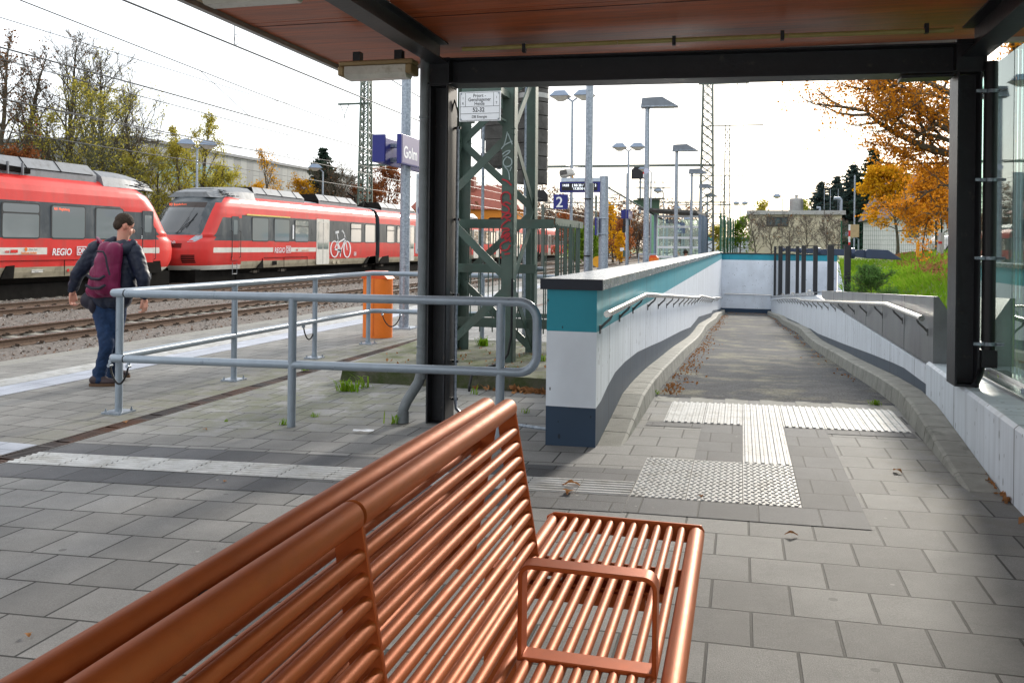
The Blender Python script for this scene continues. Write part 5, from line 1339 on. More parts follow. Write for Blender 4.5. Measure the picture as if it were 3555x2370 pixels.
mb = MB(); yy = ya(zw(235)); mb.prism([(yy - .07, 1.03), (yy, .95), (yy + .07, 1.03), (yy, 1.11)], (XS + .008, 0, 0), EY, EZ, EX, .005); mb.build('emblem', M['orange'], A)
letters(A, '2', .16, ya(zw(1280)), 1.44, shear=0)
mb = MB(); mb.box((XS - .006, ya(zw(585)), .12), (XS + .006, ya(zw(590)), .66)); mb.box((XS - .006, 18, .655), (XS + .006, ya(zw(740)), .67)); mb.build('panel_gap', M['t_under'], A)
mb = MB(); mb.prism([(ya(zw(10)), .1), (ya(zw(60)), .5), (ya(zw(135)), .52), (ya(zw(125)), .1)], (XS - .02, 0, 0), EY, EZ, EX, .06); mb.build('louvre', M['t_under'], A)
for yy, mt in ((ya(zw(630)), 'red'), (ya(zw(672)), 'yellow')):
    mb = MB(); mb.tube([(XS - .06, yy, .30), (XS - .035, yy, .30)], .055, 16); mb.build('warning_label', M[mt], A)
mb = MB(); mb.box((XS - .05, ya(zw(300)), .26), (XS - .035, ya(zw(400)), .36)); mb.build('name_label', M['t_white'], A)
letters(A, 'Friedrich von Hardenberg', .05, ya(zw(305)), .31, 't_roof', b_=0, shear=0, x=XS - .045); letters(A, 'NOVALIS', .04, ya(zw(325)), .27, 't_roof', b_=0, shear=0, x=XS - .045)
arch(A, 27.0, 30.0); bogie(A, 28.0)
roofbox(A, 16, 20.6, 1.1, .8, .62); roofbox(A, 20.8, 26.7, 1.12, .8, .66); humpvent(A, 26.9, 30.0, -1)
mb = MB()
for k in range(4): mb.tube([(TXC + 1.15 + .03 * k, 19.0, 3.5 + .05 * k), (TXC + 1.2, 20.4, 3.62 + .05 * k), (TXC + 1.2, 22.2, 3.6 + .04 * k), (TXC + 1.15, 23.6, 3.55 + .04 * k)], .035, 6)
mb.build('roof_cables', M['t_under'], A)
for yy in (21.2, 21.9, 22.6, 23.2): mb = MB(); mb.box((TXC + 1.18, yy, 3.45), (TXC + 1.26, yy + .05, 3.85)); mb.build('cable_bracket', M['t_roof'], A)
# orange destination text showing through a window pane
ot = emis('orange display', (.9, .12, .03), .5)
textmesh('lettering', 'RE1 Magdeburg', .13, (XS + .012, ya(zw(485)), 2.36), EY, EZ, ot, A, 'LEFT', 0, .0005, .85)
mb = MB(); mb.box((XS - .03, 30.2, .88), (XS + .0, 30.2, .88)); 

# ---- train B
B = thing('regional_train', 'right red regional train with a white bicycle pictogram, cab facing the camera', 'train', (TXC, 60, -.43), 'coupled red regional trains')
NB = 31.75
nose(NB, 1, 'cab', B)
def yb(X): return atX((600 + X * 900 / 2352) / 1.5115, 560, XS).y
j1 = yb(1850); 
straight(NB + 4, j1 - .15, 'body', B, [(NB + 4, yb(912)), (yb(1073), yb(1300))])
ends = [j1 + .45, 66.8, 81.8, 96.9, 110.2]
for i in range(4):
    a = ends[i] + (.0 if i == 0 else .35); b_ = ends[i + 1] - .25
    straight(a, b_ if i < 3 else b_, 'body', B, [])
    mb = MB(); mb.box((TXC - 1.2, a - .7, .3), (TXC + 1.2, a + .02, 3.4)); mb.build('gangway', M['t_under'], B); bogie(B, a - .35)
    arch(B, a - 2.0, a - .1); arch(B, a + .0, a + 1.6)
    y = a + 1.2; k = 0
    while y < b_ - 1.8:
        if k % 4 == 2: door(B, y, y + 1.35); y += 1.9
        else: window(B, y, y + 1.25, split=(k % 3 == 0)); y += 1.75
        k += 1
    roofbox(B, a + 1.4, min(b_ - 2, a + 7.5), .95, .6, .66)
nose(114.2, -1, 'cab', B)
for a, b_, sp_ in ((722, 864, 0), (922, 1055, 0), (1110, 1228, 1), (1616, 1706, 1), (1745, 1830, 0)): window(B, yb(a), yb(b_), split=bool(sp_))
door(B, yb(1303), yb(1418)); cabdoor(B, yb(535), yb(598))
mb = MB(); mb.box((XS - .02, yb(670), 2.60), (XS + .004, yb(1063), 2.665)); mb.build('yellow_stripe', mat('first class yellow', (.65, .50, .12), .5), B)
letters(B, '1', 1.0, yb(1068), 1.55, shear=0, b_=.02)
letters(B, 'REGIO', .36, yb(920), .83, sx=1.0); dbbox(B, yb(1026), .82, .34); dbbox(B, yb(1643), .60, .22)
letters(B, 'VBB', .13, yb(1115), .91, 'red', b_=.002); letters(B, 'Sachsen-Anhalt', .12, yb(1168), .90, 'orange', b_=0, shear=0)
arch(B, 37.1, 41.5 if yb(825) > 41.5 else yb(825)); bogie(B, 38.6); arch(B, j1 - 1.9, j1 - .1)
mb = MB(); mb.box((XS - .03, yb(910), .22), (XS - .01, yb(948), .42)); mb.build('vent_grille', M['t_under'], B)
mb = MB()
for yy in (yb(1010), yb(1220)): mb.box((XS - .01, yy, .1), (XS + .004, yy + .03, .6))
mb.box((XS - .01, yb(830), .58), (XS + .006, yb(1215), .60)); mb.build('panel_gap', M['t_under'], B)
for X_ in (1455, 1495): mb = MB(); mb.prism(rrect(yb(X_), yb(X_ + 25), .16, .34, .03), (XS - .04, 0, 0), EY, EZ, EX, .05); mb.build('hatch', M['t_cream'], B)
humpvent(B, 33.9, 37.2, 1); roofbox(B, 37.3, 42.3, 1.1, .8, .62); roofbox(B, 44.2, 49.2, .98, .6, .68, nm='roof_unit')
mb = MB(); mb.box((TXC - .7, 34.6, 3.62), (TXC + .7, 36.2, 3.78)); mb.build('roof_plate', M['t_roof'], B)
mb = MB(); mb.tube([(TXC + .5, 50.0, 3.6), (TXC + .1, 50.8, 4.2), (TXC, 49.9, 4.5)], .05, 6); mb.tube([(TXC + .4, 51.2, 3.6), (TXC + .1, 52.2, 4.1), (TXC, 53, 3.9)], .05, 6); mb.build('pantograph', M['t_under'], B)
# bicycle pictogram
def bz_(X, Yp): q = atX((600 + X * 900 / 2352) / 1.5115, (600 + Yp * 900 / 2352) / 1.5115, XS); return (XS + .008, q.y, q.z)
mb = MB()
def circ(cx_, cy_, rx, ry, th, n=26):
    vs = []
    for k in range(n):
        a = 2 * PI * k / n
        for s_ in (-1, 1): vs.append(bz_(cx_ + (rx + s_ * th) * math.cos(a), cy_ + (ry + s_ * th) * math.sin(a)))
    mb.add(vs, [(2 * k, 2 * k + 1, (2 * k + 3) % (2 * n), (2 * k + 2) % (2 * n)) for k in range(n)])
circ(1466, 692, 34, 72, 5); circ(1580, 694, 30, 72, 5)
for pts, r_ in (([(1466, 692), (1522, 705), (1570, 590), (1498, 635), (1522, 705)], .045), ([(1466, 692), (1500, 610), (1488, 545)], .045), ([(1478, 542), (1502, 536)], .07), ([(1580, 694), (1556, 555), (1540, 525), (1534, 530)], .05), ([(1522, 705), (1518, 755)], .06), ([(1510, 700), (1522, 715)], .1)):
    q = [Vector(bz_(*p_)) for p_ in pts]
    for a, b_ in zip(q, q[1:]):
        d = (b_ - a).normalized(); n_ = Vector((0, d.z, -d.y)) * r_; e = d * r_ * .7
        mb.add([a + n_ - e, a - n_ - e, b_ - n_ + e, b_ + n_ + e], [(0, 1, 2, 3)])
mb.build('bicycle_pictogram', M['white_paint'], B)
# front details of cab B
def fp(z, u, off=.02):
    W_ = hw(z); d0 = y0f(z); dep = 1.75 if z < 1.6 else 1.35
    a = math.copysign(abs(u) ** (1 / .80), u); th = math.asin(max(-1, min(1, a)))
    return Vector((TXC + u * W_, NB + d0 + dep * (1 - math.cos(th) ** .95) - off, z))
for s_ in (1, -1):
    mb = MB(); q = [fp(1.32, s_ * .70), fp(1.34, s_ * .84), fp(1.50, s_ * .90), fp(1.66, s_ * .90), fp(1.66, s_ * .82), fp(1.48, s_ * .74)]; mb.add(q, [tuple(range(6)) if s_ > 0 else tuple(range(5, -1, -1))]); mb.build('headlight', mat('headlight glass', (.35, .38, .42), .15), B)
    mb = MB()
    for k in range(5): z = .42 + k * .075; mb.add([fp(z, s_ * .62, .07), fp(z, s_ * .86, .07), fp(z + .05, s_ * .86, .07), fp(z + .05, s_ * .62, .07)], [(0, 1, 2, 3)])
    mb.build('front_grille', M['t_under'], B)
mb = MB()
for k in range(4): z = 1.08 + k * .05; mb.add([fp(z, .25, .06), fp(z, .62, .06), fp(z + .03, .62, .06), fp(z + .03, .25, .06)], [(0, 1, 2, 3)])
mb.build('front_slots', M['t_under'], B)
mb = MB(); q = [fp(.98, -.22, .09), fp(.98, .22, .09), fp(.30, .24, .09), fp(.30, -.24, .09)]; mb.add(q, [(0, 1, 2, 3)]); mb.build('coupler_opening', M['black'], B)
mb = MB(); mb.tube([fp(1.68, .30, .05), fp(1.95, .42, .07), fp(2.35, .60, .07)], .014, 5); mb.tube([fp(1.68, .34, .05), fp(2.4, .46, .08)], .012, 5); mb.tube([fp(1.95, .5, .06), fp(2.6, .62, .06)], .016, 5); mb.build('wiper', M['black'], B)
ex_ = (fp(3.0, .30) - fp(3.0, -.10)).normalized(); textmesh('lettering', 'RE1 Brandenburg', .15, fp(2.93, -.45, .10), ex_, EZ, ot, B, 'LEFT', 0, .0005, .8)
ex_ = (fp(1.3, .60) - fp(1.3, .40)).normalized(); textmesh('lettering', 'DB', .20, fp(1.22, .30, .04), ex_, EZ, M['white_paint'], B, 'LEFT', .004, .0005, 1)
mb = MB(); mb.tube([(TXC, 31.0, .25), (TXC, 32.4, .25)], .16, 10); mb.box((TXC - .25, 31.45, .1), (TXC + .25, 31.85, .5)); tag(mb.build('coupler', M['t_under']), 'dark coupler between the two red trains', 'coupler')
mb = MB(); mb.box((TXC - 1.15, 27.6, -.62), (TXC + 1.15, 30.9, .12)); mb.build('underfloor_shade', M['t_under'], A)  # dark box stands in for the shade below the cab
mb = MB(); mb.box((TXC - 1.15, NB + .9, -.62), (TXC + 1.15, NB + 4, .12)); mb.build('underfloor_shade', M['t_under'], B)  # same dark filler under the second cab, imitating shade
# far carriages standing beyond the lattice mast share the train

# ================================================================ PERSON
def capsule(mb, a, b_, ra, rb, n=14, m=0, fl=1.0):
    a = Vector(a); b_ = Vector(b_); d = (b_ - a); L_ = d.length; d.normalize(); u = d.cross(EY); u = u.normalized() if u.length > .1 else EX.copy(); v = d.cross(u)
    pts = []
    for k in range(5): t_ = k / 4 * PI / 2; pts.append((-math.cos(t_) * ra, math.sin(t_) * ra))
    prof = [(-ra, 0.001)] + [(-math.cos(R(22 * k)) * ra, math.sin(R(22 * k)) * ra) for k in range(1, 4)] + [(0, ra)] + [(L_, rb)] + [(L_ + math.sin(R(22 * k)) * rb, math.cos(R(22 * k)) * rb) for k in range(1, 4)] + [(L_ + rb, .001)]
    vs = []; 
    for t_, r_ in prof:
        for j in range(n): an = 2 * PI * j / n; vs.append(a + d * t_ + (u * math.cos(an) + v * math.sin(an) * fl) * r_)
    fs = []
    for i in range(len(prof) - 1):
        for j in range(n): j2 = (j + 1) % n; fs.append((i * n + j, i * n + j2, (i + 1) * n + j2, (i + 1) * n + j))
    fs.append(tuple(range(n - 1, -1, -1))); fs.append(tuple((len(prof) - 1) * n + j for j in range(n)))
    mb.add(vs, fs, m)
def remesh(o, vox, it=4):
    r_ = o.modifiers.new('remesh', 'REMESH'); r_.mode = 'VOXEL'; r_.voxel_size = vox; r_.use_smooth_shade = True
    s_ = o.modifiers.new('smooth', 'SMOOTH'); s_.iterations = it; s_.factor = .5
    return o
def wrinkle(o, strength, size):
    tx = bpy.data.textures.new('folds', 'CLOUDS'); tx.noise_scale = size; tx.noise_depth = 2
    d = o.modifiers.new('folds', 'DISPLACE'); d.texture = tx; d.strength = strength; d.mid_level = .5; d.texture_coords = 'GLOBAL'
PYY = 7.25
def pp(px_, py_, dy=0): return at(px_, py_, PYY + dy)
ps = thing('person', 'man in a dark jacket and jeans walking away along the platform edge, head bowed', 'person', (-6.0, 7.25, -.08))
skin = mat('skin', (.50, .25, .18), .5, 0, .12, 12, c2=(.50, .2, .14), c2s=8)
cloth = mat('navy rain jacket', (.008, .012, .028), .5, 0, .2, 12, .3, 14)
jean = mat('blue denim', (.010, .028, .075), .8, 0, .35, 9, .35, 40, c2=(.04, .09, .2), c2s=4, c2t=(.55, .75))
hairm = mat('short brown hair', (.035, .022, .014), .8, 0, .3, 60, .8, 90)
neck = pp(282, 552, .02); hc = pp(284, 516, .03)
mb = MB(); capsule(mb, pp(270, 600), neck + Vector((0, 0, -.02)), .06, .056); capsule(mb, neck, hc + Vector((.01, 0, -.03)), .056, .062)
hr = Matrix.Rotation(R(-35), 3, 'Z') @ Matrix.Rotation(R(-22), 3, 'X')
mb.ell(hc + Vector((.0, .01, .015)), (.073, .092, .098), 0, 20, 14, hr); mb.ell(hc + hr @ Vector((0, .055, -.055)), (.056, .052, .06), 0, 14, 10, hr)
mb.ell(hc + hr @ Vector((0, .105, -.028)), (.013, .024, .026), 0, 10, 8, hr); mb.ell(hc + hr @ Vector((0, .086, -.068)), (.026, .014, .012), 0, 10, 6, hr)
for s_ in (-1, 1): mb.ell(hc + hr @ Vector((s_ * .076, .0, -.018)), (.011, .022, .034), 0, 10, 8, hr)
# arms and hands in the same skin mesh
def hand(w_, dirn, side):
    w_ = Vector(w_); d = Vector(dirn).normalized(); out = Vector((side, 0, 0)); fwd = d.cross(out).normalized()
    capsule(mb, w_ - d * .10, w_, .027, .025); 
    for k in range(4):
        o_ = w_ + d * .015 + fwd * (.028 - .019 * k); capsule(mb, o_, o_ + d * .062, .0155, .0125)
        base = o_ + d * .072; L1 = (.030, .034, .032, .025)[k]; inn = -out * .5
        p1 = base + (d * .8 + inn * .5).normalized() * L1; p2 = p1 + (d * .25 + inn * 1.2).normalized() * L1 * .8; p3 = p2 + (-d * .3 + inn).normalized() * L1 * .6
        capsule(mb, base, p1, .0092, .0088, 8); capsule(mb, p1, p2, .0088, .0082, 8); capsule(mb, p2, p3, .0082, .0072, 8)
    t0 = w_ + d * .02 + fwd * .034; t1 = t0 + (d + fwd * .5).normalized() * .036; t2 = t1 + (d * 1.0 - out * .35).normalized() * .03
    capsule(mb, t0, t1, .0125, .0105, 8); capsule(mb, t1, t2, .0105, .009, 8)
lw_ = pp(167, 672, -.02); rw_ = pp(331, 688, .05)
lel = pp(180, 628, -.05); rel = pp(329, 640, .0); lsh = pp(218, 572, .0); rsh = pp(308, 578, .0)
capsule(mb, lsh, lel, .05, .04); capsule(mb, lel, lw_, .038, .028); capsule(mb, rsh, rel, .05, .04); capsule(mb, rel, rw_, .038, .028)
hand(lw_, (-.05, 0, -1), -1); hand(rw_, (.05, .05, -1), 1)
# torso, pelvis and legs below the clothes so the body is one surface
capsule(mb, pp(262, 590), pp(255, 690), .10, .10, fl=.7)
hipL, hipR = pp(234, 705, .0), pp(268, 705, .03)
kL, kR = pp(246, 790, -.04), pp(262, 795, .10); aL, aR = pp(228, 868, .0), pp(257, 858, .30)
for a, b_, c_ in ((hipL, kL, aL), (hipR, kR, aR)): capsule(mb, a, b_, .07, .05); capsule(mb, b_, c_, .045, .035)
body = mb.build('body', skin, ps, True); remesh(body, .0055, 2)
# hair
mb = MB(); mb.ell(hc + hr @ Vector((0, -.006, .036)), (.0775, .092, .080), 0, 20, 14, hr); mb.ell(hc + hr @ Vector((0, -.042, -.014)), (.064, .052, .060), 0, 16, 10, hr)
hr_o = remesh(mb.build('hair', hairm, ps, True), .005, 1); wrinkle(hr_o, .008, .012)
for s_ in (-1, 1): mb = MB(); mb.ell(hc + hr @ Vector((s_ * .028, .0835, .004)), (.010, .006, .006), 0, 8, 6, hr); mb.build('eye', M['black'], ps, True)
# jacket
mb = MB()
capsule(mb, pp(232, 590, .02), pp(300, 590, .02), .085, .085, 18, fl=1.0)
for a, b_, ra, rb in ((pp(258, 585), pp(255, 660), .135, .14), (pp(270, 590), pp(275, 660), .13, .13), (pp(255, 655), pp(250, 680), .145, .15), (pp(272, 650), pp(270, 682), .13, .14), (pp(243, 600), pp(238, 672), .12, .135), (pp(287, 600), pp(290, 665), .11, .105)): capsule(mb, a, b_, ra, rb, 18)
for a, b_, c_ in ((lsh + Vector((.02, 0, .0)), lel, lw_ + Vector((0, 0, .035))), (rsh, rel, rw_ + Vector((0, 0, .04)))): capsule(mb, a, b_, .088, .068, 16); capsule(mb, b_, c_, .066, .050, 16)
jk = mb.build('jacket', cloth, ps, True); remesh(jk, .010, 5); wrinkle(jk, .022, .07)
mb = MB()   # hood lying on the shoulders
for a, b_, ra in ((pp(240, 568, -.06), pp(262, 582, -.10), .05), (pp(262, 582, -.10), pp(290, 572, -.08), .052), (pp(290, 572, -.08), pp(306, 560, -.02), .045), (pp(243, 562, -.02), pp(262, 552, .02), .045), (pp(252, 570, -.05), pp(285, 562, -.05), .055)): capsule(mb, a, b_, ra, ra, 14)
hd = mb.build('hood', cloth, ps, True); remesh(hd, .009, 4); wrinkle(hd, .016, .05)
mb = MB()   # trousers
for a, b_, c_, r_ in ((hipL, kL, aL, 1), (hipR, kR, aR, 1)): capsule(mb, a, b_, .098, .070, 16); capsule(mb, b_, c_ + Vector((0, 0, .02)), .068, .056, 16)
capsule(mb, pp(238, 695), pp(268, 695, .02), .11, .11, 18)
for c_ in (aL, aR): capsule(mb, c_ + Vector((-.005, 0, .06)), c_ + Vector((0, 0, -.015)), .062, .066, 16)
tr_ = mb.build('trousers', jean, ps, True); remesh(tr_, .010, 4); wrinkle(tr_, .020, .05)
shoem = mat('brown grey shoe', (.045, .03, .032), .6, 0, .2, 20); solem = mat('tan sole', (.10, .055, .03), .7)
def shoe(c, rot, pitch=0):
    rm = Matrix.Rotation(R(rot), 3, 'Z') @ Matrix.Rotation(R(pitch), 3, 'Y'); mb = MB()
    mb.ell(c + rm @ Vector((-.02, 0, .04)), (.065, .045, .05), 0, 14, 10, rm); mb.ell(c + rm @ Vector((.08, 0, .022)), (.10, .048, .035), 0, 16, 10, rm); mb.ell(c + rm @ Vector((.02, 0, .045)), (.08, .04, .04), 0, 14, 10, rm)
    s_ = mb.build('shoe', shoem, ps, True); remesh(s_, .007, 3)
    mb = MB(); n = 20; lo = []; hi = []
    for k in range(n): a = 2 * PI * k / n; x = .05 + .135 * math.cos(a); y = (.05 if x > 0 else .042) * math.sin(a); lo.append(c + rm @ Vector((x, y, -.02))); hi.append(c + rm @ Vector((x, y, .008)))
    mb.add(lo + hi, [tuple(range(n - 1, -1, -1)), tuple(range(n, 2 * n))] + [(k, (k + 1) % n, n + (k + 1) % n, n + k) for k in range(n)]); mb.build('sole', solem, s_, True)
    mb = MB()
    for k in range(4): mb.tube([c + rm @ Vector((.02 + .02 * k, -.03, .062 - .006 * k)), c + rm @ Vector((.025 + .02 * k, 0, .078 - .008 * k)), c + rm @ Vector((.02 + .02 * k, .03, .062 - .006 * k))], .003, 5)
    mb.build('laces', M['alu'], s_)
c_ = pp(222, 884, -.02); shoe(Vector((c_.x + .015, c_.y, -.06)), 25)
shoe(Vector((aR.x + .0, aR.y, -.02)), 55, 8)
# backpack worn by the person
bp_ = thing('backpack', 'maroon backpack with dark zips on the back of the walking man', 'backpack', (-6.0, 7.0, 1.0))
bpm = mat('maroon nylon', (.15, .008, .05), .5, 0, .15, 10, .4, 20); zipm = mat('dark zip tape', (.012, .010, .02), .6)
mb = MB()
for a, b_, r_ in ((pp(245, 572, -.17), pp(222, 662, -.17), .075), (pp(262, 575, -.17), pp(255, 662, -.17), .08), (pp(238, 600, -.20), pp(238, 660, -.22), .085), (pp(212, 668, -.16), pp(262, 668, -.16), .065), (pp(228, 625, -.19), pp(222, 665, -.19), .085), (pp(250, 620, -.19), pp(256, 660, -.17), .075)): capsule(mb, a, b_, r_, r_, 16)
bag = mb.build('bag', bpm, bp_, True); remesh(bag, .009, 6); wrinkle(bag, .014, .09)
def bagpt(px_, py_, dy): return pp(px_, py_, dy)
for pts in ([(200, 632), (210, 640), (228, 641), (240, 634)], [(197, 655), (210, 662), (228, 662), (241, 655)], [(222, 577), (237, 578), (243, 590), (246, 610), (252, 632)]):
    mb = MB(); mb.tube([pp(x, y, -.318 + .0) for x, y in pts], .014 if pts[0][1] > 600 else .009, 8); mb.build('zip', zipm, bp_, True)
mb = MB(); mb.tube([pp(226, 556, -.08), pp(224, 545, -.0), pp(232, 556, -.14), pp(240, 575, -.19)], .016, 8); mb.tube([pp(300, 562, .02), pp(296, 556, -.03), pp(275, 566, -.12), pp(252, 580, -.20)], .020, 8); mb.build('strap', bpm, bp_, True)
mb = MB(); mb.ell(pp(207, 690, -.05), (.10, .08, .09), 0, 14, 10); mb.ell(pp(220, 700, -.05), (.06, .08, .10), 0, 14, 10)
bl = thing('shoulder_bag', 'black bag hanging at the left hip of the walking man under the backpack', 'bag', (-6.1, 7.2, .8)); remesh(mb.build('bag', zipm, bl, True), .01, 3)
# second person: seated head seen over the coping
q = at(1575, 580, 50); p2 = thing('person', 'dark haired head of a seated person just above the far end of the coping', 'person', (q.x, 50, -.05))
mb = MB(); mb.ell(q + Vector((0, 0, -.02)), (.10, .12, .14), 0, 14, 10); capsule(mb, q + Vector((0, 0, -.15)), q + Vector((0, 0, -.3)), .06, .07); capsule(mb, q + Vector((-.15, 0, -.38)), q + Vector((.15, 0, -.38)), .09, .09); capsule(mb, q + Vector((0, 0, -.4)), q + Vector((0, 0, -.85)), .16, .15)
capsule(mb, q + Vector((-.1, 0, -.85)), q + Vector((-.1, -.45, -.85)), .08, .07); capsule(mb, q + Vector((.1, 0, -.85)), q + Vector((.1, -.45, -.85)), .08, .07)
capsule(mb, q + Vector((-.1, -.45, -.85)), q + Vector((-.1, -.45, -1.3)), .06, .05); capsule(mb, q + Vector((.1, -.45, -.85)), q + Vector((.1, -.45, -1.3)), .06, .05)
remesh(mb.build('body', skin, p2, True), .02, 2)
mb = MB(); mb.ell(q + Vector((-.015, .01, .01)), (.125, .14, .15), 0, 14, 10); mb.build('hair', hairm, p2, True)
mb = MB(); capsule(mb, q + Vector((0, 0, -.42)), q + Vector((0, 0, -.83)), .19, .18); capsule(mb, q + Vector((-.16, 0, -.38)), q + Vector((.16, 0, -.38)), .1, .1); remesh(mb.build('jacket', cloth, p2, True), .025, 2)

# ================================================================ VEGETATION
LM = dict(
    orange=leafmat('orange oak leaves', (.42, .15, .015), (.55, .23, .02), (.34, .10, .015), .6),
    yellow=leafmat('yellow maple leaves', (.50, .24, .01), (.56, .30, .015), (.40, .17, .01), .5),
    ygreen=leafmat('yellow green leaves', (.27, .29, .05), (.42, .37, .06), (.32, .23, .05), .55),
    green=leafmat('olive green leaves', (.16, .21, .035), (.27, .29, .05), (.27, .22, .04), .55),
    bright=leafmat('bright green leaves', (.13, .22, .02), (.18, .28, .03), (.10, .16, .02), .45),
    brown=leafmat('brown withered leaves', (.16, .075, .03), (.20, .10, .045), (.10, .06, .04), .35),
    redbr=leafmat('red brown leaves', (.24, .075, .03), (.30, .11, .04), (.16, .06, .03), .4),
    spruce=leafmat('dark spruce needles', (.018, .036, .026), (.028, .05, .036), (.04, .055, .035), .15),
    bspruce=leafmat('blue grey spruce needles', (.03, .05, .05), (.045, .07, .065), (.05, .07, .05), .15),
    litter=leafmat('fallen leaves', (.26, .11, .045), (.36, .18, .08), (.15, .065, .03), .2),
    feather=leafmat('feathery green leaves', (.09, .19, .05), (.14, .26, .07), (.10, .19, .08), .5),
    grass=leafmat('grass blades', (.10, .22, .012), (.17, .31, .02), (.24, .26, .05), .55))

def leafq(mb, p, s, r_, m=0):
    a = Vector((r_.gauss(0, 1), r_.gauss(0, 1), r_.gauss(0, 1))).normalized(); b_ = a.cross(Vector((r_.gauss(0, 1), r_.gauss(0, 1), r_.gauss(0, 1)))).normalized()
    c_ = a.cross(b_)
    mb.add([p - a * s * .5, p + b_ * s * .32 + c_ * s * .08, p + a * s * .5, p - b_ * s * .32 + c_ * s * .08], [(0, 1, 2, 3)], m)
def wander(p, d, L_, n, wob, up, r_):
    pts = [p.copy()]; d = d.normalized()
    for i in range(n):
        d = (d + Vector((r_.gauss(0, wob), r_.gauss(0, wob), r_.gauss(0, wob) + up))).normalized(); p = p + d * (L_ / n); pts.append(p.copy())
    return pts, d
def grow(mw, ml, base, H, spread, r_, nl, ls, first=.22, limbs=16, lv=(6, 6), up=.10, rad=None, shape=1.0, leafm=0, droop=0, lean=(0, 0), inner=.25, tw=.006, vase=1):
    rad = rad or H * .018; base = Vector(base)
    tp, _ = wander(base, Vector((lean[0], lean[1], 1)), H * .96, 9, .05, .12, r_)
    mw.tube(tp, rad, 8, rs=[rad * (1.25 if i == 0 else (1 - .93 * i / 9) ** .9 + .02) for i in range(10)])
    tips = []
    def P(u): f_ = u * 9; i = min(8, int(f_)); return tp[i].lerp(tp[i + 1], f_ - i)
    for k in range(limbs):
        u = first + (1 - first) * (k + r_.random()) / limbs * .97
        a = k * 2.4 + r_.uniform(-.4, .4); prof = math.sin(min(1, (1 - u) / (1 - first) * 1.15 + .12) * PI / 2) ** shape
        L_ = spread * prof * r_.uniform(.75, 1.15) * vase; el = (.25 + .9 * u + droop) if vase == 1 else (1.05 + .9 * u)
        d = Vector((math.cos(a), math.sin(a), el)); p0 = P(u)
        lp, _ = wander(p0, d, L_, 5, .13, up, r_); r0 = rad * (1 - u * .8) * .5
        mw.tube(lp, r0, 5, cap=False, rs=[r0 * (1 - .8 * i / 5) for i in range(6)])
        for j in range(lv[0]):
            f_ = (.25 + .75 * (j + r_.random()) / lv[0]) * 5; i = min(4, int(f_)); q = lp[i].lerp(lp[i + 1], f_ - i)
            d2 = ((lp[i + 1] - lp[i]).normalized() + Vector((r_.gauss(0, .7), r_.gauss(0, .7), r_.gauss(0, .45) + .15 + droop))).normalized()
            L2 = L_ * r_.uniform(.28, .5); bp, _ = wander(q, d2, L2, 3, .16, up, r_); r1 = max(r0 * .35, .006)
            mw.tube(bp, r1, 4, cap=False, rs=[r1, r1 * .75, r1 * .5, r1 * .3])
            for t_ in range(lv[1]):
                g_ = (.2 + .8 * r_.random()) * 3; i2 = min(2, int(g_)); s_ = bp[i2].lerp(bp[i2 + 1], g_ - i2)
                d3 = ((bp[i2 + 1] - bp[i2]).normalized() + Vector((r_.gauss(0, .6), r_.gauss(0, .6), r_.gauss(0, .4) + .2 + droop))).normalized()
                L3 = L2 * r_.uniform(.35, .7); e, _ = wander(s_, d3, L3, 2, .15, up, r_); r2_ = max(r1 * .45, tw)
                mw.tube(e, r2_, 3, cap=False, rs=[r2_, r2_ * .7, r2_ * .35]); tips.append((s_, e[-1]))
    if nl and tips:
        dens = {}
        for i in range(nl):
            s_, e = tips[int(r_.random() ** 1.0 * len(tips))]
            p = s_.lerp(e, r_.random() * 1.1) + Vector((r_.gauss(0, ls * .9), r_.gauss(0, ls * .9), r_.gauss(0, ls * .8)))
            leafq(ml, p, ls * r_.uniform(.6, 1.3), r_, leafm)
    return tips
def tree(nm, label, base, H, spread, leaf, nl, ls, seed, bark='bark', cat='tree', group=None, parts=('trunk', 'crown'), **kw):
    r_ = random.Random(seed); mw, ml = MB(), MB()
    grow(mw, ml, base, H, spread, r_, nl, ls, **kw)
    t_ = thing(nm, label, cat, base, group)
    mw.build(parts[0], M[bark], t_, True)
    if nl: ml.build(parts[1], LM[leaf], t_)
    return t_
def spruce(label, base, H, w_, mt, seed, dens=1.0):
    r_ = random.Random(seed); base = Vector(base); t_ = thing('spruce_tree', label, 'conifer', base, 'dark spruces')
    mw, ml = MB(), MB(); mw.tube([base, base + Vector((0, 0, H))], .1, 6, rs=[H * .016, .02]); n = int(40 * dens); ls = H * .024
    for i in range(n):
        u = .06 + .93 * i / n; L_ = 1.55 * w_ * (1 - u) ** .9 * r_.uniform(.7, 1.15) + .12; z = H * u; nb = int(7 + 6 * (1 - u))
        for k in range(nb):
            a = r_.random() * 2 * PI; l = L_ * r_.uniform(.65, 1.1); tip = base + Vector((math.cos(a) * l, math.sin(a) * l, z - l * .28 + .1 * l * r_.random())); p0 = base + Vector((0, 0, z)); mid = p0.lerp(tip, .55) + Vector((0, 0, -.08 * l)); 
            mw.tube([p0, mid, tip], .02, 3, cap=False)
            m_ = max(3, int(l / ls * 1.9))
            for j in range(m_):
                f_ = (j + .6) / m_; c_ = (p0.lerp(mid, f_ * 1.8) if f_ < .55 else mid.lerp(tip, (f_ - .55) / .45)); s_ = ls * (1.3 - .35 * f_)
                for _ in range(2): leafq(ml, c_ + Vector((r_.gauss(0, s_ * .4), r_.gauss(0, s_ * .4), -abs(r_.gauss(0, s_ * .4)))), s_ * 1.5, r_)
    mw.build('trunk', M['bark'], t_); ml.build('crown', LM[mt], t_)

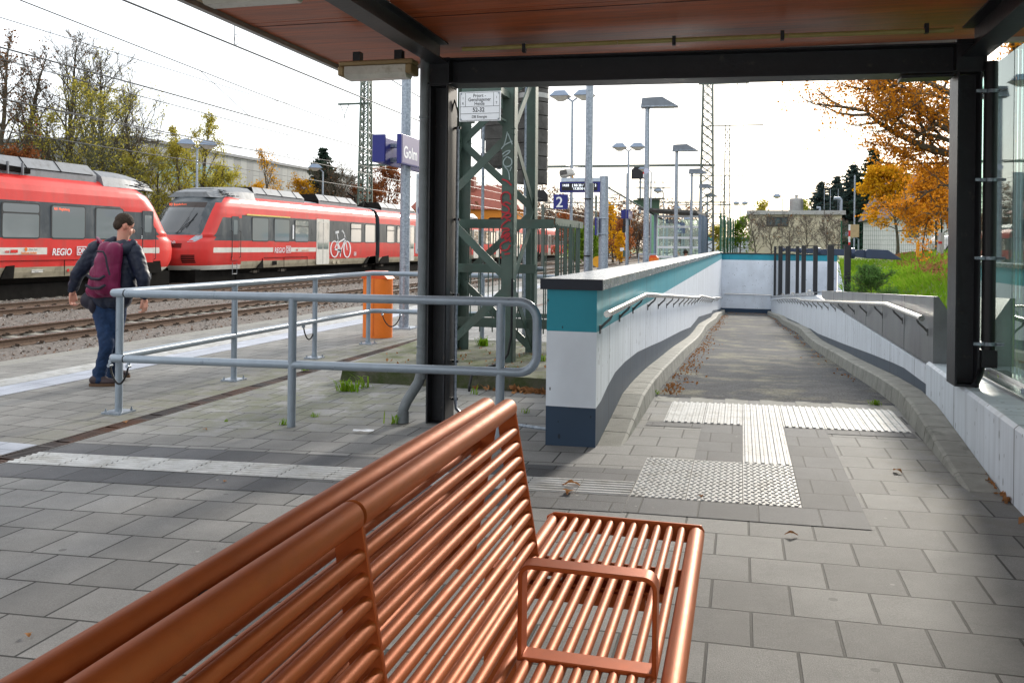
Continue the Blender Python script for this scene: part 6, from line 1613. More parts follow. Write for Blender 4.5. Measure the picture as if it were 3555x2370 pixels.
# ---- left of the picture, behind the trains (x about -34)
def L_(px, py, Y): return at(px, py, Y)
def lt(label, px, top, Y, spread_px, leaf, nl, ls, seed, **kw):
    b_ = at(px, 430, Y); t_ = at(px, top, Y); base = (b_.x, Y, -.6); H = t_.z + .6
    k = 1987 / (Y * .967 + .256 * abs(b_.x)) ; sp_ = spread_px / k
    return tree('tree', label, base, H, sp_, leaf, nl, ls, seed, **kw)
TK = dict(limbs=22, lv=(9, 8), up=.05, tw=.010, vase=2.1)
lt('half bare tree with brown leaves at the left photo edge', 8, 62, 36, 62, 'brown', 1500, .16, 11, first=.15, **TK)
lt('bare tree with few brown leaves left of the red and white mast', 66, 82, 38, 55, 'brown', 800, .14, 12, first=.18, **TK)
lt('tallest bare tree left of the middle behind the first train', 158, 62, 40, 85, 'brown', 250, .13, 13, first=.25, **TK)
lt('bare crowned tree right of the tallest one', 235, 130, 42, 85, 'ygreen', 300, .13, 14, first=.25, **TK)
lt('broad green leaved tree low behind the first train', 228, 205, 39, 120, 'ygreen', 4200, .12, 15, first=.04, limbs=26, lv=(9, 8), tw=.009, vase=1.6, up=.02, bark='bark_green')
lt('leafy olive tree above the first train roof at far left', 120, 262, 37, 85, 'ygreen', 2200, .12, 16, first=.05, limbs=22, lv=(9, 7), tw=.009, vase=1.7, up=.05)
lt('thin tree with bent branches right of the broad green tree', 325, 215, 44, 80, 'ygreen', 1900, .13, 17, first=.10, limbs=24, lv=(9, 8), tw=.010, vase=1.9, up=.1)
lt('small green tree left of the twin lamp', 412, 300, 42, 62, 'ygreen', 4200, .13, 18, vase=1.5, tw=.009, first=.1, limbs=16, lv=(6, 5), up=.06)
lt('upright yellow green tree right of the twin lamp', 484, 262, 46, 62, 'ygreen', 5200, .12, 19, vase=1.5, tw=.009, first=.06, limbs=22, lv=(6, 5), up=.1)
lt('dense yellow green bush between the two train cabs', 370, 360, 43, 80, 'ygreen', 4200, .12, 20, vase=1.4, first=.03, limbs=16, lv=(6, 5), up=.0)
lt('brownish bush under the upright yellow tree', 505, 385, 47, 70, 'ygreen', 6500, .13, 21, vase=1.4, first=.03, limbs=16, lv=(6, 5), up=.0)
lt('sparse young yellow tree in front of the grey hall', 622, 345, 56, 42, 'yellow', 1500, .13, 22, vase=1.8, tw=.01, first=.1, limbs=16, lv=(5, 5), up=.2)
lt('yellow tree beside the spruce', 690, 415, 60, 48, 'yellow', 4800, .14, 23, vase=1.5, first=.05, limbs=16, lv=(6, 5), up=.05)
lt('low yellow shrub in front of the grey hall', 575, 425, 54, 55, 'yellow', 4800, .13, 24, vase=1.4, first=.03, limbs=20, lv=(6, 5), up=.0)
lt('rust red tree behind the lattice mast on the left', 885, 388, 70, 62, 'redbr', 9500, .15, 25, vase=1.5, tw=.012, first=.08, limbs=20, lv=(6, 6), up=.08)
lt('low rust red shrub right of the spruce', 815, 428, 66, 50, 'redbr', 6500, .15, 26, vase=1.4, first=.04, limbs=16, lv=(6, 5), up=.02)
lt('second rust red shrub at the foot of the mast behind the train', 850, 440, 68, 55, 'redbr', 5500, .15, 28, vase=1.4, first=.04, limbs=16, lv=(6, 5), up=.02)
lt('thick green brown hedge bush left behind the first train roof', 55, 345, 35, 75, 'redbr', 5200, .13, 29, vase=1.5, first=.03, limbs=20, lv=(7, 6), up=.0)
lt('dense olive bush behind the middle of the first train', 300, 350, 41, 75, 'ygreen', 4200, .12, 30, vase=1.5, first=.03, limbs=18, lv=(6, 5), up=.0)
lt('bare shrub in front of the spruce', 770, 400, 62, 70, 'brown', 300, .15, 27, first=.04, limbs=26, lv=(9, 9), tw=.014, vase=1.7, up=.04)
b_ = at(741, 460, 64); t_ = at(739, 333, 64); spruce('dark spruce standing alone behind the second train', (b_.x, 64, -.6), t_.z + .6, 3.3, 'spruce', 31, 1.1)

# distant woodland along the tracks as one mass
mw, ml = MB(), MB(); r_ = random.Random(55)
for i in range(64):
    u = (i % 32) / 31; px = 1095 + 520 * u; Y = 105 + 70 * u + r_.uniform(-8, 8); b_ = at(px, 560, Y); top = at(px, (445 if i < 32 else 495) + 45 * u + r_.uniform(-28, 25), Y).z
    grow(mw, ml, (b_.x, Y, -.6), max(3, top + .6), 4.6, r_, 260 if i < 32 else 500, .36, first=.03, limbs=14, lv=(6, 6), up=.08, leafm=r_.choice((0, 0, 0, 1)), rad=.13, tw=.022)
wd = thing('woodland', 'mass of bare brown trees along the far tracks', 'wood', (-20, 130, -.6)); tag(wd, kind='stuff')
a_ = mw.build('branches', M['twig'], wd); b2_ = ml.build('foliage', [LM['brown'], LM['redbr']], wd); tag(a_, kind='stuff'); tag(b2_, kind='stuff')
def rt_(nm, label, px, top, bot, Y, sp_, leaf, nl, ls, seed, zb=-.6, **kw):
    b_ = at(px, bot, Y); t_ = at(px, top, Y); k = 1987 / Y
    return tree(nm, label, (b_.x, Y, zb), t_.z - zb, sp_ / k, leaf, nl, ls, seed, **kw)
S_ = dict(first=.04, limbs=14, lv=(5, 5))
rt_('tree', 'orange yellow tree in the far wood behind the thick post', 1408, 470, 570, 100, 30, 'yellow', 900, .32, 61, **S_)
rt_('tree', 'rust coloured bush left of the red signal', 1428, 505, 570, 98, 26, 'redbr', 1500, .3, 62, **S_)
rt_('shrub', 'small bright yellow bush beside the red and white signal post', 1424, 532, 572, 92, 14, 'yellow', 500, .26, 63, **S_)
rt_('shrub', 'fresh green bush seen left of the tall pole', 1330, 520, 578, 88, 24, 'bright', 1800, .3, 64, **S_)
rt_('shrub', 'light green bush seen right of the tall pole', 1368, 525, 578, 86, 18, 'bright', 1200, .28, 65, **S_)
rt_('tree', 'orange tree left of the tall pole in the far wood', 1296, 490, 575, 104, 30, 'redbr', 900, .32, 66, **S_)
rt_('tree', 'mistletoe laden tree behind the orange house', 1140, 432, 560, 112, 24, 'ygreen', 700, .36, 67, first=.3, limbs=12, lv=(5, 5))
rt_('shrub', 'yellow green bush right of the lattice mast over the end wall', 1655, 522, 580, 62, 20, 'ygreen', 1200, .16, 68, zb=.95, **S_)
rt_('shrub', 'pale green bush beside the green fence', 1700, 500, 585, 66, 24, 'bright', 1200, .18, 69, zb=.95, **S_)
rt_('tree', 'low yellow green tree behind the left end of the beige building', 1745, 462, 570, 95, 24, 'ygreen', 1200, .28, 70, zb=.95, **S_)
rt_('tree', 'low green tree behind the right half of the beige building', 1845, 462, 570, 95, 34, 'green', 1200, .28, 71, zb=.95, **S_)
for i, (px, top, lab) in enumerate(((1735, 492, 'bare shrub at the left end of the beige building'), (1772, 500, 'bare shrub in front of the dark window of the beige building'), (1812, 496, 'dense bare shrub in front of the middle of the beige building'), (1855, 500, 'bare shrub in front of the right part of the beige building'), (1898, 498, 'bare shrub at the right corner of the beige building'), (1925, 512, 'bare shrub between the beige building and the fence'))):
    rt_('shrub', lab, px, top, 580, 50 + (i % 2) * 3, 30, 'brown', 40, .10, 80 + i, zb=.95, first=.02, limbs=20, lv=(6, 6), up=.02, bark='twig', tw=.009, vase=1.5, group='bare shrubs before the beige building')
for px, top, Y, w_, lab, sd, mt in ((1885, 413, 78, 2.2, 'left and smallest of the dark spruces beside the beige building', 32, 'bspruce'), (1920, 399, 80, 2.9, 'second dark spruce from the left', 33, 'bspruce'), (1958, 372, 76, 3.3, 'third and broad dark spruce', 34, 'bspruce'), (2004, 332, 74, 2.6, 'tallest dark spruce partly behind the orange leaves', 35, 'spruce')):
    b_ = at(px, 580, Y); t_ = at(px, top, Y); spruce(lab, (b_.x, Y, 1), t_.z - 1, w_, mt, sd, 1.0)
# yellow maple and the big orange oak
def oakpt(px, py, Y): return at(px, py, Y)
rt_('tree', 'yellow maple in front of the white house', 2062, 385, 590, 45, 76, 'yellow', 5200, .17, 90, zb=1.0, first=.28, limbs=20, lv=(6, 6), up=.04)
rt_('tree', 'orange leaved tree left of the shelter column', 2150, 395, 590, 40, 78, 'orange', 5200, .16, 91, zb=1.0, first=.22, limbs=20, lv=(6, 6), up=.02)
Yo = 27.0; b_ = at(2330, 560, Yo); base = Vector((b_.x, Yo, 1.1)); r_ = random.Random(93)
ok = thing('oak_tree', 'big oak with rust orange leaves, its dark trunk seen through the shelter glass', 'tree', base)
mw, ml = MB(), MB(); bp2, _ = wander(base, Vector((.02, 0, 1)), 12.5, 9, .04, .1, r_); mw.tube(bp2, .3, 10, rs=[.46, .40, .36, .33, .28, .23, .18, .13, .09, .04])
tips = []
def bough(p0, pts, r0, sub=9, rr=None):
    pl = [Vector(p0)] + [Vector(p) for p in pts]; sm = []
    for a, b_ in zip(pl, pl[1:]):
        for u in (0, .5): q = a.lerp(b_, u); sm.append(q + Vector((r_.gauss(0, .05), r_.gauss(0, .05), r_.gauss(0, .05))))
    sm.append(pl[-1]); n = len(sm); mw.tube(sm, r0, 6, rs=[r0 * (1 - .85 * i / (n - 1)) for i in range(n)], cap=False)
    L0 = sum((b_ - a).length for a, b_ in zip(sm, sm[1:]))
    for j in range(sub):
        f_ = (.22 + .78 * (j + r_.random()) / sub) * (n - 1); i = min(n - 2, int(f_)); q = sm[i].lerp(sm[i + 1], f_ - i)
        d = ((sm[i + 1] - sm[i]).normalized() + Vector((r_.gauss(0, .6), r_.gauss(0, .8), r_.gauss(0, .5) + .12))).normalized(); L2 = L0 * r_.uniform(.16, .34)
        bb, _ = wander(q, d, L2, 4, .16, .05, r_); r1 = r0 * .32; mw.tube(bb, r1, 4, cap=False, rs=[r1, r1 * .8, r1 * .6, r1 * .4, r1 * .2])
        for t_ in range(9):
            g_ = (.15 + .85 * r_.random()) * 4; i2 = min(3, int(g_)); s_ = bb[i2].lerp(bb[i2 + 1], g_ - i2)
            d3 = ((bb[i2 + 1] - bb[i2]).normalized() + Vector((r_.gauss(0, .7), r_.gauss(0, .7), r_.gauss(0, .6)))).normalized(); e, _ = wander(s_, d3, L2 * r_.uniform(.3, .6), 2, .2, .05, r_)
            mw.tube(e, .012, 3, cap=False, rs=[.012, .008, .004]); tips.append((s_, e[-1]))
def tr(u): f_ = u * 9; i = min(8, int(f_)); return bp2[i].lerp(bp2[i + 1], f_ - i)
for (u, pts, r0, sub) in (
    (.30, [(2190, 355, 27), (2110, 330, 26), (2020, 275, 25.5), (1955, 250, 25)], .15, 14),
    (.32, [(2200, 330, 26.5), (2110, 300, 26), (2040, 265, 25)], .10, 12),
    (.40, [(2230, 300, 27.5), (2150, 270, 27), (2060, 210, 27), (1975, 205, 26.5)], .13, 14),
    (.48, [(2240, 250, 26), (2160, 200, 26), (2080, 185, 26), (2010, 200, 26)], .12, 12),
    (.5, [(2260, 200, 28), (2190, 150, 28), (2110, 150, 28)], .11, 10),
    (.28, [(2200, 420, 28), (2130, 440, 28), (2070, 480, 27)], .08, 9),
    (.30, [(2230, 440, 26), (2170, 480, 26), (2120, 520, 26)], .08, 8),
    (.36, [(2180, 300, 26), (2110, 250, 26), (2060, 240, 26)], .09, 10), (.42, [(2200, 240, 27), (2130, 215, 27), (2050, 250, 27)], .08, 12), (.33, [(2190, 380, 27), (2120, 370, 27), (2060, 340, 26.5)], .07, 12),
    (.35, [(2420, 350, 27), (2520, 260, 27)], .13, 8), (.45, [(2400, 220, 26), (2480, 120, 26)], .12, 8), (.55, [(2330, 120, 25), (2300, 20, 24)], .12, 8), (.6, [(2360, 150, 29), (2420, 20, 30)], .1, 8), (.4, [(2300, 300, 24.5), (2260, 220, 23)], .10, 7), (.38, [(2360, 320, 30), (2380, 200, 32)], .12, 8)):
    bough(tr(u), [oakpt(*p) for p in pts], r0, sub)
for i in range(25000):
    s_, e = r_.choice(tips); p = s_.lerp(e, r_.random() * 1.15) + Vector((r_.gauss(0, .10), r_.gauss(0, .10), r_.gauss(0, .09)))
    q = Vector((p.x, p.y)); 
    if p.x > base.x - .2 and r_.random() < .55: continue
    leafq(ml, p, r_.uniform(.05, .11), r_)
mw.build('trunk', M['bark'], ok, True); ml.build('crown', LM['orange'], ok)

# trees on the far side of the street right of the picture: seen mirrored in the train windows and through the glass
mw, ml = MB(), MB(); r_ = random.Random(77)
for i in range(16): grow(mw, ml, (30 + r_.random() * 12, -12 + i * 5.2, 1.1), r_.uniform(7, 11), 3.0, r_, 650, .34, first=.08, limbs=12, lv=(5, 4), up=.08, leafm=r_.choice((0, 1)), rad=.16, tw=.02, vase=1.4)
wd2 = thing('woodland', 'row of trees far beyond the shelter glass', 'wood', (36, 30, 1)); tag(wd2, kind='stuff')
tag(mw.build('branches', M['twig'], wd2), kind='stuff'); tag(ml.build('foliage', [LM['green'], LM['redbr']], wd2), kind='stuff')
# ---- grass, weeds, litter
mb = MB(); r_ = random.Random(8)
for i in range(34000):
    y = 4 + 34 * r_.random() ** 1.3; b0 = 1.82 if y < 15.5 else 1.78 + (y - 15.5) * 2.9 / 30; x = b0 + (r_.random() ** 1.3) * (3.0 + y * .10)
    z = bank(x, y); crest = (x - b0) > 1.7
    if crest and r_.random() < .8: continue
    h = r_.uniform(.05, .17) * (1 + y * .02); a = r_.random() * PI; wv = Vector((math.cos(a), math.sin(a), 0)) * (.004 + y * .0007); ln_ = Vector((r_.gauss(0, .35), r_.gauss(0, .35), 1)).normalized() * h
    p = Vector((x, y, z - .01)); mb.add([p - wv, p + wv, p + ln_ * .6 + wv * .6 + Vector((0, 0, 0)), p + ln_ * 1.0 + Vector((ln_.x * .4, ln_.y * .4, -.01))], [(0, 1, 2, 3)])
tag(mb.build('grass', LM['grass']), kind='stuff')
mb = MB()
for i in range(20000):
    y = 12 + 32 * r_.random(); b0 = 1.8 if y < 15.5 else 1.78 + (y - 15.5) * 2.9 / 30; x = b0 + 1.6 + r_.random() * 4.5 * (.5 + .5 * r_.random())
    leafq(mb, Vector((x, y, bank(x, y) + .01 + r_.random() * .03)), r_.uniform(.06, .13), r_)
for i in range(900):   # litter along the ramp kerbs and at the foot of the end wall
    if r_.random() < .68: y = 8 + 30 * r_.random() ** 1.4; x = -.70 + abs(r_.gauss(0, .11)); z = rz(y) + .012
    elif r_.random() < .5: y = 10 + 30 * r_.random(); x = 1.23 - abs(r_.gauss(0, .08)); z = rz(y) + .012
    else: y = 45.3 - abs(r_.gauss(0, 1.0)); x = r_.uniform(-.6, 1.2); z = rz(y) + .012
    leafq(mb, Vector((x, y, z + r_.random() * .01)), r_.uniform(.025, .05), r_)
for i in range(420):    # against the mast foundation and along the low wall
    if i % 5 < 3: x = -1.32 - abs(r_.gauss(0, .45)); y = 7.93 + (-1.3 - x) * .10 - abs(r_.gauss(0, .05)); z = -.035 + r_.random() * .035; s_ = r_.uniform(.05, .09)
    else: y = 1.5 + 5.6 * r_.random(); x = lx(y) - .012 - abs(r_.gauss(0, .02)); z = .03 + r_.random() * .02; s_ = r_.uniform(.03, .06); 
    leafq(mb, Vector((x, y, z)), s_, r_)
for i in range(140): 
    x = r_.uniform(-3.9, -1.4); y = r_.uniform(8.3, 10.4); leafq(mb, Vector((x, y, .115)), r_.uniform(.02, .05), r_)
tag(mb.build('leaf_litter', LM['litter']), kind='stuff')
def curl(label, px, py, s, m_='litter', left=False):
    p = at(px, py, 5); d = (p - Vector((0, 0, CZ))); t_ = -CZ / (d.z - .0176 * d.x); p = Vector((0, 0, CZ)) + d * t_; rr = random.Random(int(px))
    mb = MB(); n = 7; a = rr.random() * 6
    u = Vector((math.cos(a), math.sin(a), 0)); v = Vector((-u.y, u.x, 0)); rows = []
    for i in range(n):
        f_ = i / (n - 1); w_ = s * .30 * math.sin(PI * min(.98, f_ + .05)) * (1 + .35 * math.sin(i * 2.6)); c_ = p + u * (f_ - .5) * s + Vector((0, 0, .006 + s * .18 * math.sin(PI * f_)))
        rows.append([c_ - v * w_ + Vector((0, 0, s * .12 * rr.random())), c_, c_ + v * w_ + Vector((0, 0, s * .12 * rr.random()))])
    mb.grid(rows); o = mb.build('fallen_leaf', LM[m_]); tag(o, label, 'leaf', 'single fallen leaves on the paving')
for lab, px, py, s in (('curled brown twig leaf on the white ribbed strip', 1312, 1117, .10), ('thin dark leaf on the dark slabs below the ribbed strip', 1306, 1134, .09), ('pale curled leaf on the paving right of the bench', 1817, 1231, .06), ('brown leaf right of the ribbed tee near the low wall', 2062, 1085, .07),
    ('small orange leaf on the slabs left of the bench back', 545, 1266, .04), ('pale leaf on the drain grating', 288, 972, .06), ('small leaf on the dark slabs in front of the left guide strip', 517, 1108, .035), ('grey leaf sliver at the far left of the paving', 65, 1462, .035), ('orange leaf on the top end of the ramp', 1490, 865, .05), ('yellow red leaf beside the left kerb', 1508, 872, .06),
    ('brown leaf near the front post of the railing', 471, 988, .05), ('small leaf on the studded field', 1610, 1142, .04), ('brown leaf near the middle of the ramp top', 1840, 823, .05), ('leaf lying near the right kerb of the ramp', 1880, 838, .05)): curl(lab, px, py, s)
def tuft(label, px, py, s, n, on='g', z=None, m_='grass'):
    s = s * .7
    d = at(px, py, 5) - Vector((0, 0, CZ)); C0 = Vector((0, 0, CZ))
    p = C0 + d * ((-CZ / (d.z - .0176 * d.x)) if z is None else ((z - CZ) / d.z)); rr = random.Random(int(px * 3)); mb = MB()
    for i in range(n):
        a = rr.random() * 6.3; o_ = p + Vector((rr.gauss(0, s * .3), rr.gauss(0, s * .2), 0)); h = s * rr.uniform(.4, 1.2); u = Vector((math.cos(a), math.sin(a), 0)); w_ = Vector((-u.y, u.x, 0)) * s * .05
        q1 = o_ + u * h * .25 + Vector((0, 0, h * .6)); q2 = o_ + u * h * .75 + Vector((0, 0, h * .85 * rr.uniform(.4, 1.1)))
        mb.add([o_ - w_, o_ + w_, q1 + w_ * .8, q1 - w_ * .8, q2], [(0, 1, 2, 3), (3, 2, 4)])
    tag(mb.build('weed', LM[m_]), label, 'weed', 'weeds in the paving joints')
for lab, px, py, s, n in (('grass tuft at the front left corner of the foundation block', 798, 898, .22, 46), ('tall grass blades beside the foundation block corner', 830, 890, .24, 16), ('small weed at the foot of the front railing post', 650, 975, .09, 30), ('flat weed right of the front railing post', 722, 957, .07, 26), ('grass tuft left of the downpipe foot', 905, 972, .15, 22),
    ('small weed near the foundation front', 952, 880, .08, 14), ('weed tuft at the upper left kerb end of the ramp', 1502, 905, .09, 50), ('weed tuft at the right kerb beside the ribbed tee', 2012, 930, .09, 50), ('low moss weed by the drain', 520, 968, .05, 14), ('weed right of the bench back top', 1205, 948, .08, 20), ('thin weed in front of the foundation', 1090, 905, .14, 8)): tuft(lab, px, py, s, n)
for lab, px, py, s, n in (('green grass tuft behind the lattice mast legs', 1110, 795, .20, 60), ('grass tuft behind the right leg of the lattice mast', 1245, 830, .16, 36), ('weeds beside the far left railing posts', 700, 850, .12, 30)): tuft(lab, px, py, s, n, z=.1 if px > 1000 else -.07)
b_ = at(2002, 690, 16.5); tree('shrub', 'feathery green bush on the grass bank behind the metal panel', (b_.x + .1, 17.2, .33), .62, .42, 'feather', 7000, .035, 99, first=.02, limbs=26, lv=(6, 6), up=.05, cat='shrub', rad=.010, tw=.003)
# rubbish
q = at(697, 855, 9.0); mb = MB(); mb.ell((q.x, 9.0, -.05), (.03, .02, .035), 0, 8, 6); tag(mb.build('wrapper', mat('pink plastic', (.6, .12, .2), .4)), 'small pink wrapper among weeds beside the railing', 'litter')
mb = MB(); r_ = random.Random(4); rows = [[(-2.78 + i * .03, 5.92 + j * .02 + .004 * i, -.035 + .012 * r_.random()) for i in range(6)] for j in range(3)]; mb.grid(rows); tag(mb.build('paper_scrap', M['white_paint']), 'crumpled white paper scrap left of the downpipe foot', 'litter')

# ================================================================ FAR BUILDINGS AND MASTS
hall = mat('hazed grey cladding', (.30, .305, .30), .6, 0, .06, .5)  # grey lightened to imitate far haze
t = hall.node_tree; b = t.nodes['Principled BSDF']; tcn = nd(t, 'TexCoord'); mp = nd(t, 'Mapping'); mp.inputs['Scale'].default_value = (1, 1, 1); t.links.new(tcn.outputs['Object'], mp.inputs[0])
sp = nd(t, 'SeparateXYZ'); t.links.new(mp.outputs[0], sp.inputs[0]); ad = nd(t, 'Math', operation='ADD'); t.links.new(sp.outputs[0], ad.inputs[0]); t.links.new(sp.outputs[1], ad.inputs[1]); cbn = nd(t, 'CombineXYZ'); t.links.new(ad.outputs[0], cbn.inputs[1]); t.links.new(sp.outputs[2], cbn.inputs[0])
br = nd(t, 'TexBrick'); br.inputs['Scale'].default_value = 1; br.inputs['Brick Width'].default_value = 2.6; br.inputs['Row Height'].default_value = 1.1; br.inputs['Mortar Size'].default_value = .03; br.inputs['Color1'].default_value = (.8, .8, .8, 1); br.inputs['Color2'].default_value = (1.25, 1.25, 1.2, 1); br.inputs['Mortar'].default_value = (.6, .6, .6, 1)
t.links.new(cbn.outputs[0], br.inputs['Vector']); src = b.inputs['Base Color'].links[0].from_socket; mm = nd(t, 'Mix', data_type='RGBA', blend_type='MULTIPLY'); mm.inputs[0].default_value = 1; t.links.new(src, mm.inputs[6]); t.links.new(br.outputs[0], mm.inputs[7]); t.links.new(mm.outputs[2], b.inputs['Base Color'])
winm = mat('far window glass', (.06, .09, .10), .15, 0, .1)
h_ = thing('grey_hall', 'long grey panelled hall with a turquoise window behind the trees', 'building', (-60, 90, 0))
HX = -46.0
def hp(px, py): return atX(px, py, HX)
p0, p1, p2_ = hp(420, 352), hp(545, 362), hp(800, 432)
zt = p1.z
mb = MB(); ya_, yb_ = p0.y - 6, p2_.y + 2
mb.box((HX - 25, ya_, -.6), (HX, yb_, zt)); mb.build('wall', hall, h_)
mb = MB(); mb.box((HX - 25.2, ya_ - .2, zt), (HX + .15, yb_ + .2, zt + .25)); mb.build('roof', M['t_roof'], h_)
for a, b_, u, v in ((360, 495, 372, 418), (505, 530, 380, 425)):
    q0, q1 = hp(a, v), hp(b_, u); mb = MB(); mb.box((HX + .01, q0.y, q0.z), (HX + .1, q1.y, zt - 1.2)); w_ = mb.build('window', mat('turquoise glass', (.20, .33, .35), .2), h_)
    mb = MB(); y = q0.y
    while y < q1.y: mb.box((HX + .1, y, q0.z), (HX + .14, y + .08, zt - 1.2)); y += 1.2
    mb.build('frame', M['t_roof'], w_)
# low white railing building at far left and the red and white chimney mast
q = at(45, 372, 60); lb = thing('slatted_roof_screen', 'pale slatted roof screen just above the train at the far left', 'building', (q.x, 60, 0))
mb = MB(); mb.box((q.x - 8, 60, -.6), (q.x + 5, 68, q.z - .3)); mb.build('wall', M['weight'], lb); mb = MB()
for k in range(50): mb.box((q.x - 8 + k * .26, 59.9, q.z - .3), (q.x - 8 + k * .26 + .1, 59.96, q.z + .35))
mb.box((q.x - 8, 59.88, q.z + .35), (q.x + 5, 59.98, q.z + .45)); mb.build('slats', M['white_paint'], lb)
rwm = thing('striped_mast', 'red and white banded mast head between the bare trees at far left', 'mast', (at(82, 300, 62).x, 62, 0))
for i, (ya_, yb__, w_, mt) in enumerate(((400, 352, 16, 't_roof'), (352, 340, 16, 'white_paint'), (340, 322, 18, 'red'), (322, 314, 20, 'white_paint'), (314, 304, 22, 'red'), (304, 290, 9, 'white_paint'), (290, 268, 5, 'red'))):
    a, b_ = at(82 + i * .3, ya_, 62), at(82, yb__, 62); mb = MB(); mb.lathe([(w_ * .016, 0), (w_ * .018, b_.z - a.z)], (a.x, 62, a.z), 12); mb.build('band', M[mt], rwm)
a = at(82, 400, 62); mb = MB(); mb.lathe([(.25, 0), (.25, a.z + .6)], (a.x, 62, -.6), 10); mb.build('shaft', M['t_roof'], rwm)
# orange house
Yh = 95; oh = thing('orange_house', 'orange house with a steep red tiled roof seen through the lattice mast', 'house', (at(1105, 490, Yh).x, Yh, -.6))
tile = mat('red roof tiles', (.25, .07, .045), .7, 0, .2, 3, .4, 8)
a, b_, r0 = at(1060, 520, Yh), at(1112, 479, Yh), at(1085, 432, Yh)
mb = MB(); mb.box((a.x - 6, Yh, -.6), (b_.x + 4, Yh + 9, b_.z)); mb.build('wall', mat('orange render', (.60, .22, .03), .8), oh)
mb = MB(); x0, x1 = a.x - 6.4, b_.x + 4.4; zt = r0.z + .6; mb.add([(x0, Yh - .4, b_.z - .1), (x1, Yh - .4, b_.z - .1), (x1, Yh + 9.4, b_.z - .1), (x0, Yh + 9.4, b_.z - .1), (x0 + 1, Yh + 4.5, zt), (x1 - 3, Yh + 4.5, zt)], [(0, 1, 5, 4), (1, 2, 5), (2, 3, 4, 5), (3, 0, 4)]); rf = mb.build('roof', tile, oh)
mb = MB(); mb.box((a.x - .3, Yh + 3, zt - 1), (a.x + .5, Yh + 4, zt + 1)); mb.build('chimney', mat('brick chimney', (.2, .06, .04)), rf)
for k in range(7):
    x = a.x - 4 + k * 1.9; mb = MB(); mb.box((x, Yh - .06, .9), (x + .9, Yh - .01, 2.6)); w_ = mb.build('window', M['white_paint'], oh); mb = MB(); mb.box((x + .08, Yh - .08, .98), (x + .42, Yh - .062, 2.5)); mb.box((x + .48, Yh - .08, .98), (x + .82, Yh - .062, 2.5)); mb.build('pane', winm, w_)
# beige flat roofed building
Yb = 72; q0, q1 = at(1720, 575, Yb), at(1934, 486, Yb); x0 = q0.x; x1 = q1.x; zt = q1.z
bb = thing('beige_building', 'low beige flat roofed building with a dark window, vents and a small tank on top', 'building', (x0, Yb, .9))
mb = MB(); mb.box((x0, Yb, .9), (x1, Yb + 10, zt - .25)); mb.build('wall', mat('beige render', (.56, .50, .37), .85, 0, .10, 1.5, c2=(.50, .45, .35), c2s=.6), bb)
mb = MB(); mb.box((x0 - .2, Yb - .25, zt - .25), (x1 + .25, Yb + 10.2, zt + .08)); mb.build('roof', M['alu'], bb)
a, b_ = at(1760, 520, Yb), at(1810, 498, Yb); mb = MB(); mb.box((a.x, Yb - .08, a.z), (b_.x, Yb - .01, b_.z)); w_ = mb.build('window', M['t_frame'], bb); mb = MB()
for k in range(3): mb.box((a.x + .1 + k * (b_.x - a.x) / 3, Yb - .1, a.z + .1), (a.x - .08 + (k + 1) * (b_.x - a.x) / 3, Yb - .082, b_.z - .1))
mb.build('pane', winm, w_)
a = at(1829, 478, Yb + 3); mb = MB(); mb.lathe([(.5, 0), (.55, .1), (.55, 1.15), (.5, 1.2), (.12, 1.22), (.12, 1.5)], (a.x, Yb + 3, zt), 20); mb.box((a.x - .5, Yb + 2.98, zt + 1.4), (a.x + .5, Yb + 3.02, zt + 1.44)); mb.build('roof_tank', M['alu'], bb, True)
a = at(1932, 470, Yb + 1); mb = MB(); mb.tube([(a.x, Yb + 1, zt), (a.x, Yb + 1, zt + .95), (a.x - .12, Yb + 1, zt + 1.1), (a.x - .55, Yb + 1, zt + 1.1)], .13, 10); mb.build('vent_pipe', M['galv'], bb, True); a = at(1883, 480, Yb + 1); mb = MB(); mb.tube([(a.x, Yb + 1, zt), (a.x, Yb + 1, zt + .35), (a.x - .25, Yb + 1, zt + .35)], .1, 8); mb.build('vent_pipe', M['galv'], bb, True)
for px in (1858, 1893, 1907, 1925): a = at(px, 470, Yb + 2); mb = MB(); mb.tube([(a.x, Yb + 2, zt), (a.x, Yb + 2, zt + (1.2 if px < 1890 else 1.9))], .022, 5); mb.build('antenna', M['galv'], bb)
a, b_ = at(1600, 560, 75), at(1713, 574, 75); lowb = thing('low_teal_building', 'low pale building with a teal band behind the green fence', 'building', (b_.x, 76, .9)); mb = MB(); mb.box((b_.x - 3.2, 76, .9), (b_.x + .4, 80, 1.9)); mb.build('wall', PWe, lowb); mb = MB(); mb.box((b_.x - 3.25, 75.95, 1.9), (b_.x + .45, 80, 2.2)); mb.build('band', PTe, lowb)
# white house
Yw = 58; a, b_ = at(2022, 560, Yw), at(2190, 500, Yw); rz_ = at(2095, 432, Yw).z; wh_ = thing('white_house', 'white house with a dark tiled roof half hidden by the yellow maple', 'house', (a.x, Yw, 1))
mb = MB(); mb.box((a.x, Yw, 1), (a.x + 9, Yw + 8, b_.z)); g0 = [(a.x, Yw, b_.z), (a.x, Yw + 8, b_.z), (a.x + .6, Yw + 4, rz_ + 1.2)]; mb.build('wall', mat('white render', (.62, .62, .60), .8), wh_)
mb = MB(); x0, x1 = a.x - .3, a.x + 9.3; mb.add([(x0, Yw - .4, b_.z - .05), (x1, Yw - .4, b_.z - .05), (x1, Yw + 8.4, b_.z - .05), (x0, Yw + 8.4, b_.z - .05), (x0 + 1.0, Yw + 4, rz_ + 1.2), (x1 - 1, Yw + 4, rz_ + 1.2)], [(0, 1, 5, 4), (1, 2, 5), (2, 3, 4, 5), (3, 0, 4)]); mb.build('roof', mat('grey roof tiles', (.16, .13, .14), .8, 0, .2, 3, .4, 8), wh_)
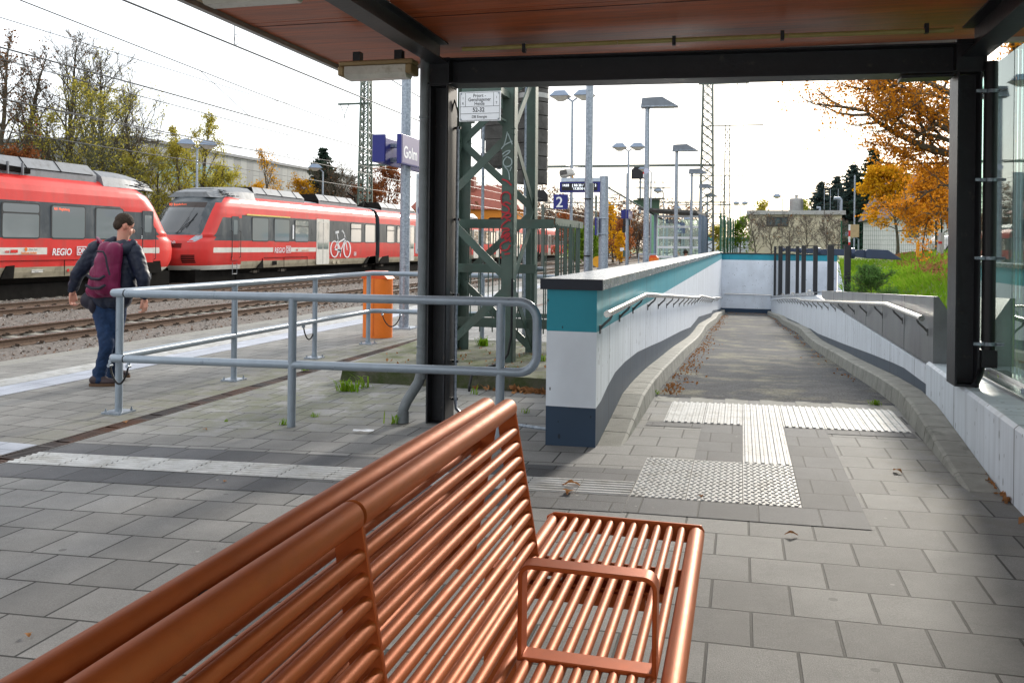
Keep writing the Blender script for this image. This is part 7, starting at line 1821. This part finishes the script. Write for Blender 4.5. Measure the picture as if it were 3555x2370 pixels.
for k, x in enumerate((1.4, 4.2, 6.6)): mb = MB(); mb.box((a.x + x, Yw - .05, 2.0), (a.x + x + .9, Yw - .01, 3.1)); w_ = mb.build('window', M['white_paint'], wh_); mb = MB(); mb.box((a.x + x + .08, Yw - .07, 2.08), (a.x + x + .82, Yw - .052, 3.02)); mb.build('pane', winm, w_)
# white parked car beside the column
q = at(2172, 572, 44); car = thing('parked_car', 'white parked car mostly hidden by the right shelter column', 'car', (q.x + 1.5, 44, 1.05)); cx_ = q.x + 1.5
mb = MB(); prof_ = [(-2.1, .35), (-2.15, .75), (-1.9, .95), (-1.15, 1.05), (-.6, 1.5), (.9, 1.55), (1.7, 1.1), (2.1, 1.0), (2.15, .4), (1.9, .28), (-1.9, .28)]; mb.prism(prof_, (cx_, 44.0, 1.0), EX, EZ, EY, 1.65); mb.build('body', M['white_paint'], car, bevel=.12)
mb = MB(); mb.prism([(-1.02, 1.06), (-.55, 1.44), (.85, 1.48), (1.5, 1.1)], (cx_, 44.0, 1.0), EX, EZ, EY, 1.67); mb.build('windows', winm, car)
for s_ in (-1.35, 1.35):
    mb = MB(); mb.tube([(cx_ + s_, 43.14, 1.33), (cx_ + s_, 43.36, 1.33)], .33, 18); w_ = mb.build('wheel', M['rubber'], car, True); mb = MB(); mb.tube([(cx_ + s_, 43.12, 1.33), (cx_ + s_, 43.15, 1.33)], .2, 12); mb.build('rim', M['alu'], w_)
mb = MB(); mb.ell((cx_ - 2.02, 43.5, 1.72), (.08, .2, .1)); mb.build('headlight', M['galv'], car, True); mb = MB(); mb.ell((cx_ - .95, 43.05, 2.08), (.1, .12, .08)); mb.build('mirror', M['white_paint'], car, True)
# fences
def fence(label, pts, z0, h, mt, mesh=.2, dens=.09):
    f_ = thing('mesh_fence', label, 'fence', pts[0] + (z0,)); mb = MB(); mp_ = MB()
    for (xa, ya_), (xb, yb__) in zip(pts, pts[1:]):
        L_ = math.hypot(xb - xa, yb__ - ya_); n = int(L_ / dens)
        for i in range(n): u = i / n; x = xa + (xb - xa) * u; y = ya_ + (yb__ - ya_) * u; mb.box((x - .004, y - .004, z0), (x + .004, y + .004, z0 + h))
        k = int(h / mesh)
        for j in range(k + 1): mb.bar((xa, ya_, z0 + j * mesh), (xb, yb__, z0 + j * mesh), .008, .008)
        n = max(1, int(L_ / 2.4))
        for i in range(n + 1): u = i / n; mp_ = MB(); mp_.tube([(xa + (xb - xa) * u, ya_ + (yb__ - ya_) * u, z0), (xa + (xb - xa) * u, ya_ + (yb__ - ya_) * u, z0 + h + .12)], .035, 6); mp_.build('post', mt, f_)
    mb.build('mesh', mt, f_)
gm_ = mat('dark green fence wire', (.02, .09, .05), .5)
a, b_ = at(1932, 580, 42), at(2175, 580, 38); fence('dark green wire fence in front of the white house', [(a.x, 42), (b_.x, 39), (b_.x + 10, 38)], 1.15, 1.35, gm_)
a = at(1660, 560, 48); gf = thing('green_slat_fence', 'dark green stepped slat fence standing end on at the left end of the end wall', 'fence', (a.x, 48, 1)); mb = MB()
for i in range(6):
    y = 46.4 + i * 4; x = -1.05 + i * .12
    for k in range(8): mb.box((x, y, 1.0 + k * .24 + i * .06), (x + .05, y + 3.9, 1.20 + k * .24 + i * .06))
mb.build('slats', gm_, gf)
for i in range(7): mb = MB(); mb.box((-1.1 + i * .12, 46.3 + i * 4, .9), (-1.0 + i * .12, 46.4 + i * 4, 3.1 + i * .06)); mb.build('post', gm_, gf)
a = at(1970, 532, 36); ns = thing('notice_board', 'small beige notice board on a post behind the grass bank', 'sign', (a.x, 36, 1)); mb = MB(); mb.box((a.x - .3, 36, a.z - .22), (a.x + .05, 36.04, a.z + .28)); mb.build('board', mat('beige board', (.4, .3, .17), .7), ns); mb = MB(); mb.tube([(a.x - .12, 36.06, 1), (a.x - .12, 36.06, a.z + 2.2)], .03, 8); mb.build('post', M['galv'], ns)
a = at(1951, 545, 30); sp_ = thing('striped_pole', 'thin red and white striped pole right of the beige building', 'pole', (a.x, 30, 1))
for k in range(6): mb = MB(); mb.tube([(a.x, 30, 1.0 + k * .19), (a.x, 30, 1.19 + k * .19)], .03, 8); mb.build('band', M['red'] if k % 2 == 0 else M['white_paint'], sp_)
a = at(2108, 575, 30); mb = MB(); mb.lathe([(.05, 0), (.05, .45), (.03, .5)], (a.x, 30, 1.12), 10); tag(mb.build('bollard', M['yellow'], smooth=True), 'short yellow bollard on the grass crest', 'bollard')
a = at(2158, 560, 30); mb = MB(); mb.tube([(a.x, 30, 1.0), (a.x + .05, 30, 1.9)], .1, 10); mb.box((a.x - .06, 29.89, 1.55), (a.x + .05, 29.9, 1.62), 1); tag(mb.build('boundary_stone', [M['alu'], M['red']]), 'pale post with a red mark at the edge of the dark column', 'post')
a = at(2159, 570, 34)

# low lamp frames on the ramp wall
lfm = mat('dark blue grey lamp paint', (.035, .05, .09), .4, .1, .08)
def lamp_frame(x, y, zb, lab):
    t_ = thing('lamp_frame', lab, 'lamp', (x, y, zb), 'low frame lamps along the ramp wall')
    zt = 1.415
    for a_ in (x, x + .30): mb = MB(); mb.box((a_, y - .02, zb - .1), (a_ + .115, y + .06, zt)); mb.build('upright', M['steel_dark'], t_)
    mb = MB(); mb.box((x, y - .02, zt + .0015), (x + .415, y + .06, zt + .02)); mb.build('top_bar', M['steel_dark'], t_)
    mb = MB(); mb.tube([(x + .417, y + .02, 1.275), (x + .48, y + .02, 1.275)], .10, 16); mb.prism([(.48, -.07), (.66, -.085), (.66, .07), (.48, .06)], (x, y + .02, 1.275), EX, EZ, EY, .12); mb.tube([(x + .57, y - .05, 1.27), (x + .57, y - .04, 1.27)], .018, 8); mb.build('hinge', lfm, t_)
    mb = MB(); mb.prism([(.66, -.10), (1.30, -.12), (1.05, .06), (.70, .07), (.66, .04)], (x, y + .02, 1.285), EX, EZ, EY, .24); mb.build('lamp_head', lfm, t_, bevel=.008)
    mb = MB(); mb.box((x + .16, y - .01, zb + .0), (x + .26, y + .05, zb + .09)); mb.build('junction_box', M['alu'], t_)
for i, (y, lab) in enumerate(((17.4, 'nearest dark lamp frame standing on the metal panel'), (24.7, 'second lamp frame of the row on the ramp wall'), (32.4, 'third lamp frame of the row on the ramp wall'), (39.8, 'fourth and small looking lamp frame'), (45.2, 'farthest and thinnest lamp frame at the end wall'))): lamp_frame(1.585, y, rtop(y) + .07, lab)

# lattice masts of the line
def far_mast(x, y, zt, w_, lab, arms=(), cell=1.0, mt='lattice_far', zb=-.5, grp='lattice masts along the line'):
    t_ = thing('lattice_mast', lab, 'mast', (x, y, zb), grp); mb = MB(); h = w_ / 2; top = .62
    P = lambda sx, sy, z: Vector((x + sx * h * (1 - (1 - top) * (z - zb) / (zt - zb)), y + sy * h * (1 - (1 - top) * (z - zb) / (zt - zb)), z))
    for sx in (-1, 1):
        for sy in (-1, 1): mb.bar(P(sx, sy, zb), P(sx, sy, zt), .115, .115)
    mb.build('legs', M[mt], t_); mb = MB(); z = zb; k = 0
    while z < zt - cell * .5:
        z2 = min(zt, z + cell * .55)
        for (a_, b_) in (((-1, -1), (1, -1)), ((-1, 1), (1, 1)), ((-1, -1), (-1, 1)), ((1, -1), (1, 1))):
            mb.bar(P(*a_, z), P(*b_, z2), .075, .045); mb.bar(P(*b_, z), P(*a_, z2), .075, .045)
        z = z2; k += 1
    mb.build('lattice', M[mt], t_)
    for (z, dx0, dx1, ins) in arms:
        mb = MB(); mb.bar((x + dx0, y, z), (x + dx1, y, z), .13, .13); o = mb.build('cross_arm', M[mt], t_)
        mb = MB()
        for c_ in ins: mb.tube([(x + c_ - .35, y, z), (x + c_, y, z - .8), (x + c_ + .35, y, z)], .035, 5); mb.tube([(x + c_, y, z - .8), (x + c_, y, z - 1.05)], .03, 5)
        if ins: mb.build('insulator', M[mt], o)
    return t_
q = at(1622, 560, 58); X2 = q.x; zt2 = at(1622, 180, 58).z; far_mast(X2, 58, zt2, .95, 'tall lattice mast behind the last lamps of the row', [(at(0, 188, 58).z if 0 else zt2 - .35, -.6, 2.6, (2.15,)), (6.7, -.6, .5, ())], 1.0, 'lattice_far')
q = at(838, 480, 58); X1 = q.x; far_mast(X1, 58, 13.6, .85, 'lattice mast rising behind the second train', [(11.5, -2.2, .4, (-1.7,)), (7.0, -.5, 3.4, ())], 1.0, 'green_steel')
mb = MB(); mb.bar((X1 + 3.4, 58, 6.75), (X2 - .4, 58, 6.72), .16, .16)
tag(mb.build('portal_beam', M['lattice_far']), 'long thin beam spanning the tracks from the tall lattice mast', 'beam')
for (px, Y, ztp, wd_, lab, ar) in ((1668, 118, 287, .9, 'second lattice mast with two cross arms', ((-4.3, 0), (0, 4.6))), (1659, 150, 402, .9, 'third lattice mast left of the second', ((-5.5, -.2), (.2, 5.5))), (1679, 205, 470, .8, 'distant lattice mast right of the second', ((-3, 3),)), (1692, 250, 508, .8, 'farthest tiny lattice mast', ((-3, 3),))):
    a = at(px, 560, Y); zt_ = at(px, ztp, Y).z; far_mast(a.x, Y, zt_, wd_, lab, [(zt_ - .1, d0, d1, ((d0 + d1) / 2,)) for d0, d1 in ar] + [(7, -6, .5, ())], 2.0, 'lattice_far')
for i, Y in enumerate((120, 175, 240)):
    a = at(1668, 560, Y).x; mb = MB(); mb.bar((-27, Y, 7.4), (a, Y, 7.4), .18, .18); tag(mb.build('portal_beam', M['lattice_far']), ('thin beam over the tracks above the far shelter', 'second distant beam over the tracks', 'farthest beam over the tracks')[i], 'beam')
for px, Y, top, lab in ((1246, 70, 470, 'thin mast right of the cage behind the train end'), (1368, 92, 448, 'thin mast behind the thick post')):
    a = at(px, 560, Y); zt_ = at(px, top, Y).z; t_ = thing('catenary_mast', lab, 'mast', (a.x, Y, -.5)); mb = MB(); mb.tube([(a.x, Y, -.5), (a.x, Y, zt_)], .13, 8); mb.build('post', M['lattice_far'], t_)
    mb = MB(); mb.bar((a.x - 1.6, Y, zt_ - .4), (a.x + 2.2, Y, zt_ - .3), .08, .08); mb.bar((a.x, Y, zt_ - 2.2), (a.x - 2.6, Y, zt_ - .5), .06, .06); mb.build('bracket', M['lattice_far'], t_)
# cantilever arm by the first row lamp
a, b_, c_ = at(1395, 430, 52), at(1480, 480, 52), at(1400, 433, 52); ca = thing('wire_support', 'slanting contact wire support left of the nearest row lamp', 'wire support', tuple(b_)); mb = MB(); mb.tube([a, b_, b_ + (b_ - a) * .5], .06, 6); mb.tube([a, a + Vector((3.8, 0, -.05))], .03, 5); m2_ = at(1372, 472, 52); mb.tube([m2_, at(1452, 468, 52)], .03, 5); mb.tube([at(1402, 449, 52), at(1428, 446, 52)], .03, 5); mb.build('tubes', M['lattice_far'], ca)
# signals
q = at(1438, 590, 80); sx = q.x; s1 = thing('rail_signal', 'black light signal glowing red on a red and white banded post', 'signal', (sx, 80, -.5)); S = lambda py: at(1438, py, 80).z
mb = MB(); mb.box((sx - .32, 80, S(517)), (sx + .36, 80.25, S(480))); mb.box((sx - .36, 80, S(535)), (sx + .2, 80.2, S(518.5))); mb.build('signal_head', M['black'], s1, bevel=.03)
mb = MB(); mb.tube([(sx + .12, 79.93, S(495.5)), (sx + .12, 79.99, S(495.5))], .11, 14); mb.build('red_light', emis('signal red', (1, .02, .02), 3), s1)
mb = MB(); mb.tube([(sx, 80.1, -.5), (sx, 80.1, S(535))], .09, 8); mb.build('post', M['green_steel'], s1)
for a, b_, mt in ((558, 551, 'white_paint'), (551, 541, 'red'), (541, 533, 'white_paint')): mb = MB(); mb.box((sx - .1, 79.9, S(a)), (sx + .1, 79.98, S(b_))); mb.build('band', M[mt], s1)
mb = MB(); mb.box((sx - .28, 79.8, S(590)), (sx + .3, 80.2, S(575))); mb.build('cabinet', M['green_steel'], s1); mb = MB(); mb.box((sx - .55, 79.9, S(577)), (sx - .2, 79.95, S(569))); p_ = mb.build('number_plate', M['white_paint'], s1)
Yg = 72; gx0, gx1 = at(1462, 500, Yg).x, at(1520, 500, Yg).x; gpz = at(1490, 457, Yg).z; g_ = thing('signal_gantry', 'green signal bridge post with a railed platform between the row lamps', 'signal gantry', (at(1504, 590, Yg).x, Yg, -.1))
px_ = at(1503.5, 590, Yg).x; mb = MB(); mb.box((px_ - .28, Yg, -.1), (px_ + .28, Yg + .5, gpz - 1.3)); mb.build('post', M['green_bright'], g_)
mb = MB(); mb.prism([(-.1, -1.35), (.3, -1.35), (.35, 0), (gx0 - px_ - .3, 0), (gx0 - px_ - .3, -.35), (-1.3, -.45)], (px_, Yg + .25, gpz - .05), EX, EZ, EY, .5); mb.build('bracket', mat('dark green steel', (.05, .10, .06), .5), g_)
mb = MB(); mb.box((gx0, Yg - .5, gpz), (gx1 + .2, Yg + .9, gpz + .06)); mb.build('platform', M['lattice_far'], g_); mb = MB(); tz = at(1490, 418, Yg).z
for x in (gx0 + .4, (gx0 + gx1) / 2, gx1 - .6, gx1 + .1):
    for y in (Yg - .45, Yg + .85): mb.tube([(x, y, gpz), (x, y, tz)], .03, 5)
for z in (tz, (tz + gpz) / 2 + .2):
    for y in (Yg - .45, Yg + .85): mb.tube([(gx0, y, z), (gx1 + .1, y, z)], .025, 5)
    mb.tube([(gx1 + .1, Yg - .45, z), (gx1 + .1, Yg + .85, z)], .025, 5)
mb.build('guard_rail', M['lattice_far'], g_)
q = at(1463, 396, Yg); mb = MB(); mb.prism([(-.45, -.55), (.75, -.55), (.80, .2), (.35, .62), (0, .62), (-.45, .2)], (q.x, Yg, q.z), EX, EZ, EY, .2); s_ = mb.build('signal_head', M['black'], g_)
mb = MB(); mb.box((q.x + .52, Yg - .13, q.z - .45), (q.x + .68, Yg - .105, q.z + .30)); mb.build('white_bar', M['white_paint'], s_); mb = MB(); mb.box((q.x + .50, Yg - .14, q.z - .14), (q.x + .70, Yg - .131, q.z + .05)); mb.build('red_bar', M['red'], s_)
for px, w_ in ((1470, .2),): a = at(px, 430, Yg); mb = MB(); mb.tube([(a.x, Yg + .2, gpz - 1.2), (a.x, Yg + .2, q.z - .5)], .09, 8); mb.build('signal_post', M['galv'], g_)
# second name board, far shelter, fence of the far platform
a, b_ = at(1427, 482, 47), at(1437, 502, 47); nb = thing('name_board', 'small far blue station name board behind the nearest row lamp', 'sign', (a.x, 47, 0)); mb = MB(); mb.box((a.x, 47, b_.z), (b_.x, 47.06, a.z)); mb.build('rear_board', M['navy'], nb); c_ = at(1439, 482, 46.6); d_ = at(1447, 502, 46.6); mb = MB(); mb.box((c_.x, 46.6, d_.z), (c_.x + .1, 48.4, c_.z)); mb.build('board', M['navy'], nb); 
mb = MB(); mb.box((c_.x + .101, 46.62, d_.z + .02), (c_.x + .104, 48.38, c_.z - .02)); mb.build('board_sheen', M['sign_sheen'], nb); textmesh('lettering', 'Golm', .34, (c_.x + .105, 46.75, d_.z + .13), EY, EZ, M['white_paint'], nb, 'LEFT', .004, .0005)
mb = MB(); e_ = at(1439, 590, 47.2); mb.tube([(e_.x, 47.2, -.1), (e_.x, 47.2, a.z + 2)], .07, 10); mb.build('post', M['galv'], nb)
fs = thing('far_shelter', 'far platform shelter with slanted flat roof and white glazing bars', 'shelter', (at(1560, 590, 52).x, 52, -.1)); F0 = 50
x0, x1 = at(1506, 500, F0).x, at(1602, 500, F0).x; zt0, zt1 = at(1470, 484, F0).z, at(1605, 492, F0).z
mb = MB(); xl = at(1470, 484, F0).x; xr = at(1604, 492, F0).x; mb.add([(xl, F0 - 1.4, zt0 + .05), (xr, F0 - 1.2, zt1), (xr + .3, F0 + 9, zt1 + .1), (xl, F0 + 9, zt0 + .2), (xl, F0 - 1.4, zt0 + .13), (xr, F0 - 1.2, zt1 + .16), (xr + .3, F0 + 9, zt1 + .26), (xl, F0 + 9, zt0 + .3)], [(3, 2, 1, 0), (4, 5, 6, 7), (0, 1, 5, 4), (1, 2, 6, 5), (2, 3, 7, 6), (3, 0, 4, 7)]); mb.build('roof', M['weight'], fs)
for x, y in ((x0 - .1, F0), (x1 + .05, F0), (x1 + .15, F0 + 2), (x1 + .15, F0 + 4), (x1 + .15, F0 + 6), (x1 + .15, F0 + 8), (x0 - .1, F0 + 8)): mb = MB(); mb.box((x, y, -.1), (x + .16, y + .16, zt1)); mb.build('column', mat_lh, fs)
for py in (497, 521, 546, 568, 590): z = at(1550, py, F0).z; mb = MB(); mb.box((x0, F0 + .02, z - .06), (x1 + .1, F0 + .08, z + .06)); mb.build('glazing_bar', M['white_paint'], fs)
mb = MB(); mb.box((x0, F0 + .09, .3), (x1 + .1, F0 + .10, zt1 - .3)); mb.build('glass_pane', gl, fs)
mb = MB(); mb.box((x0 + .02, F0 + .0, .1), (x0 + .12, F0 + .1, zt1)); mb.build('corner_bar', M['white_paint'], fs)
a = at(1561, 524, 62); s2 = thing('platform_number_sign', 'small far blue sign with a white 2 seen through the far shelter', 'sign', (a.x, 62, a.z)); sq_sign(a, .75, 62, s2)
mb = MB(); mb.tube([(a.x + .3, 62.1, -.1), (a.x + .3, 62.1, a.z)], .05, 8); mb.build('post', M['galv'], s2)
a = at(1480, 588, 44); fr2 = thing('tube_railing', 'short far tube railing beside the far orange bin', 'railing', (a.x, 44, 0)); mb = MB(); x0_ = at(1467, 574, 44).x; mb.tube([(x0_, 44, .95), (x0_ + .9, 44, .95)], .03, 8); mb.tube([(x0_, 44, .5), (x0_ + .9, 44, .5)], .03, 8); mb.build('rails', M['rail'], fr2)
for k in range(3): mb = MB(); mb.tube([(x0_ + k * .45, 44, -.1), (x0_ + k * .45, 44, .95)], .03, 8); mb.build('post', M['rail'], fr2)
# yellow box on the tracks
a = atX(1236, 700 * 0 + 661 * .0 + 621 + 39 - 10, -12.2); mb = MB(); q = at(1205 + 22, 654, 30); mb.box((-8.9, 25.2, -.1), (-8.5, 25.7, .12)); tag(mb.build('cable_box', M['yellow']), 'small yellow box beyond the platform edge behind the cage', 'box')
# brackets with blue signal box behind mast
a = at(1246, 450, 66); mb = MB(); mb.prism([(-.5, -.45), (.55, -.45), (.55, .15), (.25, .45), (-.2, .45), (-.5, .15)], (a.x - .1, 66, a.z), EX, EZ, EY, .3); tag(mb.build('signal_screen', M['black']), 'dark signal screen on the thin mast right of the weights', 'signal')

# ---------------------------------------------------------------- overhead wires
wm = mat('overhead wire', (.06, .06, .06), .5)
def wire(mb, pts, r_=.011):
    mb.tube(pts, r_, 5, cap=False)
def F_(x, y, Z):
    d = cF + cR * ((x - 1777.5) / F_PX) - cU * ((y - CYP) / F_PX); t_ = (Z - CZ) / d.z; return Vector((0, 0, CZ)) + d * t_
def line(label, cpts, mpts, drops):
    t_ = thing('overhead_line', label, 'overhead line', tuple(cpts[0]), 'overhead lines above the tracks')
    mb = MB(); wire(mb, cpts, .017); mb.build('contact_wire', wm, t_)
    if mpts: mb = MB(); wire(mb, mpts, .015); mb.build('catenary_wire', wm, t_)
    def on(ps_, y):
        for a_, b_ in zip(ps_, ps_[1:]):
            if a_.y <= y <= b_.y: return a_.lerp(b_, (y - a_.y) / (b_.y - a_.y))
        return None
    for y, top in drops:
        a_ = on(cpts, y); b_ = on(mpts, y) if mpts and top is None else (a_ + Vector((0, 0, top)) if a_ else None)
        if a_ and b_: mb = MB(); mb.tube([a_, b_], .009, 4); mb.tube([a_ + Vector((.0, .05 + .07 * math.sin(k * PI / 4), .12 + .10 * math.cos(k * PI / 4))) for k in range(9)], .006, 4, cap=False); mb.build('dropper', wm, t_)
V = Vector
def sag(x0, x1, y0, y1, zends, zmid, n=14): return [V((x0 + (x1 - x0) * i / n, y0 + (y1 - y0) * i / n, zmid + (zends - zmid) * (2 * i / n - 1) ** 2)) for i in range(n + 1)]
line('overhead line of the track nearest the platform, passing under the shelter roof edge', [V((-8.8, -10, 4.95)), V((-8.97, 11, 4.95)), V((-9.15, 24, 4.95)), V((-10.2, 58, 4.95)), V((-9.6, 120, 4.95))], [V((-8.9, -10, 6.2))] + sag(-9, -10.2, 9.5, 58, 6.6, 5.6) + sag(-10.2, -9.8, 60, 120, 6.6, 5.6), [(14.0, .9), (26.3, .75), (36, .6), (48, .8)])
line('overhead line of the empty second track', [V((-13.3, -10, 4.95)), V((-13.5, 18, 4.95)), V((-13.9, 32, 4.95)), V((-15.2, 58, 4.95)), V((-14, 120, 4.95))], [V((-13.9, -10, 6.9)), F_(67, 0, 6.4), F_(884, 320, 6.25), F_(1251, 456, 6.15), V((-15.2, 58, 6.6)), V((-14, 120, 6.6))], [(21.9, None), (38, None), (50, None)])
line('overhead line of the brown third track', [V((-18.2, 5, 4.95)), V((-18.5, 28, 4.95)), V((-18.8, 40, 4.95)), V((-19.5, 58, 4.95)), V((-18.5, 120, 4.95))], [V((-18.4, 5, 6.1)), V((-18.6, 30, 5.9)), V((-19, 45, 6.0)), V((-19.5, 58, 6.6)), V((-18.5, 120, 6.6))], [(33, None), (41, None), (51, None)])
line('overhead line above the red trains', [V((-23.6, 5, 4.95)), V((-24, 60, 4.95)), V((-23.6, 120, 4.95))], [V((-23.6, 5, 6.2)), V((-24, 35, 5.9)), V((-24, 58, 6.6)), V((-23.6, 120, 6.6))], [(28, None), (45, None)])
fl = thing('feeder_wire', 'feeder wire hanging from the insulator of the mast behind the second train', 'wire', (-20, 30, 7)); mb = MB(); wire(mb, [V((-16.4, 2, 6.4)), F_(0, 61, 6.4), F_(900, 337, 6.4), at(775, 263, 56), V((-28, 120, 10.8))], .011); mb.build('wire', wm, fl)
